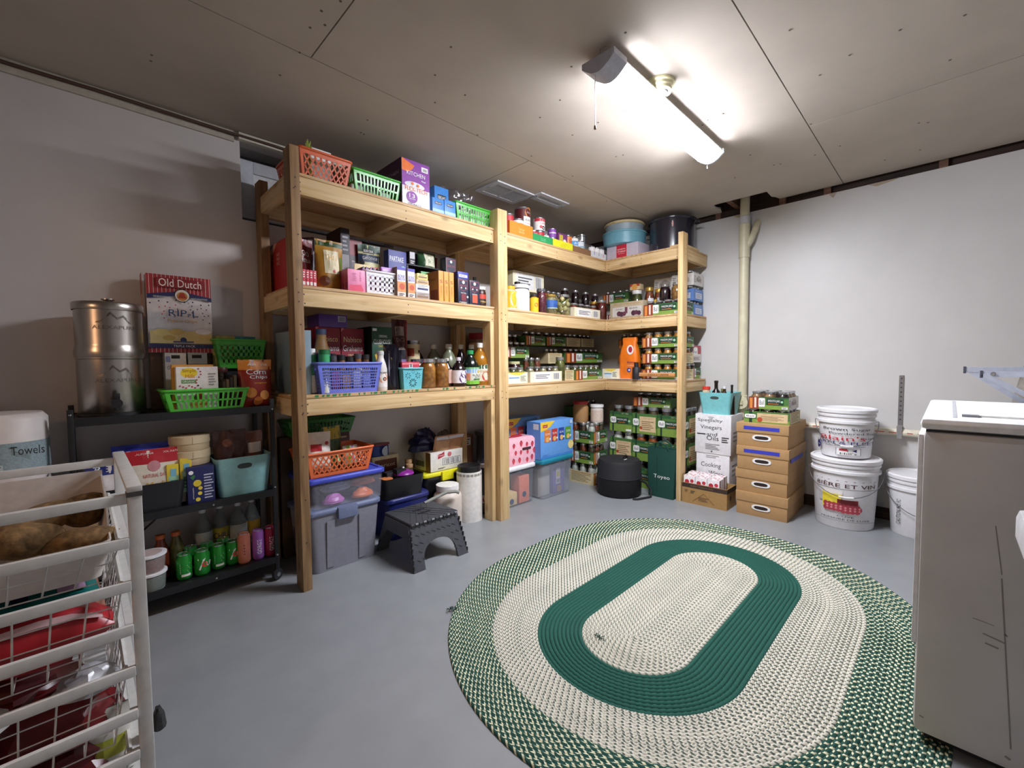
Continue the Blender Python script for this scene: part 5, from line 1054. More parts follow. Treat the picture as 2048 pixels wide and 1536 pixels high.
for k, (x, y, c, cm) in enumerate(((-1.80, .44, '#1c1820', '#c8b83c'), (-1.685, .39, '#7c8070', '#d8d8d4'), (-1.635, .272, '#727860', '#d8d8d4'))): bottle('juice_jug', ['dark jug with a yellow cap at the back', 'cloudy grey green jug behind another one', 'cloudy grey green jug with a white cap in front'][k], (x, y, Z3), .062, .3, mat(c, .25), None, 'jug', mat(cm, .4), neck=.34)
DB = mat('#1c0c10', .18)
for k, (x, y) in enumerate(((-1.56, .36), (-1.5, .3), (-1.43, .26))): bottle('juice_bottle', ORD[k]+' dark juice bottle with a white cap in the back row', (x, y, Z3), .045, .3, DB, None, 'jug', WHITE, neck=.4, group='dark juice bottles in the back row')
bottle('juice_bottle', 'dark bottle with a pale pink label left of the grape one', (-1.765, .12, Z3), .04, .195, DB, None, 'round', mat('#d8d0c8', .4), (.12, .6, mat('#d0aa9c', .5)), neck=.35)
bottle('juice_bottle', 'dark grape juice bottle with a purple grape label', (-1.7, .075, Z3), .052, .2, DB, None, 'jug', mat('#d8d0d8', .4), (.12, .56, mat('#ece6ea', .5)), neck=.3, wmap=[('c', 'f', .55, .7, .16, mat('#5c3a70', .5)), ('c', 'f', .5, .35, .18, mat('#5c3a70', .5)), ('c', 'f', .75, .55, .1, mat('#5c3a70', .5)), ('p', 'f', .78, .0, .9, .5, mat('#9ac04a', .5))])
bottle('aloe_bottle', 'dark bottle labelled ALOE VERA JUICE with a green cap', (-1.59, .08, Z3), .062, .25, mat('#101814', .15), None, 'jug', mat('#2f9a58', .4), (.05, .52, mat('#d8d8c8', .5)), neck=.34, wmap=[('p', 'f', 0, .68, 1, 1, mat('#8ab0d8', .5)), ('p', 'f', .0, .92, 1, 1, mat('#7ac06a', .5)), ('p', 'f', 0, 0, 1, .22, mat('#7cc040', .5)), ('c', 'f', .62, .72, .12, mat('#f0e8d8', .5)), ('c', 'f', .62, .75, .05, mat('#c8a838', .5)), ('t', 'f', .6, .54, .5, .1, 'ALOE VERA', INK), ('t', 'f', .6, .42, .3, .09, 'JUICE', INK), ('p', 'f', .4, .26, .75, .33, mat('#3c6a34', .5)), ('p', 'f', 0, .25, .28, .66, mat('#d88a6a', .5))])
bottle('cider_bottle', 'amber apple cider bottle with a white cap by the middle post', (-1.487, .095, Z3), .066, .305, mat('#a06a1c', .15), None, 'jug', WHITE, (.1, .48, mat('#e4d8c0', .5)), neck=.3, wmap=[('p', 'f', 0, .76, 1, 1, mat('#2c5a34', .5)), ('c', 'f', .55, .86, .16, WHITE, .6), ('c', 'f', .5, .3, .16, mat('#c83a30', .5)), ('c', 'f', .7, .26, .12, mat('#c83a30', .5)), ('t', 'f', .5, .6, .5, .1, 'CIDER', mat('#c8883c', .5))])
bottle('pretzel_tub', 'large tub with a red lid at the back by the middle post', (-1.25, .37, Z3), .085, .4, mat('#9a7a68', .3), None, 'wide', mat('#9c2430', .4), (.3, .8, mat('#c8a890', .5)), neck=.92, cat='tub')
# ================================================================= lower deck, right bay
jarcase('yellow pickle case right of the middle post', (-1.165, .035, Z3), .235, .18, .085, 'yellow', 3, 2, .12, .037, ['pale', 'pickle'], rows=2)
jar('dark jam jar with a cloth cover behind the cream barcode tray', (-.96, .268, Z3), .17, .058, FD['jam'], mat('#dcd6a0', .6))
jar('jar with a bright blue cap behind the pickle case', (-1.1, .26, Z3), .22, .035, FD['pickle'], mat('#2c44a8', .4))
jar('jar with a cream cloth cover against the middle post', (-1.19, .24, Z3), .2, .055, FD['pale'], mat('#d8d2a4', .6))
jarcase('cream barcode tray at the front of the lower deck', (-.815, .035, Z3), .4, .17, .085, 'whitebar', 5, 2, .125, .036, ['pale', 'dry'])
jar('tall jar of green olives beside the cream barcode tray', (-.585, .08, Z3), .205, .045, FD['olive'], LIDM)
jarcase('tan case panel between the olive jar and green case', (-.49, .05, Z3), .125, .2, .09, 'tan', 2, 2, .13, .03, 'pale')
jarcase('green case by the lower deck inside corner', (-.215, .035, Z3), .42, .24, .088, 'mason', 5, 3, .127, .037, 'pickle', rows=2)
carton('yellow_card', 'yellow and blue printed box at the inside corner of the lower deck', 'box', (.03, -.035, Z3), .17, .12, .095, mat('#e8e2c4', .6), ball_decos('yellow'), RZ)
zb = Z3+.145
jarcase('green mason case second tier just right of the middle post', (-.94, .255, Z3+.2), .3, .1, .095, 'mason', 4, 1, .13, .034, 'dry')
jarcase('hidden lower green case supporting the second tier by the post', (-.94, .33, Z3), .3, .03, .195, 'mason', 4, 1, .17, .034, 'dry', jars=False)
jarcase('green smooth jar case in the second tier near the corner', (.05, .27, Z3+.155), .62, .22, .098, 'mason', 7, 2, .13, .037, ['pickle', 'dry'], txt='SMOOTH JARS')
jarcase('green case beneath the smooth jar case near the corner', (.05, .29, Z3), .62, .2, .09, 'mason', 7, 2, .14, .037, 'dry', jars=False)
jarcase('tan case in the second tier between green cases', (-.42, .27, Z3+.15), .2, .22, .095, 'tan', 3, 2, .13, .03, ['pale', 'apple'])
jarcase('tan case on the deck beneath another tan case', (-.42, .29, Z3), .2, .2, .09, 'tan', 3, 2, .14, .03, 'pale', jars=False)
jarcase('green case in the middle tier behind the barcode tray', (-.66, .3, Z3), .24, .21, .1, 'mason', 3, 2, .2, .036, ['sauce', 'pickle'])
for k, (x, w, s_) in enumerate(((-.62, .26, 'mason'), (-.33, .28, 'mason'), (-.06, .22, 'tan'), (.18, .22, 'tan'))): jarcase(['green case on the top tier under the middle deck', 'second green case on the top tier nearest the tan ones', 'tan case on the top tier beside the green ones', 'dark tan case on the top tier in the corner'][k], (x, .33, Z3+.315), w, .2, .085, s_, 3, 2, .12, .034, ['bean', 'dry'])
for k in range(7): jar(ORD[k]+' dark jar in the top back row under the middle deck', (-1.15+.073*k, .44, Z3+.26), .15, .038, FD['bean'], LIDM, group='dark jars in the top back row')
jarcase('plain brown case carrying the dark back row jars', (-.95, .38, Z3+.16), .5, .13, .095, 'tan', 2, 1, .01, .005, None, jars=False)
jarcase('plain brown case on the deck under the back row', (-.95, .46, Z3), .5, .05, .155, 'tan', 2, 1, .01, .005, None, jars=False)
# ================================================================= lower deck, right run
bs = thing('baking_soda_bag', 'orange baking soda bag with a rolled top on the right run', 'bag', (.1, -.205, Z3), RZ)
OB = mat('#ee7a1e', .4, var=.08, scale=14)
bmesh_ = loft([(rrect(.16, .09, .02), 0), (rrect(.185, .1, .025), .06), (rrect(.19, .1, .03), .2), (rrect(.165, .085, .03), .28), (rrect(.135, .05, .02), .33), (rrect(.15, .045, .018), .365), (rrect(.14, .04, .015), .385)])
part('bag_body', bmesh_, OB, bs, sm=50)
decorate(bs, .19, .1, .38, [('t', 'f', .72, .4, .42, .06, 'Baking', mat('#3c2a7a', .5)), ('t', 'f', .7, .33, .36, .025, 'SODA', WHITE), ('c', 'f', .6, .22, .11, mat('#3c3a8c', .5)), ('c', 'f', .62, .22, .05, WLAB)], out=.0525)
part('logo_patch', MB().add([(.03+.035*math.cos(a*PI/8), -.05-.0012, .27+.045*math.sin(a*PI/8)) for a in range(16)], [tuple(range(16))]), WHITE, bs); part('logo_ring', MB().add([(.032+.02*math.cos(a*PI/8), -.0518, .272+.028*math.sin(a*PI/8)) for a in range(16)], [tuple(range(16))]), mat('#a82c3c', .5), bs)
for k in range(3):
    jarcase(['bottom green peach case by the right post', 'middle green peach case by the right post', 'top green mason case by the right post'][k], (.045, -.535, Z3+.1415*k), .36, .255, .09, 'mason', 4, 3, .132, .04, 'peach' if k < 2 else ['apple', 'peach'], RZ, {'r': 'tan' if k < 2 else 'mason'}, rcol=True)
for k in range(2): jarcase(['red and white jar case at the wall above the green one', ''][k] if k == 0 else 'green case under the red and white one at the wall', (.405, -.7, Z3+(.15 if k == 0 else 0)), .18, .26, .15 if k == 0 else .1, 'kerrred' if k == 0 else 'mason', 2, 2, .16 if k == 0 else .135, .036, 'dry', 0)
for k in range(3): jarcase(['bottom dim green case behind the orange bag', 'middle dim green case behind the orange bag', 'top dim green case behind the orange bag'][k], (.25, -.15, Z3+.145*k), .32, .24, .09, 'mason', 4, 3, .135, .036, ['pickle', 'dry'], RZ)
ml = thing('rubber_mallet', 'black rubber mallet with a wooden handle lying on the right run', 'mallet', (.003, -.325, Z3))
part('head', MB().lathe([(.034, .0), (.036, .006), (.036, .1), (.03, .108)], 20), mat('#232329', .55), ml, sm=40, loc=(0, 0, 0.003)); part('neck', MB().lathe([(.014, .105), (.02, .11), (.02, .15), (.012, .155)], 14), mat('#1a1a1e', .6), ml, sm=40)
hd = part('handle', MB().box(-.012, .012, -.36, -.02, .028, .062), wood('#dca068', '#b87838', 'y', False), ml, bev=.008)
vs, fs, a_ = text_mesh('CHOCK & T HAMMER'); part('lettering', MB().add([(-.0128, -.215-x*.19, .045+y*.016) for x, y in vs], fs), INK, ml)
lp = part('shelf_liner', MB().box(-.012, .3, -.735, -.04, Z3+.0005, Z3+.0022), mat('#ecebee', .5)); tag(lp, 'white paper liner under the goods on the right run lower deck', 'liner')

# ================================================================= floor under the left bay
tote('storage_tote', 'grey storage tote with a blue grey lid beside the dark left post', (-2.51, .245, 0), .43, .34, .355, mat('#8b8b96', .5), mat('#737d9c', .45), taper=.86, ribs=2, handles=True, r=.04)
tote('clear_storage_box', 'clear box with a blue lid on top of the grey tote', (-2.49, .245, .3555), .45, .33, .175, frosted('#c4c4d4', .13, .15), mat('#4450c0', .4), taper=.93, lidh=.03)
for k, (x, y, z, w, d, h, c) in enumerate(((-2.56, .14, .37, .12, .08, .05, '#c872c4'), (-2.52, .2, .425, .17, .12, .045, '#a8b4cc'), (-2.39, .13, .372, .13, .07, .05, '#e0743c'), (-2.36, .2, .43, .16, .1, .045, '#dc7a48'), (-2.62, .24, .37, .08, .1, .07, '#4a4450'), (-2.44, .26, .37, .2, .1, .05, '#3c3640'), (-2.42, .29, .44, .24, .08, .04, '#6a4a9c'))):
    crumple('candy_pack', ['pink candy pack in the clear blue lidded box', 'pale blue bowl shaped pack in the clear box', 'orange barcode bag low in the clear box', 'orange candy bag high in the clear box', 'dark pack at the left in the clear box', 'dark flat pack at the bottom of the clear box', 'purple pack at the back of the clear box'][k], (x, y, z), w, d, h, mat(c, .35), 'packet', seed=k)
basket('plastic_basket', 'orange lattice basket on the blue lid of the clear box', (-2.525, .22, .531), .385, .26, .135, mat('#e8703a', .4, coat=.2), 'diamond', taper=.86)
pouch('flour_bag', 'white bag with a red flag logo in the lower orange basket', (-2.62, .2, .54), .15, .23, .08, mat('#dcd6ce', .5), [('p', 'f', .25, .55, .65, .72, mat('#b02a34', .5)), ('lines', 'f', .2, .15, .7, .45, 5, mat('#9a948c', .6)), ('poly', 'f', [(.6, 0), (1, 0), (1, .4)], mat('#a82a30', .5)), ('c', 'f', .85, .72, .07, mat('#a83a40', .5))], waves=.2, rotz=-.2)
pouch('snack_pouch', 'green and yellow pouch leaning in the lower orange basket', (-2.52, .24, .54), .13, .25, .06, mat('#2f4a22', .4), [('p', 'f', .1, .7, .9, 1, mat('#b8a034', .4)), ('p', 'f', .6, .1, 1, .4, mat('#b8e0a0', .4))], waves=.3, rotz=.2, dseed=3)
pouch('snack_pouch', 'pale green striped packet lying at the right of the lower orange basket', (-2.43, .2, .54), .09, .13, .05, mat('#b4b0a0', .4), [('p', 'f', .3, 0, .45, 1, mat('#8ac04a', .4)), ('p', 'f', .6, 0, .7, 1, mat('#a05a9c', .4))], waves=.3, dseed=6)
carton('carton', 'dark maroon carton behind the lower orange basket', 'box', (-2.42, .44, 0), .2, .08, .725, mat('#4c2424', .55), [('lines', 'f', .1, .86, .9, .96, 3, mat('#c8a078', .6)), ('p', 'f', .0, .82, 1, .83, mat('#2a1414', .6))])
carton('carton', 'tall brown carton against the wall behind the left post', 'box', (-2.64, .44, 0), .2, .08, .72, mat('#5a4434', .7), [])
basket('plastic_basket', 'dark green slotted basket under the lower deck at the left', (-2.52, .44, .727), .4, .18, .09, mat('#2f7a30', .45), 'slots', taper=.86)
NAVY = mat('#20286c', .4)
tote('storage_tote', 'navy blue tote behind the step stool', (-2.03, .34, 0), .335, .3, .275, NAVY, mat('#2a3070', .35), taper=.88, r=.05, recess=False)
bintub('black_bin', 'open black bin of kitchen oddments on the navy tote', (-2.06, .3, .2755), .3, .22, .135, mat('#1b1b1e', .3), taper=.9, hole=False)
sl_ = thing('pot_lid', 'purple pot lid with a white knob lying on the black bin', 'lid', (-2.03, .27, .412)); part('lid', MB().lathe([(.07, 0), (.068, .008), (.04, .022), (.012, .03), (.0005, .031)], 24, caps=False), mat('#8c2a90', .3), sl_, sm=50); part('knob', MB().lathe([(.006, .029), (.009, .036), (.006, .044), (.001, .046)], 12, caps=False), WHITE, sl_, sm=50)
for k, (x, y) in enumerate(((-1.965, .3), (-1.935, .36))): jar(['gold lidded spice jar beside the purple lid', 'brown jar with wire clasp beside the purple lid'][k], (x, y, .28), .18+.02*k, .03, FD['dry'], mat('#a8845c', .4))
for k in range(4): carton('gadget_box', ['orange box in the black bin', 'dark gadget box in the black bin', 'black gadget box at the back of the black bin', 'gold and black box in the black bin'][k], 'box', (-2.16+.05*k, .24+.04*(k % 2), .28), .07, .06, [.125, .15, .17, .16][k], mat(['#e0824a', '#2c2a30', '#17171a', '#4a4028'][k], .5))
carton('photo_box', 'cream bordered picture box at the back of the navy tote', 'box', (-2.07, .43, .2755), .2, .07, .24, mat('#d8cca8', .6), [('p', 'f', .08, .1, .92, .9, mat('#6c3a2a', .5)), ('t', 'f', .5, .72, .7, .14, 'Apricot', mat('#e8d8b0', .5))])
bottle('formula_tub', 'blue formula tub with a red lid on the picture box', (-2.1, .465, .516), .055, .085, mat('#24408c', .4), None, 'tube', mat('#8c2430', .4), (.05, .8, mat('#2a4a9c', .45)), neck=1.02, cat='tub', sx=1.25, sy=.55, wmap=[('c', 'f', .65, .5, .2, mat('#c8d4e4', .5))])
tote('storage_tote', 'black tote with a bright yellow lid below the white shipping carton', (-1.665, .405, 0), .39, .25, .365, mat('#161618', .3), mat('#e8e01c', .4), taper=.84, handles=True, r=.03)
fb = carton('mustard_case', 'white shipping carton with red flag logo on the yellow lid', 'box', (-1.645, .3, .366), .29, .21, .14, mat('#e6e2da', .6), [('poly', 'f', [(.22, .62), (.42, .74), (.42, .98), (.34, .9), (.22, .86)], mat('#b8283a', .5)), ('t', 'f', .32, .8, .16, .1, "French's", WHITE), ('p', 'f', .36, .26, .92, .62, INK), ('p', 'f', .37, .28, .91, .6, WHITE), ('bar', 'f', .4, .3, .88, .58, mat('#6a6460', .6)), ('lines', 'f', .22, .08, .44, .16, 2, INK), ('c', 'f', .58, .8, .06, mat('#c86a70', .5)), ('p', 'l', .05, .2, .62, .5, mat('#8a8478', .6)), ('bar', 'l', .1, .22, .58, .48, INK), ('p', 'l', .72, 0, 1, 1, mat('#7a5a34', .6))])
pouch('bread_pack', 'brown cellophane pack leaning out of the white carton', (-1.6, .36, .42), .28, .2, .06, mat('#b8845c', .35), [('p', 'f', .05, .2, .45, .8, mat('#c89a72', .4)), ('p', 'f', .5, .2, .95, .8, mat('#c08a5c', .4)), ('p', 'f', .05, .84, .95, .96, mat('#d8d4dc', .2))], waves=.25, lean=-.05)
crumple('plastic_bag', 'dark navy plastic bag rising behind the white carton', (-1.74, .45, .507), .26, .14, .17, mat('#191c48', .25), seed=21, spiky=.5)
crumple('plastic_bag', 'grey translucent bag beside the navy bag', (-1.55, .46, .507), .18, .12, .13, frosted('#6a5a58', .6, .2), seed=24, spiky=.5)
# step stool
ss = thing('step_stool', 'black folding plastic step stool on the floor', 'stool', (-2.11, -.065, 0))
SM_ = mat('#47484e', .5, var=.08, scale=60, bump=.2)
part('top', MB().box(-.165, .165, -.145, .145, .238, .252), SM_, ss, bev=.003)
for k in range(-7, 9):
    for s_ in (1, -1):
        a = (k*.04, -.14); b = (k*.04+s_*.28*.6, .14)
        x0, x1 = a[0], b[0]
        if max(x0, x1) > .16 or min(x0, x1) < -.16: continue
        part('grip_rib', MB().bar((x0, -.14, .2528), (x1, .14, .2528), .004, .003), SM_, ss)
for (y, w) in ((.03, .045), (-.03, .045)): part('slot', MB().prism([(w*math.cos(a*PI/6)*1.0, y+.007*math.sin(a*PI/6)) for a in range(12)], .2522, .2548), mat('#101012', .7), ss)
def leg_panel(y0, y1):                              # panel with an open arch, flaring outwards towards the floor
    n = 16; inn = []; out = []
    for k in range(n+1):
        q = k/n; inn.append((-.115*math.cos(PI*q), .135*math.sin(PI*q)**.6))
        if q <= .25: out.append((-.19+.025*q/.25, .236*q/.25))
        elif q >= .75: out.append((.165+.025*(q-.75)/.25, .236*(1-q)/.25))
        else: out.append((-.165+.33*(q-.25)/.5, .236))
    def P(p, o): return (p[0], y0+(y1-y0)*(1-p[1]/.236)+o, p[1])
    th = .016 if y1 < y0 else -.016; m_ = n+1
    v = [P(p, 0) for p in inn]+[P(p, 0) for p in out]+[P(p, th) for p in inn]+[P(p, th) for p in out]; f = []
    for k in range(n):
        f += [(k, k+1, m_+k+1, m_+k), (2*m_+k+1, 2*m_+k, 3*m_+k, 3*m_+k+1), (k+1, k, 2*m_+k, 2*m_+k+1), (m_+k, m_+k+1, 3*m_+k+1, 3*m_+k)]
    f += [(0, m_, 3*m_, 2*m_), (m_-1, 3*m_-1, 4*m_-1, 2*m_-1)]
    part('leg_panel', MB().add(v, f), SM_, ss)
leg_panel(-.135, -.215); leg_panel(.135, .215)
for k in range(5):
    for j in range(9):
        z = .222-.042*k; x = -.145+.036*j+(.018 if k % 2 else 0); 
        if abs(x) > .155 or (abs(x) < .105 and z < .15): continue
        part('grip_rib', MB().bar((x-.011, -.135-.08*(1-(z+.006)/.236)-.0015, z+.006), (x+.011, -.135-.08*(1-(z-.006)/.236)-.0015, z-.006), .0035, .003), SM_, ss)
for s_ in (-1, 1): part('side_panel', MB().add([(s_*.16, -.13, .236), (s_*.16, .13, .236), (s_*.178, .19, .06), (s_*.166, .1, .16), (s_*.166, -.1, .16), (s_*.178, -.19, .06)], [(0,1,2,3,4,5)] if s_ > 0 else [(5,4,3,2,1,0)]), SM_, ss).modifiers.new('t', 'SOLIDIFY').thickness = .012
for k in range(12): part('hinge_knuckle', MB().lathe([(.006, 0), (.006, .018)], 8), mat('#8a8b92', .4) if k % 2 else SM_, ss, loc=(-.162+.0275*k, -.146, .243), rot=(0, PI/2, 0))
for s_ in (-1, 1):
    for k in range(7): part('edge_rib', MB().box(-.003, .003, -.004, .004, -.011, .011), mat('#26272b', .5), ss, loc=(s_*(.168+.02*(k+.5)/7), -.15-.062*(k+.5)/7, .22-.21*(k+.5)/7))
hn = part('carry_handle', MB().tube([(.1, .12, .25), (.2, .13, .265), (.28, .12, .285), (.34, .1, .28), (.36, .09, .27)], .011, 8), mat('#8c8c84', .6, bump=.3), ss, sm=60)
# jars and bottles by the middle post
t = bottle('white_jug', 'squat cream plastic jar with a white screw lid on the floor', (-1.74, .17, 0), .1, .3, mat('#ddd0c4', .5, var=.08, scale=8), None, 'wide', mat('#f2f0ee', .4), neck=.72, cat='jar')
wv = MB(); n = 40; vs = []; fs = []
for j, z in enumerate((0, .006, .355, .362)):
    for i in range(n): r = .092*(1 if j in (0, 3) else 1+.018*(i % 2)); a = 2*PI*i/n+ (0 if j < 2 else .16); vs.append((r*math.cos(a), r*math.sin(a), z))
for j in range(3):
    for i in range(n): fs.append((j*n+i, j*n+(i+1) % n, (j+1)*n+(i+1) % n, (j+1)*n+i))
fs.append(tuple(reversed(range(n)))); fs.append(tuple(3*n+i for i in range(n)))
tb_ = thing('protein_tub', 'tall ribbed white tub with a black lid by the middle post', 'tub', (-1.545, .165, 0)); part('tub_body', wv.add(vs, fs), mat('#ece8e2', .45), tb_, sm=20); part('lid', MB().lathe([(.082, .362), (.086, .366), (.086, .4), (.08, .405), (.07, .405), (.068, .398)], 28), mat('#1a1a1c', .4), tb_, sm=40); part('dusty_band', MB().lathe([(.0935, .335), (.0935, .352)], 28, caps=False), mat('#9a968c', .7), tb_)
part('handle_strap', MB().tube([(.088, .02, .36), (.12, .03, .33), (.125, .03, .27), (.1, .02, .24)], .008, 6), mat('#e8e4de', .5), tb_, sm=60)
wb_ = thing('water_bottle', 'ribbed dark water bottle with a berry label left of the middle post', 'bottle', (-1.378, .2, 0)); pr = [(.05, 0)]
for k in range(12): pr += [(.06, .008+.022*k), (.063, .019+.022*k)]
pr += [(.05, .3), (.025, .335), (.022, .35)]
part('bottle_body', MB().lathe(pr, 20), mat('#3a3a3e', .15), wb_, sm=60); part('label_wrap', MB().lathe([(.064, .09), (.064, .15)], 20, caps=False), mat('#dcdce0', .5), wb_); wrap(wb_, .0645, .09, .15, [('c', 'f', .4, .5, .16, mat('#c03a3c', .5)), ('c', 'f', .6, .4, .1, mat('#2c4a8c', .5))]); part('cap', MB().lathe([(.024, .35), (.024, .375)], 14), WHITE, wb_, sm=40)
# ================================================================= floor under the right bay
tote('clear_storage_box', 'clear box with a white lid behind the middle post', (-1.09, .285, 0), .42, .37, .325, frosted('#b8c0c8', .14, .15), mat('#eeedf0', .4), taper=.92, lidh=.035)
for k, (x, w, h, c) in enumerate(((-1.0, .12, .22, '#f08a70'), (-1.14, .12, .1, '#f0cf94'), (-1.14, .22, .26, '#8fc4e8'), (-.92, .05, .25, '#7aa8d0'))): carton('food_box', ['coral box inside the white lidded clear box', 'pale yellow box inside the white lidded clear box', 'light blue box at the back of the white lidded clear box', 'blue edge box inside the white lidded clear box'][k], 'box', (x, [.125, .13, .24, .25][k], .008), w, .1, h, mat(c, .5), [('c', 'f', .5, .3, .2, mat('#3c4a6c', .5))] if k < 2 else [('c', 'f', .3, .7, .1, mat('#3a4a5c', .5)), ('c', 'f', .6, .4, .12, mat('#4a5a6c', .5)), ('p', 'f', .1, .8, .4, .9, mat('#7cc08a', .5))])
sb_ = thing('gift_bag', 'pink bag with red strawberries on the white lidded box', 'bag', (-1.045, .2, .326)); PINK = mat('#f2b8c4', .45)
gb_ = loft([(rrect(.38, .16, .02), 0), (rrect(.38, .16, .02), .195), (rrect(.34, .12, .015), .215)]); part('bag_body', gb_, PINK, sb_, sm=50)
rr_ = random.Random(11); STR = mat('#d84a5a', .45); LEAF = mat('#8a2c3c', .5)
for k in range(15):
    u = -.155+.075*(k % 5)+.02*((k//5) % 2)+rr_.uniform(-.012, .012); v = .035+.062*(k//5)+rr_.uniform(-.01, .01); s_ = .016+.006*rr_.random()
    ptsb = [(u+s_*x, v+s_*1.2*y) for x, y in ((-.2, .9), (-.8, .6), (-.85, .1), (-.45, -.6), (0, -1), (.45, -.6), (.85, .1), (.8, .6), (.2, .9))]
    part('strawberry_print', MB().add([(x, -.0812, min(.193, max(.002, z))) for x, z in ptsb], [tuple(range(9))]), STR, sb_)
    part('leaf_print', MB().add([(u+s_*x, -.0816, v+s_*1.2*z) for x, z in ((-.5, .85), (0, .6), (.5, .85), (0, 1.15))], [(0,1,2,3)]), LEAF, sb_)
for k in range(6):
    v = .02+.026*k; part('strawberry_print', MB().add([(-.1915, .0+.05*math.sin(k*2)+.018*math.sin(a), v+.02*math.cos(a)) for a in (0, .9, 1.8, 2.7, 3.6, 4.5, 5.4)], [(0,1,2,3,4,5,6)]), STR, sb_)
part('tag_band', MB().box(.02, .12, -.084, -.082, .115, .135), mat('#4a2a2c', .5), sb_)
crumple('snack_pack', 'red foil pack sticking up from the strawberry bag', (-1.02, .2, .5), .25, .06, .06, mat('#a02838', .3), 'packet', seed=31)
tote('clear_storage_box', 'cloudy clear box with a teal lid under the blue snack box', (-.655, .22, 0), .43, .36, .342, frosted('#c0c6d0', .22, .2), mat('#1c8098', .4), taper=.88, lidh=.04)
carton('produce_sack', 'white bag of beans inside the teal lidded box', 'bag', (-.76, .12, .008), .15, .2, .24, frosted('#d8d4d0', .8, .3), body='bag_body'); carton('snack_sack', 'purple labelled sack inside the teal lidded box', 'bag', (-.58, .1, .008), .16, .15, .25, mat('#7a6ab0', .4), [('p', 'f', .25, .3, .6, .85, mat('#dcd8e8', .5)), ('p', 'f', .3, .55, .55, .75, mat('#c8b83c', .5)), ('bar', 'f', .3, .34, .55, .48, INK), ('c', 'f', .5, .12, .2, mat('#b8906c', .5))], body='bag_body')
SBX = mat('#6aa4e8', .45)
snd = [('poly', 'f', [(0, 1), (.42, 1), (.3, .86), (.16, .78), (0, .74)], mat('#f2cc3c', .5)), ('p', 'f', .06, .84, .2, .92, mat('#b82c2c', .5)), ('t', 'f', .13, .88, .11, .04, "Lay's", WHITE), ('p', 'f', 0, 0, 1, .06, mat('#4a88d4', .5)), ('c', 'f', .92, .26, .09, mat('#ecd88a', .5))]
for k, c in enumerate(('#e0803a', '#c03a34', '#2c48a0', '#5a9a34')): snd += [('p', 'f', .11+.21*k, .44, .28+.21*k, .78, mat(c, .45)), ('t', 'f', .195+.21*k, .66, .12, .06, 'SUN', WHITE), ('c', 'f', .195+.21*k, .51, .05, mat('#e8b870', .5)), ('c', 'f', .27+.21*k, .52, .022, WHITE)]
snd += [('p', 'f', .88, .86, .96, .96, mat('#c8d4e0', .5)), ('lines', 'f', .04, .07, .22, .12, 2, mat('#3c6ab0', .5)), ('p', 'l', .0, .0, 1, 1, mat('#5a92d8', .5)), ('p', 'l', .5, .8, .9, .95, mat('#dce4ec', .5))]
carton('snack_box', 'light blue variety chips box in front on the teal lid', 'box', (-.647, .06, .343), .44, .15, .312, SBX, snd, group='blue chips boxes')
carton('snack_box', 'light blue variety chips box at the back left of the front one', 'box', (-.83, .285, .343), .44, .15, .335, SBX, [(q[0], q[1], *q[2:]) for q in snd], group='blue chips boxes')
carton('carton', 'brown carton with a white label behind the middle post', 'box', (-1.33, .48, 0), .17, .045, .56, mat('#8a5f44', .7), [('p', 'f', .3, .85, .85, .96, mat('#dcd4cc', .5)), ('lines', 'f', .35, .86, .8, .95, 3, INK)])
bottle('canister', 'dark round canister lid above the strawberry bag', (-1.2, .38, .326), .07, .27, mat('#20222c', .4), None, 'tube', mat('#2a2c38', .4), neck=1.03, cat='canister')
# corner stack on the floor facing the room, and the wall of half-gallon cases
for k, (z, st_, sd, fd) in enumerate(((0, 'tan', 'mason', 'white'), (.195, 'mason', 'mason', ['dry', 'sauce']), (.39, 'mason', 'mason', ['sauce', 'dry', 'white']))):
    jarcase(['tan quart case at the bottom of the corner stack', 'middle green quart case of the corner stack', 'top green quart case of the corner stack'][k], (-.2, .14, z), .29, .225, .115, st_, 3, 3, .185, .036, fd, RZ, {'r': sd}, rcol=True, rows=3 if k == 2 else 1)
t = bottle('lidded_tub', 'clear tub with a red lid on the corner floor stack', (-.12, .2, .577), .075, .2, frosted('#c89a68', .7, .2), None, 'wide', mat('#c02c34', .4), neck=.85, cat='tub')
bottle('lidded_tub', 'white tub with a white lid on the corner floor stack', (-.05, .06, .577), .06, .17, mat('#dcd2c8', .45), None, 'wide', WHITE, (.1, .7, mat('#d8c4b4', .5)), neck=.95, cat='tub')
jarcase('dim case stacked high in the floor corner under the lower deck', (.18, .3, .6), .34, .2, .1, 'mason', 4, 2, .15, .04, 'dry')
carton('carton', 'plain carton in the floor corner holding up the dim case', 'box', (.18, .3, 0), .3, .2, .599, mat('#3c3028', .7))
jarcase('green case under the lower deck behind the corner stack', (-.35, .41, .42), .52, .11, .12, 'mason', 5, 1, .18, .04, 'dry')
carton('carton', 'plain dark carton on the floor behind the corner stack', 'box', (-.35, .42, 0), .5, .1, .415, mat('#4a3c30', .7))
rows = [(0, ['tall', 'tall', 'tall']), (.248, ['talltan', 'tall', 'tall']), (.496, ['tall', 'talltan', 'tall'])]
for r_, (z, sty) in enumerate(rows):
    for c_ in range(3):
        y = -.135-.243*c_
        jarcase('green half-gallon jar case, '+['bottom', 'middle', 'top'][r_]+' row, '+['nearest the corner', 'centre column', 'beside the right post'][c_], (.055, y, z), .238, .36, .185, sty[c_], 2, 3, .242, .054, ['herb', 'dry', 'white', 'carrot', 'pale'][(r_*2+c_) % 5] if r_ == 1 else ['dry', 'brownrice', 'bean'][(r_+c_) % 3], RZ, {'r': 'talltan' if r_ else 'tall'} if c_ == 2 else None, rcol=c_ == 2)
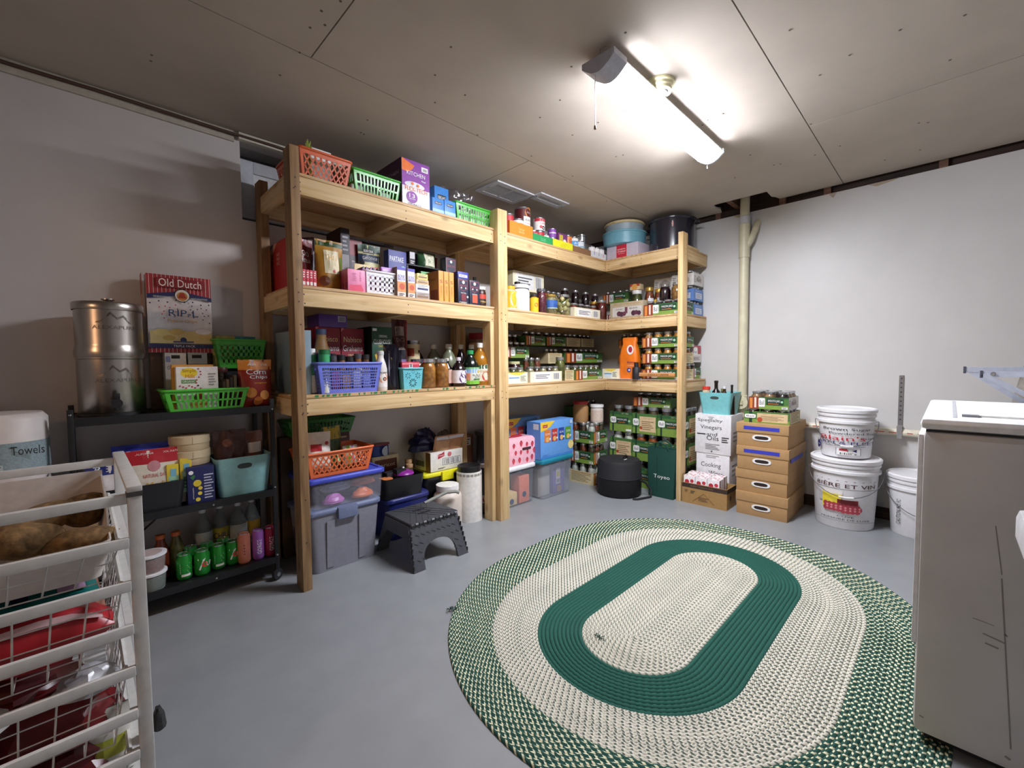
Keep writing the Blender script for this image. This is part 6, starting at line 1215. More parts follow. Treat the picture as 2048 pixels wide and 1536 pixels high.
jarcase('dim green pint case tucked right under the lower deck', (.1, -.42, .742), .36, .25, .085, 'mason', 4, 2, .12, .036, 'dry', RZ)
# black round bag and green tote bag
bg = thing('instrument_bag', 'round black zipped fabric bag on the floor in front of the cases', 'bag', (-.225, -.29, 0)); BF = mat('#1b1b1f', .75, bump=.2)
part('bag_body', MB().lathe([(.172, 0), (.188, .015), (.19, .15), (.193, .155), (.193, .163), (.19, .168), (.186, .28), (.17, .305), (.1, .313), (.0005, .315)], 36, caps=False), BF, bg, sm=50)
part('zip', MB().tube([(.193*math.cos(a*PI/18), .193*math.sin(a*PI/18), .16) for a in range(36)], .004, 5, closed=True), mat('#2c2c32', .5), bg)
part('strap', MB().tube([(.0, -.16, .16), (.06, -.22, .12), (.08, -.26, .06), (.06, -.27, .01), (.0, -.25, .008), (-.08, -.22, .008), (-.1, -.19, .008)], .01, 6), BF, bg, sm=60)
part('top_handle', MB().tube([(-.05, -.05, .312), (-.03, -.05, .335), (.03, -.05, .335), (.05, -.05, .312)], .009, 6), BF, bg, sm=60); part('logo', MB().add([(-.06+x, -.09+y, .3155) for x, y in ((0, 0), (.05, .004), (.05, .012), (0, .01))], [(0,1,2,3)]), WHITE, bg)
gt = thing('shopping_bag', 'dark green fabric shopping bag leaning at the right post', 'bag', (-.06, -.615, 0), RZ); GF = mat('#0f4238', .75, bump=.15)
part('bag_body', loft([(rrect(.22, .09, .01), 0), (rrect(.24, .1, .012), .2), (rrect(.25, .07, .01), .42), (rrect(.235, .055, .01), .418), (rrect(.21, .07, .01), .25)], (True, True)), GF, gt, sm=40)
for s_ in (-1, 1): part('handle', MB().tube([(-.06, s_*.035, .41), (-.05, s_*.04, .46), (0, s_*.045-.01, .475), (.05, s_*.04, .45), (.06, s_*.035, .41)], .007, 6), GF, gt, sm=60)
decorate(gt, .24, .1, .42, [('t', 'f', .55, .42, .6, .1, 'Toyeo', WHITE)], out=.0515)
part('pocket_seam', MB().box(-.03, -.028, -.0525, -.0505, .05, .36), mat('#0a2c26', .75), gt)

# ================================================================= along the right wall
KR = mat('#b08a5c', .7, var=.03); KRD = mat('#a07c50', .7, var=.03)
oc = thing('carton', 'open brown shipping carton of juice packs beside the right post', 'box', (-.08, -.965, 0), RZ); w, d, h = .35, .2, .165
part('tray', MB().box(-w/2, w/2, 0, d, 0, .004).box(-w/2, w/2, 0, .004, .004, h).box(-w/2, w/2, d-.004, d, .004, h).box(-w/2, -w/2+.004, .004, d-.004, .004, h).box(w/2-.004, w/2, .004, d-.004, .004, h), mat('#a88450', .7), oc)
decorate(oc, w, d, h, [('p', 'f', 0, .78, 1, .98, mat('#3a2a22', .7)), ('t', 'f', .45, .88, .5, .08, 'ROBERT MONDAVI LEON', mat('#8a6a48', .7)), ('t', 'f', .1, .6, .08, .16, 'W', INK), ('lines', 'f', .2, .5, .3, .66, 2, INK), ('poly', 'f', [(.25, .14), (.5, .6), (.505, .58), (.262, .14)], mat('#6a4e30', .7)), ('poly', 'f', [(.5, .6), (.505, .58), (.738, .14), (.75, .14)], mat('#6a4e30', .7)), ('lines', 'f', .38, .2, .62, .42, 3, mat('#7a5c3c', .7)), ('p', 'r', 0, .78, 1, .98, mat('#3a2a22', .7)), ('p', 'r', .3, .4, .45, .6, mat('#5a4230', .7))])
for k in range(6):
    i, j = k % 3, k//3
    jb = carton('juice_pack', ['juice multipack nearest the post, front row', 'juice multipack in the middle of the front row', 'juice multipack at the right of the front row', 'juice multipack nearest the post, back row', 'juice multipack in the middle of the back row', 'juice multipack at the right of the back row'][k], 'juice pack', (-.072+.085*j, -.845-.095*i, .006), .09, .08, .215+.01*j, mat('#f2ecec', .4), [('c', 'f', .3, .78, .2, mat('#b82c3c', .5)), ('c', 'f', .75, .82, .16, mat('#c8384a', .5)), ('p', 'f', 0, .7, 1, .74, mat('#c83a4c', .5)), ('dots', 't', [(.2, .3, .1), (.5, .6, .09), (.8, .25, .1), (.3, .8, .08), (.75, .78, .09)], mat('#b82c44', .5)), ('p', 'r', .1, 0, .3, 1, mat('#8a2c38', .5)), ('p', 'r', .6, 0, .7, 1, mat('#d8d0d0', .5))], RZ, 'red and white juice multipacks')
HND = mat('#1c1c1f', .7); WB = mat('#e6e5e8', .6)
carton('wine_case', 'lower white carton reading Cooking Wines', 'box', (.135, -.95, 0), .265, .265, .385, WB, [('t', 'f', .45, .74, .6, .13, 'Cooking', HND), ('t', 'f', .6, .58, .42, .1, 'Wines', HND), ('lines', 'f', .3, .9, .7, .97, 2, mat('#8a8a8c', .7)), ('lines', 'r', .2, .5, .8, .8, 3, mat('#b8b8bc', .7))], RZ)
carton('wine_case', 'upper white carton with handwritten vinegars and oils', 'box', (.13, -.95, .386), .285, .275, .325, WB, [('t', 'f', .42, .84, .7, .1, 'Specialty', HND), ('t', 'f', .45, .66, .6, .13, 'Vinegars', HND), ('t', 'f', .48, .5, .3, .08, 'and', HND), ('t', 'f', .5, .4, .34, .12, 'Oils', HND), ('dots', 'f', [(.38+.028*i, .93-.035*j, .011) for j in range(5) for i in range(j % 2, 6-j)], mat('#4a4a4e', .7)), ('lines', 'f', .06, .46, .3, .52, 1, HND), ('lines', 'f', .75, .3, .95, .46, 3, HND), ('lines', 'f', .3, .1, .7, .26, 4, mat('#8a8a8c', .7)), ('c', 'f', .48, .06, .025, mat('#6a6a6c', .7)), ('lines', 'r', .15, .3, .6, .6, 3, mat('#9a9a9e', .7))], RZ)
TQ = mat('#7fc8cc', .45)
bintub('plastic_bin', 'turquoise bin of bottles on the white cartons', (.27, -.955, .712), .265, .26, .18, TQ, RZ, taper=.82)
for k, (x, y, r, h, c, cc, lb, shp) in enumerate(((.22, -.86, .03, .22, '#c8b89a', '#e0402c', 'red capped bottle in the turquoise bin', 'tube'), (.25, -.93, .038, .27, '#14100e', '#17120f', 'black wine bottle in the turquoise bin', 'wine'), (.33, -.955, .035, .2, '#5a5a3c', '#8a8a5c', 'green oil bottle at the back of the turquoise bin', 'round'), (.24, -1.0, .032, .225, '#3c2c1c', '#e8e8ea', 'swing top bottle with a white stopper', 'round'), (.22, -1.065, .024, .24, '#1a1614', '#20201c', 'slim dark bottle at the right of the turquoise bin', 'wine'))): bottle('oil_bottle', lb, (x, y, .717), r, h, mat(c, .2), None, shp, mat(cc, .4), neck=.95 if shp == 'tube' else .38)
for k in range(4):
    z = .1725*k; t = thing('file_box', ['bottom brown lidded box of the stack of four', 'second brown lidded box from the floor', 'third brown lidded box from the floor with blue tape', 'top brown lidded box with blue tape'][k], 'box', (-.045+.008*(k % 2), -1.365+.006*(k % 2), z), RZ)
    w, d, h = .335, .5, .172
    part('box_body', MB().box(-w/2, w/2, 0, d, 0, h-.065), KR, t, bev=.002)
    part('lid', MB().box(-w/2-.005, w/2+.005, -.005, d+.005, h-.07, h), mat('#b48e60', .7, var=.03), t, bev=.002)
    ov = lambda a, b, y: [(a*math.copysign(abs(math.cos(q*PI/10))**.6, math.cos(q*PI/10)), y, .068+b*math.copysign(abs(math.sin(q*PI/10))**.8, math.sin(q*PI/10))) for q in range(20)]
    ring = ov(.062, .021, -.0012); hole = ov(.046, .0125, -.0012); n = 20
    part('handle_ring', MB().add(ring+hole+[(x, -.004, z_) for x, y, z_ in ring]+[(x, -.004, z_) for x, y, z_ in hole], [(2*n+i, 2*n+(i+1) % n, 3*n+(i+1) % n, 3*n+i) for i in range(n)]+[(i, (i+1) % n, 2*n+(i+1) % n, 2*n+i) for i in range(n)]), mat('#eeeeee', .4), t)
    part('handle_hole', MB().add(hole, [tuple(range(n))]), mat('#2a1c18', .8), t)
    if k >= 2: part('tape', MB().box(-.12, .115, -.0062, -.0052, h-.048, h-.022), mat('#3a40b8', .5), t)
    if k == 2: part('tape', MB().box(w/2+.0052, w/2+.0062, .05, .4, h-.1, h-.07), mat('#3a40b8', .5), t)
zs = .6905
jarcase('green and cream recipe case on the brown box stack', (.005, -1.375, zs), .3, .3, .085, 'talltan', 3, 3, .1, .048, 'sauce', RZ, {'r': 'tan'}, rcol=True)
jarcase('green SMOOTH JARS case topping the brown box stack', (.01, -1.385, zs+.1045), .26, .28, .088, 'mason', 3, 3, .125, .042, ['applesauce', 'applesauce', 'berry'], RZ, {'r': 'kerr'}, txt='SMOOTH JARS', rows=3)
# buckets
BK = mat('#e9e8ea', .38, var=.015)
def bucket(label, loc, r, h, rotz, ovals=1.0, bail=True):
    t = thing('bucket', label, 'bucket', loc, rotz)
    part('pail', MB().lathe([(r*.84, 0), (r*.87, .008), (r*.97, h-.1), (r*1.04, h-.098), (r*1.04, h-.082), (r*.985, h-.08), (r*.99, h-.05)], 40, sx=ovals), BK, t, sm=35)
    part('lid', MB().lathe([(r*1.02, h-.055), (r*1.03, h-.05), (r*1.03, h-.038), (r*1.0, h-.036), (r*1.0, h-.028), (r*1.06, h-.026), (r*1.07, h-.006), (r*1.03, h), (r*.97, h), (r*.96, h-.008), (r*.0005, h-.008)], 40, caps=False, sx=ovals), mat('#f0eff1', .35, var=.01), t, sm=35)
    if bail:
        pts = [(-r*1.05*ovals, 0, h-.09)]+[(-r*1.1*ovals*math.cos(PI*k/16), -r*1.08*math.sin(PI*k/16), h-.09-.16*math.sin(PI*k/16)) for k in range(17)]+[(r*1.05*ovals, 0, h-.09)]
        part('bail', MB().tube(pts, .0025, 6), mat('#8a8c90', .3, .8), t, sm=60)
        q = [(-r*1.1*ovals*math.cos(PI*k/16), -r*1.08*math.sin(PI*k/16), h-.09-.16*math.sin(PI*k/16)) for k in range(7, 10)]
        part('grip', MB().tube(q, .008, 8), mat('#e4e2e2', .4), t, sm=60)
    return t
def bdec(t, r, h, decos, z0, z1): wrap(t, r, z0, z1, decos)
NB = mat('#2a2a6c', .5); RDB = mat('#c02838', .5)
fr_ = math.radians(-80)
b2 = bucket('wide white BIERE ET VIN bucket with a grape picture on the floor', (.24, -1.815, 0), .19, .48, fr_, 1.0)
bdec(b2, .1815, .48, [('t', 'f', .5, .8, .66, .1, 'BIÈRE ET VIN', mat('#4a1c20', .5)), ('p', 'f', .16, .885, .84, .893, INK), ('p', 'f', .16, .715, .84, .722, INK), ('p', 'f', .26, .3, .46, .62, mat('#ecd83c', .5)), ('p', 'f', .28, .6, .47, .68, WLAB), ('p', 'f', .21, .42, .26, .56, mat('#b8b8b8', .5)), ('p', 'f', .42, .38, .62, .5, mat('#7a2028', .5)), ('dots', 'f', [(.3+.045*i+.02*(j % 2), .28+.045*j-.02*(i > 3), .03) for i in range(8) for j in range(3)], mat('#a83c48', .5)), ('dots', 'f', [(.32+.045*i, .3+.05*j-.02*(i > 3), .012) for i in range(8) for j in range(2)], mat('#d88a90', .5)), ('t', 'f', .5, .14, .16, .035, 'CUVE', INK), ('t', 'f', .5, .08, .5, .035, 'PRIMAIRE DE LUXE', INK), ('p', 'f', .16, .035, .84, .04, INK)], .05, .37)
b1 = bucket('white bucket marked Brown Sugar standing on the wide bucket', (.265, -1.81, .481), .162, .335, fr_, 1.0)
bdec(b1, .159, .335, [('t', 'f', .5, .93, .6, .12, 'Brown Sugar', HND), ('t', 'f', .62, .78, .66, .1, 'Powdered Sugar', HND), ('t', 'f', .8, .62, .3, .08, 'Sugar', HND), ('t', 'f', .44, .62, .56, .16, "Blain's", RDB), ('t', 'f', .46, .45, .84, .1, 'FARM & FLEET', NB), ('t', 'f', .48, .34, .46, .045, 'farmandfleet.com', NB), ('c', 'f', .1, .3, .055, NB), ('t', 'f', .1, .3, .07, .05, 'food safe', WHITE), ('p', 'f', .38, .02, .66, .28, mat('#9a9aa4', .5)), ('p', 'f', .39, .03, .65, .27, WHITE), ('p', 'f', .42, .17, .51, .25, RDB), ('poly', 'f', [(.51, .14), (.61, .14), (.61, .25), (.56, .18), (.51, .2)], NB), ('t', 'f', .52, .08, .18, .07, "Hill's", INK)], .02, .21)
b3 = bucket('white bucket partly hidden behind the washing machine', (.33, -2.2, 0), .162, .4, math.radians(-75), 1.0)
bdec(b3, .152, .4, [('t', 'f', .82, .62, .5, .1, 'FARM', NB), ('c', 'f', .62, .34, .065, NB), ('t', 'f', .62, .34, .08, .07, 'food safe', WHITE), ('t', 'f', .2, .55, .06, .7, 'CAUTION NO FOOD', INK, True)], .02, .3)
bucket('plain white bucket behind the stacked pair', (.36, -1.62+.0, .0), .135, .62, fr_, 1.0, bail=False) if False else None
# ================================================================= ceiling registers
def register(label, x0, x1, y0, y1, cols):
    t = thing('air_register', label, 'vent', ((x0+x1)/2, (y0+y1)/2, HC)); w, d = x1-x0, y1-y0; m = mat('#c9c9cc', .4)
    f = MB()
    for a in ((-w/2, w/2, -d/2, -d/2+.04), (-w/2, w/2, d/2-.04, d/2), (-w/2, -w/2+.04, -d/2+.04, d/2-.04), (w/2-.04, w/2, -d/2+.04, d/2-.04)): f.box(a[0], a[1], a[2], a[3], -.012, -.002)
    for c in range(1, cols): x = -w/2+.04+(w-.08)*c/cols; f.box(x-.01, x+.01, -d/2+.04, d/2-.04, -.012, -.002)
    part('frame', f, m, t)
    n = int((d-.08)/.016)
    for k in range(n): y = -d/2+.04+(d-.08)*(k+.5)/n; part('louvre', MB().box(-w/2+.04, w/2-.04, y-.0055, y+.0045, -.01, -.007), m, t)
    part('backing', MB().box(-w/2+.03, w/2-.03, -d/2+.03, d/2-.03, -.0025, -.0005), mat('#a6a6aa', .7), t)
    for s_ in (-1, 1): part('screw', MB().lathe([(.006, -.015), (.004, -.012)], 8), CHROME, t, loc=(s_*(w/2-.02), 0, 0))
register('white two-panel air register in the ceiling above the shelf', -1.38, -.98, .0, .25, 2)
register('slim white ceiling vent right of the larger register', -.99, -.64, -.07, .06, 1)

# ================================================================= black wire rack at the left
rk = thing('utility_rack', 'black metal three-tier utility rack against the left wall', 'rack', (0, 0, 0)); KM = mat('#17171a', .45)
RX0, RX1, RY0, RY1 = -3.6, -2.835, .19, .53
for x in (RX0, RX1-.02):
    for y in (RY0, RY1-.02): part('upright', MB().box(x, x+.02, y, y+.02, .06, .975), KM, rk, bev=.002)
for x, y in ((RX0+.01, RY0+.01), (RX1-.01, RY0+.01), (RX0+.01, RY1-.01), (RX1-.01, RY1-.01)):
    part('caster', MB().lathe([(.028, -.009), (.03, 0), (.028, .009)], 16), mat('#26262a', .4), rk, loc=(x, y, .031), rot=(PI/2, 0, .5))
    part('caster_hub', MB().lathe([(.012, -.0105), (.012, .0105)], 10), CHROME, rk, loc=(x, y, .031), rot=(PI/2, 0, .5))
for z in (.935, .49, .125):
    part('shelf_panel', MB().box(RX0+.02, RX1-.02, RY0+.02, RY1-.02, z-.006, z), KM, rk)
    for a in ((RX0, RX1, RY0, RY0+.02), (RX0, RX1, RY1-.02, RY1), (RX0, RX0+.02, RY0, RY1), (RX1-.02, RX1, RY0, RY1)): part('shelf_rail', MB().box(a[0]+.001, a[1]-.001, a[2]+.001, a[3]-.001, z-.03, z+.004), KM, rk)
for x, z in ((RX0+.01, .955), (RX0+.01, .51), (RX1-.01, .505), (RX1-.01, .14), (-3.12, .475), (-3.12, .11), (RX1-.01, .92)): part('bolt', MB().lathe([(.006, 0), (.004, .003), (.001, .004)], 10, caps=False), CHROME, rk, loc=(x, RY0-.0005, z), rot=(PI/2, 0, 0))
part('brace', MB().bar((RX0+.03, RY1-.01, .14), (-3.2, RY1-.01, .47), .02, .004), KM, rk)
ZA, ZB, ZC = .9355, .4905, .1255
# stainless gravity water filter
SS = mat('#b0a9a2', .28, 1.0, var=.03, scale=3)
wf = thing('water_filter', 'tall stainless steel gravity water filter on the black rack', 'water filter', (-3.452, .36, ZA+.012)); R_ = .115
part('stand', MB().lathe([(.12, -.012), (.12, .0), (.1, .0)], 32), KM, wf, sm=40)
part('lower_chamber', MB().lathe([(.112, .0), (R_, .004), (R_, .235), (R_+.003, .238), (R_+.003, .243)], 48), SS, wf, sm=40)
part('upper_chamber', MB().lathe([(R_+.004, .243), (R_+.006, .25), (R_+.006, .272), (R_+.001, .292), (R_, .3), (R_, .452)], 48), SS, wf, sm=40)
part('lid', MB().lathe([(R_+.005, .45), (R_+.006, .455), (R_+.006, .478), (R_+.001, .484), (.02, .486), (.0005, .486)], 48, caps=False), SS, wf, sm=40)
part('knob', MB().lathe([(.01, .486), (.012, .495), (.024, .502), (.024, .506), (.0005, .506)], 20, caps=False), SS, wf, sm=40)
tp_ = part('tap', MB().lathe([(.014, 0), (.014, .03), (.02, .034), (.02, .05)], 16), BLACK, wf, sm=40, loc=(.005, -R_+.004, .045), rot=(PI/2, 0, 0)); part('tap_handle', MB().box(-.012, .012, -.006, .006, 0, .028), BLACK, wf, bev=.003, loc=(.005, -R_-.03, .06)); part('spout', MB().lathe([(.012, 0), (.01, -.035)], 12), BLACK, wf, loc=(.005, -R_-.035, .05))
for z in (.13, .36): 
    wrap(wf, R_+.0005, z, z+.08, [('poly', 'f', [(.36, .4), (.5, 1), (.56, .7), (.62, .85), (.72, .4), (.68, .4), (.62, .72), (.56, .58), (.5, .86), (.4, .4)], mat('#6e6862', .35, .9)), ('t', 'f', .54, .16, .42, .2, 'ALEXAPURE', mat('#7a746e', .35, .9))])
# chips box standing high on a carton behind
ODR = mat('#a82c30', .45)
od = carton('chips_box', 'red, white and blue ripple chips box above the rack', 'box', (-3.18, .44, 1.218), .262, .075, .385, mat('#e4dfe0', .45), [('p', 'f', 0, .74, 1, 1, ODR), ('p', 'f', 0, 0, 1, .075, ODR)]+[('p', 'f', .04+.062*k, .74, .046+.062*k, 1, WLAB) for k in range(16)]+[('p', 'f', .04+.062*k, 0, .046+.062*k, .075, WLAB) for k in range(16)]+[
    ('poly', 'f', [(0, .74), (.5, .8), (1, .74), (1, .685), (.5, .745), (0, .685)], mat('#2a2c5c', .5)), ('p', 'f', 0, .06, 1, .11, mat('#2a2c5c', .5)), ('c', 'f', .53, .745, .125, mat('#20202c', .5)), ('c', 'f', .53, .745, .112, WLAB), ('c', 'f', .53, .735, .085, mat('#c88a3c', .5)), ('poly', 'f', [(.46, .71), (.6, .71), (.56, .78), (.5, .78)], mat('#b03c28', .5)),
    ('p', 'f', .14, .84, .88, .96, mat('#8c2024', .5)), ('t', 'f', .51, .9, .66, .1, 'Old Dutch', mat('#fbf6ee', .5)), ('t', 'f', .22, .715, .26, .02, 'GENERATIONS OF', WHITE), ('t', 'f', .8, .715, .26, .02, 'TASTE SENSATIONS', WHITE),
    ('dots', 'f', [(.33+.18*math.cos(a*.524)*(.5+.5*((a*7) % 3)/2), .53+.1*math.sin(a*.524)*(.5+.5*((a*7) % 3)/2), .012) for a in range(12)], mat('#c03c50', .5)), ('dots', 'f', [(.76+.17*math.cos(a*.524)*(.5+.5*((a*5) % 3)/2), .53+.1*math.sin(a*.524)*(.5+.5*((a*5) % 3)/2), .012) for a in range(12)], mat('#3c4470', .5)),
    ('t', 'f', .54, .515, .46, .085, 'RIP-L', mat('#2c4a78', .5)), ('t', 'f', .52, .41, .46, .05, 'Potato Chips', mat('#c89440', .5)), ('dots', 'f', [(.04+.13*i, .665-.04*abs(i-3.5)/3.5+.02*(i % 2), .014) for i in range(8)]+[(.94, .5, .012), (.95, .4, .012)], mat('#30303c', .5)),
    ('p', 'f', .02, .12, .98, .28, mat('#d8c284', .5)), ('c', 'f', .2, .26, .13, mat('#e0c880', .5), .5), ('c', 'f', .42, .27, .12, mat('#d4b468', .5), .5), ('c', 'f', .3, .19, .1, mat('#c8a458', .5), .5), ('c', 'f', .84, .28, .13, mat('#ece8ea', .5), .4), ('c', 'f', .86, .2, .11, mat('#d8bc78', .5), .5), ('c', 'f', .52, .165, .05, mat('#2c3c6c', .5)), ('p', 'f', .36, .13, .68, .15, mat('#4a5484', .5)), ('t', 'f', .53, .085, .34, .03, 'TRIPLE PACK', WHITE), ('p', 'l', 0, 0, 1, 1, mat('#c89c88', .5)), ('p', 'l', 0, .74, 1, 1, mat('#a8484a', .5))])
carton('milk_carton', 'cream carton reading ORIGINAL behind the waffle box', 'box', (-3.215, .39, ZA), .085, .08, .28, mat('#d8d0c4', .5), [('t', 'f', .5, .74, .8, .07, 'ORIGINAL', mat('#6a5c70', .5)), ('p', 'f', .3, .9, .7, .96, INK), ('p', 'f', .05, .84, .25, .94, mat('#8a8cb0', .5))])
carton('milk_carton', 'grey blue carton beside the ORIGINAL carton', 'box', (-3.125, .39, ZA), .08, .08, .282, mat('#a8b0b0', .5), [('p', 'f', .2, .9, .7, .96, INK), ('p', 'f', 0, .75, 1, .8, mat('#3c5a78', .5))])
carton('carton', 'plain box carrying the red chips box', 'box', (-3.18, .475, ZA), .25, .04, .282, mat('#8a6a54', .6))
basket('plastic_basket', 'lime green slotted basket of waffle boxes on the rack top', (-3.12, .295, ZA), .34, .2, .1, mat('#54c03c', .4, coat=.2), 'slots', taper=.86)
SMB = [('c', 'f', .3, .86, .2, mat('#f0cf2c', .5), .7), ('t', 'f', .3, .9, .32, .1, 'Simple', mat('#7a4a1c', .5)), ('t', 'f', .32, .78, .22, .08, 'Mills', mat('#c87a2c', .5)), ('p', 'f', .12, .62, .46, .7, mat('#5a8c3c', .5)), ('t', 'f', .29, .66, .3, .05, 'ORGANIC', WHITE), ('dots', 'f', [(.52+.06*math.sin(k), .95-.065*k, .022) for k in range(8)]+[(.08+.07*k, .56-.025*(k % 3), .022) for k in range(7)], mat('#b83a44', .5)), ('c', 'f', .5, .12, .22, mat('#d8a050', .5), .4), ('c', 'f', .5, .2, .2, mat('#e0b060', .5), .35), ('c', 'f', .52, .32, .1, mat('#b83a30', .5)), ('c', 'f', .45, .28, .06, mat('#4a6a34', .5)), ('lines', 'f', .76, .55, .94, .86, 5, mat('#9a9a94', .6))]
carton('waffle_box', 'white waffle box with a yellow badge in the lime basket', 'box', (-3.155, .225, ZA+.006), .165, .04, .205, mat('#ece6e0', .45), SMB)
carton('waffle_box', 'orange box right behind the white waffle box', 'box', (-3.165, .267, ZA+.006), .165, .035, .215, mat('#d89a3c', .5))
for k in range(4): carton('tea_bar', ORD[k]+' slim dark bar box at the right of the lime basket', 'box', (-3.045+.016*k, .24, ZA+.006), .013, .1, .13+.01*k, mat(['#3c2c1c', '#7a6240', '#2c2420', '#5a4a30'][k], .5), group='slim bar boxes in the lime basket')
jar('dark glass jar behind the bars in the lime basket', (-3.03, .37, ZA+.006), .2, .035, FD['bean'], mat('#6a3a34', .4))
carton('carton', 'plain black crate carrying the upper green basket', 'box', (-2.935, .4, ZA), .17, .1, .2, mat('#1c1c1e', .5))
basket('plastic_basket', 'green basket with round holes raised at the right of the rack', (-2.935, .44, ZA+.2005), .24, .15, .15, mat('#44aa38', .4, coat=.2), 'squares', taper=.82)
for k, (x, c, lb) in enumerate(((-3.0, '#a8a05c', 'yellow snack pouch in the raised green basket'), (-2.9, '#2c7c88', 'teal pouch lying in the raised green basket'))): pouch('snack_pouch', lb, (x, .43, ZA+.21), .11, .165, .04, mat(c, .35), waves=.4, dseed=k+40, lean=.02)
pouch('chip_bag', 'orange and red corn chips bag leaning on the rack end', (-2.9, .27, ZA), .165, .245, .07, mat('#8c2418', .35, var=.12, scale=18), [('p', 'f', 0, .78, 1, 1, mat('#d8842c', .4)), ('t', 'f', .56, .9, .6, .06, 'Amana', WHITE), ('t', 'f', .5, .74, .6, .11, 'Corn', WHITE), ('t', 'f', .56, .62, .55, .09, 'Chips', WHITE), ('t', 'f', .6, .5, .4, .04, 'original', mat('#e8b83c', .4)), ('c', 'f', .3, .3, .16, mat('#c87a34', .4)), ('c', 'f', .7, .24, .15, mat('#d8944c', .4)), ('c', 'f', .5, .12, .14, mat('#b8642c', .4))], rotz=.1, waves=.12)
# middle tier
bintub('black_bin', 'open black bin at the left of the rack middle tier', (-3.4, .3, ZB), .36, .2, .13, mat('#1c1c20', .4), taper=.9, hole=False)
pouch('date_bag', 'white date bag with a red top in the black rack bin', (-3.33, .262, ZB+.01), .24, .27, .05, mat('#dcd4c4', .4), [('p', 'f', 0, .76, 1, 1, mat('#b0202c', .4)), ('t', 'f', .56, .93, .7, .04, 'CALIFORNIA MEDJOOL DATES', WLAB), ('c', 'f', .5, .72, .1, mat('#c88a90', .4)), ('t', 'f', .52, .56, .4, .06, 'NATURAL DATE', mat('#b83a3c', .5)), ('t', 'f', .62, .4, .5, .1, 'Medjool', mat('#d8a81c', .5)), ('p', 'f', .05, .1, .2, .3, mat('#e8c83c', .5))], waves=.12)
pouch('date_bag', 'white and navy bag reading 75 at the left of the rack bin', (-3.49, .27, ZB+.01), .14, .25, .05, mat('#d8d2d0', .4), [('p', 'f', 0, .72, 1, 1, mat('#2c3478', .4)), ('t', 'f', .4, .82, .4, .1, '75', WHITE), ('p', 'f', .3, .1, .9, .45, mat('#5a3c34', .5))], waves=.2, dseed=7)
pouch('date_bag', 'royal blue pouch behind the white date bag', (-3.36, .33, ZB+.01), .22, .29, .05, mat('#2c3cb8', .3), waves=.4, dseed=8)
for k in range(2): carton('tea_box', ['left yellow and mint tea box beside the date bag', 'right yellow and mint tea box beside the navy carton'][k], 'box', (-3.245+.05*k-.02, .235, ZB+.06), .045, .09, .14+.02*k, mat('#e0c83c', .5), [('p', 'f', .15, 0, 1, .62, mat('#a8d8b8', .5)), ('p', 'f', .3, .6, .8, .85, mat('#7ab8d0', .5)), ('lines', 'f', .25, .1, .85, .5, 4, mat('#3c8a6a', .6))], group='yellow and mint tea boxes')
carton('pineapple_box', 'navy carton with yellow pineapple pieces on the rack', 'box', (-3.162, .205, ZB), .108, .1, .178, mat('#23275c', .45), [('c', 'f', .36, .56, .15, mat('#e0c838', .5)), ('poly', 'f', [(.2, .66), (.3, .76), (.24, .8), (.1, .74)], mat('#3c7a44', .5)), ('c', 'f', .46, .42, .08, mat('#e8d04a', .5)), ('c', 'f', .44, .28, .08, mat('#e8d04a', .5)), ('c', 'f', .36, .12, .09, mat('#e8d04a', .5)), ('c', 'f', .14, .86, .09, WHITE), ('lines', 'f', .6, .1, .95, .8, 9, mat('#c4c8dc', .6)), ('t', 'f', .2, .3, .06, .3, 'pineapple', WLAB, True)])
for k in range(2):
    t = thing('bentwood_box', ['lower round bentwood box on the navy carton', 'upper round bentwood box of the two'][k], 'round box', (-3.185, .315, ZB+.18+.0715*k)); BW = mat('#d6c09a', .6, var=.06, scale=9)
    part('box_body', MB().lathe([(.078, 0), (.08, .003), (.08, .04)], 36), BW, t, sm=40); part('lid', MB().lathe([(.083, .034), (.083, .068), (.08, .0705), (.0005, .0705)], 36, caps=False), mat('#dcc8a4', .6, var=.05, scale=9), t, sm=40); part('lap_seam', MB().box(-.001, .001, -.0838, -.083, .034, .066), mat('#b89c70', .6), t)
carton('carton', 'plain carton under the round bentwood boxes', 'box', (-3.18, .31, ZB), .12, .14, .179, mat('#2a2c40', .6))
bintub('plastic_bin', 'pale turquoise bin on the rack middle tier', (-2.975, .31, ZB), .255, .2, .195, mat('#8fc4c6', .45), taper=.84)
for k, (x, c) in enumerate(((-3.02, '#4c2a24'), (-2.935, '#7a4a3c'))): pouch('chocolate_bag', ['dark brown bag in the pale turquoise bin', 'coppery brown bag with a white label in the turquoise bin'][k], (x, .3+.03*k, ZB+.008), .15, .32-.02*k, .06, mat(c, .3, var=.1, scale=14), [('p', 'f', .5, .62, .95, .8, mat('#d8d0c8', .5)), ('lines', 'f', .55, .64, .9, .78, 4, INK)] if k else [('c', 'f', .4, .8, .14, mat('#8a5a48', .4))], waves=.3, dseed=50+k)
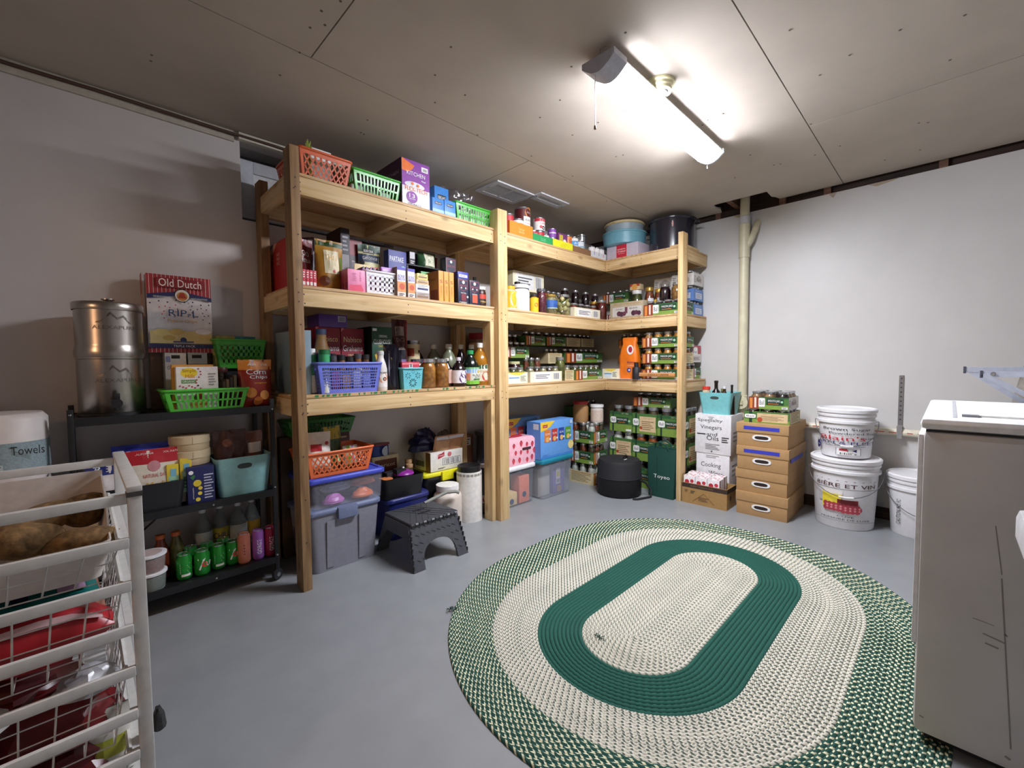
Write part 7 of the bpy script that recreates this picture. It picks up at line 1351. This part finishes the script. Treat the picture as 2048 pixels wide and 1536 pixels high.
# bottom tier: cans, bottles, berry tubs
CG = mat('#2c9a3a', .25, .4); CGD = mat('#1c6a2c', .3, .4)
def soda(label, x, y, front, grp):
    t = thing('soda_can', label, 'soda can', (x, y, ZC), 0, grp); r = .033
    part('can_body', MB().lathe([(.024, 0), (.031, .007), (r, .014), (r, .1), (.027, .117), (.027, .121)], 24), CG, t, sm=40)
    part('lid', MB().lathe([(.0275, .119), (.0275, .123), (.025, .122), (.024, .1195), (.0005, .1195)], 24, caps=False), mat('#c4c6c8', .2, .9), t, sm=40); part('tab', MB().box(-.006, .006, -.012, .008, .1205, .1225), STEEL, t)
    if front: wrap(t, r+.0004, .016, .1, [('t', 'f', .44, .52, .3, .66, '7', WHITE), ('c', 'f', .56, .5, .12, mat('#d03028', .4)), ('t', 'f', .76, .5, .26, .26, 'UP', WHITE)])
    else: wrap(t, r+.0004, .016, .1, [('lines', 'f', .3, .2, .7, .8, 6, mat('#a8d0a8', .5)), ('p', 'f', .35, .05, .7, .18, WLAB)])
soda('green soda can with a large white numeral at the tier front', -3.165, .255, True, 'green soda cans'); soda('green soda can with a large white numeral beside the coral can', -3.03, .28, True, 'green soda cans'); soda('green soda can showing its back, between the two numeral fronts', -3.095, .275, False, 'green soda cans'); soda('green soda can at the far left of the front row', -3.235, .265, False, 'green soda cans')
for k in range(3): soda(ORD[k]+' green soda can in the second row', -3.2+.07*k, .34, k == 1, 'green soda cans, second row')
for k, (x, c, s_) in enumerate(((-2.985, '#d8846c', ''), (-2.92, '#9a5cae', 'GORGIE'), (-2.862, '#9c1c40', 'GORGIE'))):
    t = thing('slim_can', ['slim coral pink can beside the green soda cans', 'slim purple can with upright white lettering', 'slim dark pink can at the rack end'][k], 'drink can', (x, .25, ZC), 0, 'slim cans'); r = .029
    part('can_body', MB().lathe([(.022, 0), (.027, .006), (r, .012), (r, .138), (.025, .152), (.025, .156)], 22), mat(c, .3, .2), t, sm=40); part('lid', MB().lathe([(.0255, .154), (.0255, .158), (.022, .1555), (.0005, .1555)], 22, caps=False), mat('#c4c6c8', .2, .9), t, sm=40)
    wrap(t, r+.0004, .015, .14, [('t', 'f', .5, .45, .22, .6, s_, WHITE, True)] if s_ else [('dots', 'f', [(.45, .3+.12*i, .04) for i in range(4)], mat('#7a3c3c', .5))])
for k, (x, y, c) in enumerate(((-3.13, .42, '#a8b0b0'), (-3.05, .44, '#b8a83c'), (-2.97, .42, '#b0b8b8'), (-2.9, .44, '#b8942c'))): bottle('seltzer_bottle', ['clear seltzer bottle at the left of the back row', 'yellow labelled bottle with large blue lettering in the back row', 'second clear seltzer bottle in the back row', 'yellow labelled bottle at the right of the back row'][k], (x, y, ZC), .042, .29, frosted('#8a9494', .5, .1), None, 'jug', WHITE, (.28, .56, mat(c, .5)), neck=.32, wmap=[('t', 'f', .5, .5, .6, .4, 'CHILL', mat('#2c3470', .5))] if k == 1 else ())
for k, x in enumerate((-3.31, -3.25)): bottle('syrup_bottle', ['brown bottle with an orange cap behind the berry tubs', 'olive bottle with an orange cap behind the berry tubs'][k], (x, .36, ZC), .034, .21, mat(['#6a2c1c', '#4a4a20'][k], .2), None, 'round', mat('#c8642c', .4), neck=.5)
for k, (c, lb) in enumerate((('#2f4a2a', 'lower deli tub of dark green herbs on the rack bottom tier'), ('#8c3a2c', 'upper deli tub of red berries with a printed lid'))):
    t = thing('deli_tub', lb, 'tub', (-3.36, .255, ZC+.0845*k)); rr_ = .058+.001*k
    part('tub_body', MB().lathe([(rr_*.86, 0), (rr_*.9, .004), (rr_*.98, .075)], 32), frosted('#e0e8e4', .25, .1), t, sm=40); part('contents', MB().lathe([(rr_*.82, .004), (rr_*.92, .065), (rr_*.6, .07)], 24), lumpy(c, '#1c2414' if k == 0 else '#5c1c18', 80), t, sm=50); part('lid', MB().lathe([(rr_*1.03, .072), (rr_*1.06, .074), (rr_*1.06, .082), (rr_*.95, .084), (rr_*.0005, .0835)], 32, caps=False), mat('#ecebee', .35), t, sm=40)
    if k: part('lid_print', MB().lathe([(.0005, .0846), (.045, .0848)], 24, caps=False), mat('#c8b4b0', .5), t)
# paper towel pack on a white plastic drawer unit
du = thing('drawer_unit', 'white plastic drawer unit between the rack and wire drawers', 'drawer unit', (-3.83, .28, 0)); DW = mat('#dcd4d0', .45)
part('frame', MB().box(-.17, .17, -.16, .2, .02, .7), DW, du, bev=.012)
for k in range(3): dr = part('drawer', MB().box(-.15, .15, -.168, .1, .05+.215*k, .24+.215*k), frosted('#8a8890', .85, .3), du, bev=.008); part('pull', MB().box(-.06, .06, -.18, -.166, .2+.215*k, .225+.215*k), DW, du, bev=.004)
pt_ = thing('paper_towel_pack', 'wrapped paper towel pack with blue dotted print on the drawer unit', 'paper towels', (-3.8, .3, .701)); PW = mat('#d8cfca', .5, var=.05, scale=14)
part('pack', loft([(rrect(.27, .27, .11, 8), 0), (rrect(.29, .29, .12, 8), .02), (rrect(.29, .29, .12, 8), .25), (rrect(.26, .26, .11, 8), .27)]), PW, pt_, sm=50)
part('print_band', loft([(rrect(.2925, .2925, .12, 8), .05), (rrect(.2925, .2925, .12, 8), .165)], (False, False)), mat('#8fa0a4', .5, var=.12, scale=160), pt_, sm=60)
decorate(pt_, .29, .29, .27, [('t', 'f', .82, .5, .3, .12, 'Towels', INK), ('p', 'f', .3, .36, .56, .46, WLAB), ('lines', 'f', .32, .38, .54, .44, 2, INK), ('p', 'f', .36, .52, .52, .6, mat('#5a6468', .5)), ('p', 'f', .28, .24, .6, .32, mat('#b8c4c8', .5)), ('lines', 'f', .32, .25, .58, .31, 2, INK)], out=.1465)
# ================================================================= white wire drawer frame in the left foreground
wd = thing('wire_drawer_frame', 'white wire drawer frame with mesh drawers at the left foreground', 'drawer frame', (0, 0, 0)); WM2 = mat('#d2d0cc', .4)
CX0, CX1, CY0, CY1, CT = -4.03, -3.478, -1.0, -.45, .868
for x in (CX0, CX1):
    for y in (CY0, CY1): part('upright', MB().box(x-.013, x+.013, y-.013, y+.013, .02, CT-.004), WM2, wd, bev=.003)
    part('top_rail', MB().box(x-.014, x+.014, CY0-.014, CY1+.014, CT-.004, CT+.01), WM2, wd, bev=.003)
    part('base_rail', MB().box(x-.012, x+.012, CY0+.013, CY1-.013, .05, .075), WM2, wd, bev=.003)
    for k in range(7): part('runner', MB().box(x-.011 if x > -3.7 else x+.011, x-.026 if x > -3.7 else x+.026, CY0+.013, CY1-.013, CT-.125-.1*k, CT-.118-.1*k), WM2, wd)
part('cap_band', MB().box(CX1-.0145, CX1+.0145, CY0-.0145, CY0+.0145, CT-.014, CT-.004), mat('#4a4846', .5), wd)
for y in (CY0, CY1): part('cross_rail', MB().box(CX0+.013, CX1-.013, y-.009, y+.009, CT-.03, CT-.008), WM2, wd, bev=.002)
def wire_drawer(z, depth, name='drawer'):
    x0, x1, y0, y1 = CX0+.03, CX1-.03, CY0-.006, CY1-.02; i = .025; zb = z-depth
    dr = part(name, MB().tube([(x0, y0, z), (x1, y0, z), (x1, y1, z), (x0, y1, z)], .0075, 6, closed=True), WM2, wd)
    part('front_bar', MB().box(CX0+.013, CX1-.013, CY0-.016, CY0-.004, z-.012, z+.012), WM2, dr, bev=.003)
    w = MB()
    nx, ny = 9, 9; a0, a1, b0, b1 = x0+i, x1-i, y0+i, y1-i
    for k in range(nx+1):
        u = k/nx; xt, xb = x0+(x1-x0)*u, a0+(a1-a0)*u
        w.tube([(xt, y0, z), (xb, b0, zb), (xb, b1, zb), (xt, y1, z)], .0019, 4)
    for k in range(ny+1):
        u = k/ny; yt, yb = y0+(y1-y0)*u, b0+(b1-b0)*u
        w.tube([(x0, yt, z), (a0, yb, zb), (a1, yb, zb), (x1, yt, z)], .0019, 4)
    nh = max(2, int(depth/.035))
    for k in range(1, nh):
        t_ = k/nh; w.tube([(x0+(a0-x0)*t_, y0+(b0-y0)*t_, z-depth*t_), (x1+(a1-x1)*t_, y0+(b0-y0)*t_, z-depth*t_), (x1+(a1-x1)*t_, y1+(b1-y1)*t_, z-depth*t_), (x0+(a0-x0)*t_, y1+(b1-y1)*t_, z-depth*t_)], .0019, 4, closed=True)
    part('wire_mesh', w, WM2, dr)
    return dr
wire_drawer(CT-.118, .085); wire_drawer(CT-.218, .17); wire_drawer(CT-.418, .17); wire_drawer(CT-.618, .1)
for z in (CT-.318, CT-.518): part('front_bar', MB().box(CX0+.013, CX1-.013, CY0-.02, CY0-.008, z-.012, z+.012), WM2, wd, bev=.003)
dl = thing('drawer_liner', 'white plastic liner tray in the top wire drawer', 'liner', ((CX0+CX1)/2, (CY0+CY1)/2-.012, CT-.198)); lw, ld_ = .47, .49
part('liner', loft([(rrect(lw*.92, ld_*.92, .02), 0), (rrect(lw, ld_, .02), .085), (rrect(lw-.006, ld_-.006, .02), .085), (rrect(lw*.92-.006, ld_*.92-.006, .02), .004)]), mat('#d6cec8', .5), dl, sm=50)
part('liner_back', MB().box(-lw/2, lw/2, ld_/2-.004, ld_/2, .08, .165), mat('#d6cec8', .5), dl); part('liner_side', MB().box(lw/2-.004, lw/2, -ld_/2+.12, ld_/2, .08, .15), mat('#d6cec8', .5), dl)
POT = mat('#80623c', .85, var=.3, scale=55, bump=1.0)
for k, (x, y, z, l, r, a, b) in enumerate(((-3.655, -.72, .085, .1, .043, .7, -.2), (-3.56, -.63, .08, .07, .052, 1.1, .1), (-3.655, -.86, .085, .065, .04, .3, .1), (-3.82, -.9, .07, .08, .042, .1, .1), (-3.76, -.62, .06, .085, .043, 2.2, 0), (-3.86, -.74, .055, .08, .043, 1.0, 0), (-3.57, -.88, .062, .075, .036, -.2, 0))):
    rr_ = random.Random(k); me = MB(); n1, n2 = 12, 18; vs = []; fs = []
    for j in range(n1+1):
        th = PI*j/n1
        for i in range(n2):
            ph = 2*PI*i/n2; f_ = 1+.05*math.sin(3*ph+k)+.05*math.sin(2*th+k*2)+.012*(rr_.random()-.5); vs.append((l*math.cos(th)*f_, r*math.sin(th)*math.cos(ph)*f_, r*.92*math.sin(th)*math.sin(ph)*f_))
    for j in range(n1):
        for i in range(n2): fs.append((j*n2+i, j*n2+(i+1) % n2, (j+1)*n2+(i+1) % n2, (j+1)*n2+i))
    o = part('potato', me.add(vs, fs), POT, None, sm=80, loc=(x, y, CT-.193+z), rot=(0, b, a)); tag(o, ['long potato at the back of the liner beside the round one', 'round potato in the right back corner of the liner', 'blunt potato resting in front of the long one', 'potato at the far left front of the liner', 'potato hidden at the back left of the liner', 'potato at the left side of the liner', 'low potato at the right front rim of the liner'][k], 'potato', 'potatoes in the top wire drawer')
def flatbag(label, loc, w, d, h, m, rotz, decs, seed):
    t = thing('snack_bag', label, 'bag', loc, rotz); rr_ = random.Random(seed); nx, ny = 14, 10; vs = []; fs = []
    for s in (1, 0):
        for j in range(ny+1):
            for i in range(nx+1):
                u, v = i/nx*2-1, j/ny*2-1; e = (1-u**4)*(1-v**4); vs.append((u*w/2, v*d/2, h*.5+(h*.5 if s else -h*.5)*e**.6*(1+.12*math.sin(5*u+seed)*math.sin(4*v+seed*2))))
    N = (nx+1)*(ny+1)
    for j in range(ny):
        for i in range(nx): a = j*(nx+1)+i; fs.append((a, a+1, a+nx+2, a+nx+1)); fs.append((N+a+1, N+a, N+a+nx+1, N+a+nx+2))
    part('bag_body', MB().add(vs, fs), m, t, sm=70)
    for (n_, u0, u1, z0, z1, mm) in decs:
        mb = MB(); k_ = 8
        for q in range(k_):
            ua, ub = u0+(u1-u0)*q/k_, u0+(u1-u0)*(q+1)/k_
            def fp(u, zz): e = (1-u**4); v = -1+.5*zz; ee = e*(1-v**4); return (u*w/2, v*d/2-.004, h*.5+h*.5*ee**.6*(1+.12*math.sin(5*u+seed)*math.sin(4*v+seed*2))+.003)
            mb.add([fp(ua, z0), fp(ub, z0), fp(ub, z1), fp(ua, z1)], [(0,1,2,3)])
        part(n_, mb, mm, t)
    return t
zz2 = CT-.218-.165
flatbag('pinkish brown tortilla bag with a yellow end in the second wire drawer', (-3.75, -.66, zz2), .42, .34, .12, mat('#9a6a58', .35, var=.1, scale=12), .05, [('printed_panel', .55, .9, .2, .9, mat('#d8b44c', .4))], 3)
flatbag('bright red bag with white trim in the front of the second wire drawer', (-3.74, -.905, zz2+.002), .44, .1, .12, mat('#b0222c', .35), .04, [('printed_panel', -.9, .9, .3, .55, mat('#e0b8b8', .4))], 5)
flatbag('teal snack bag with navy zigzags on top in the second wire drawer', (-3.76, -.84, zz2+.128), .42, .2, .034, mat('#157670', .35), .08, [('printed_panel', .1, .22, .2, 1.2, mat('#161a4a', .4)), ('printed_panel', .35, .47, .2, 1.2, mat('#161a4a', .4)), ('printed_panel', .68, .9, .3, 1.2, mat('#d0a8cc', .4))], 8)
zz3 = CT-.418-.165
for k, (x, y, z, w, d, h, c, lb) in enumerate(((-3.62, -.86, 0, .22, .16, .12, '#6c1a1e', 'dark red foil bag at the right of the third wire drawer'), (-3.82, -.88, 0, .22, .16, .1, '#2a1c1e', 'black and red bag at the left of the third wire drawer'), (-3.7, -.68, 0, .3, .2, .12, '#4a1418', 'maroon bag at the back of the third wire drawer'), (-3.57, -.9, .11, .12, .1, .05, '#b8b8bc', 'silver packet on top in the third wire drawer'), (-3.74, -.9, .1, .1, .1, .04, '#c4c2c0', 'white tag packet in the third wire drawer'))): crumple('snack_bag', lb, (x, y, zz3+z), w, d, h, mat(c, .28), seed=70+k, spiky=.35)
zz4 = CT-.618-.095
for k, (x, y, w, d, h, c, lb) in enumerate(((-3.6, -.86, .2, .18, .15, '#5c1c20', 'dark red bag at the right of the bottom wire drawer'), (-3.8, -.86, .22, .18, .15, '#8a8484', 'white and black bag in the bottom wire drawer'), (-3.7, -.66, .34, .2, .14, '#2c1a1c', 'black bag at the back of the bottom wire drawer'))): crumple('snack_bag', lb, (x, y, zz4), w, d, h, mat(c, .3), seed=80+k, spiky=.35)
pouch('snack_bag', 'white labelled packet standing at the right of the bottom wire drawer', (-3.54, -.9, zz4), .09, .17, .04, mat('#d8d6cc', .4), [('p', 'f', .1, .35, .9, .6, mat('#b0b440', .5)), ('t', 'f', .5, .78, .8, .1, 'on the Farm', INK), ('lines', 'f', .1, .1, .9, .3, 3, INK)], dseed=90)
bk_ = crumple('dark_bag', 'dark bag corner poking out of the wire drawer frame side', (-3.452, -.965, .265), .03, .045, .05, mat('#26282a', .5), seed=95)
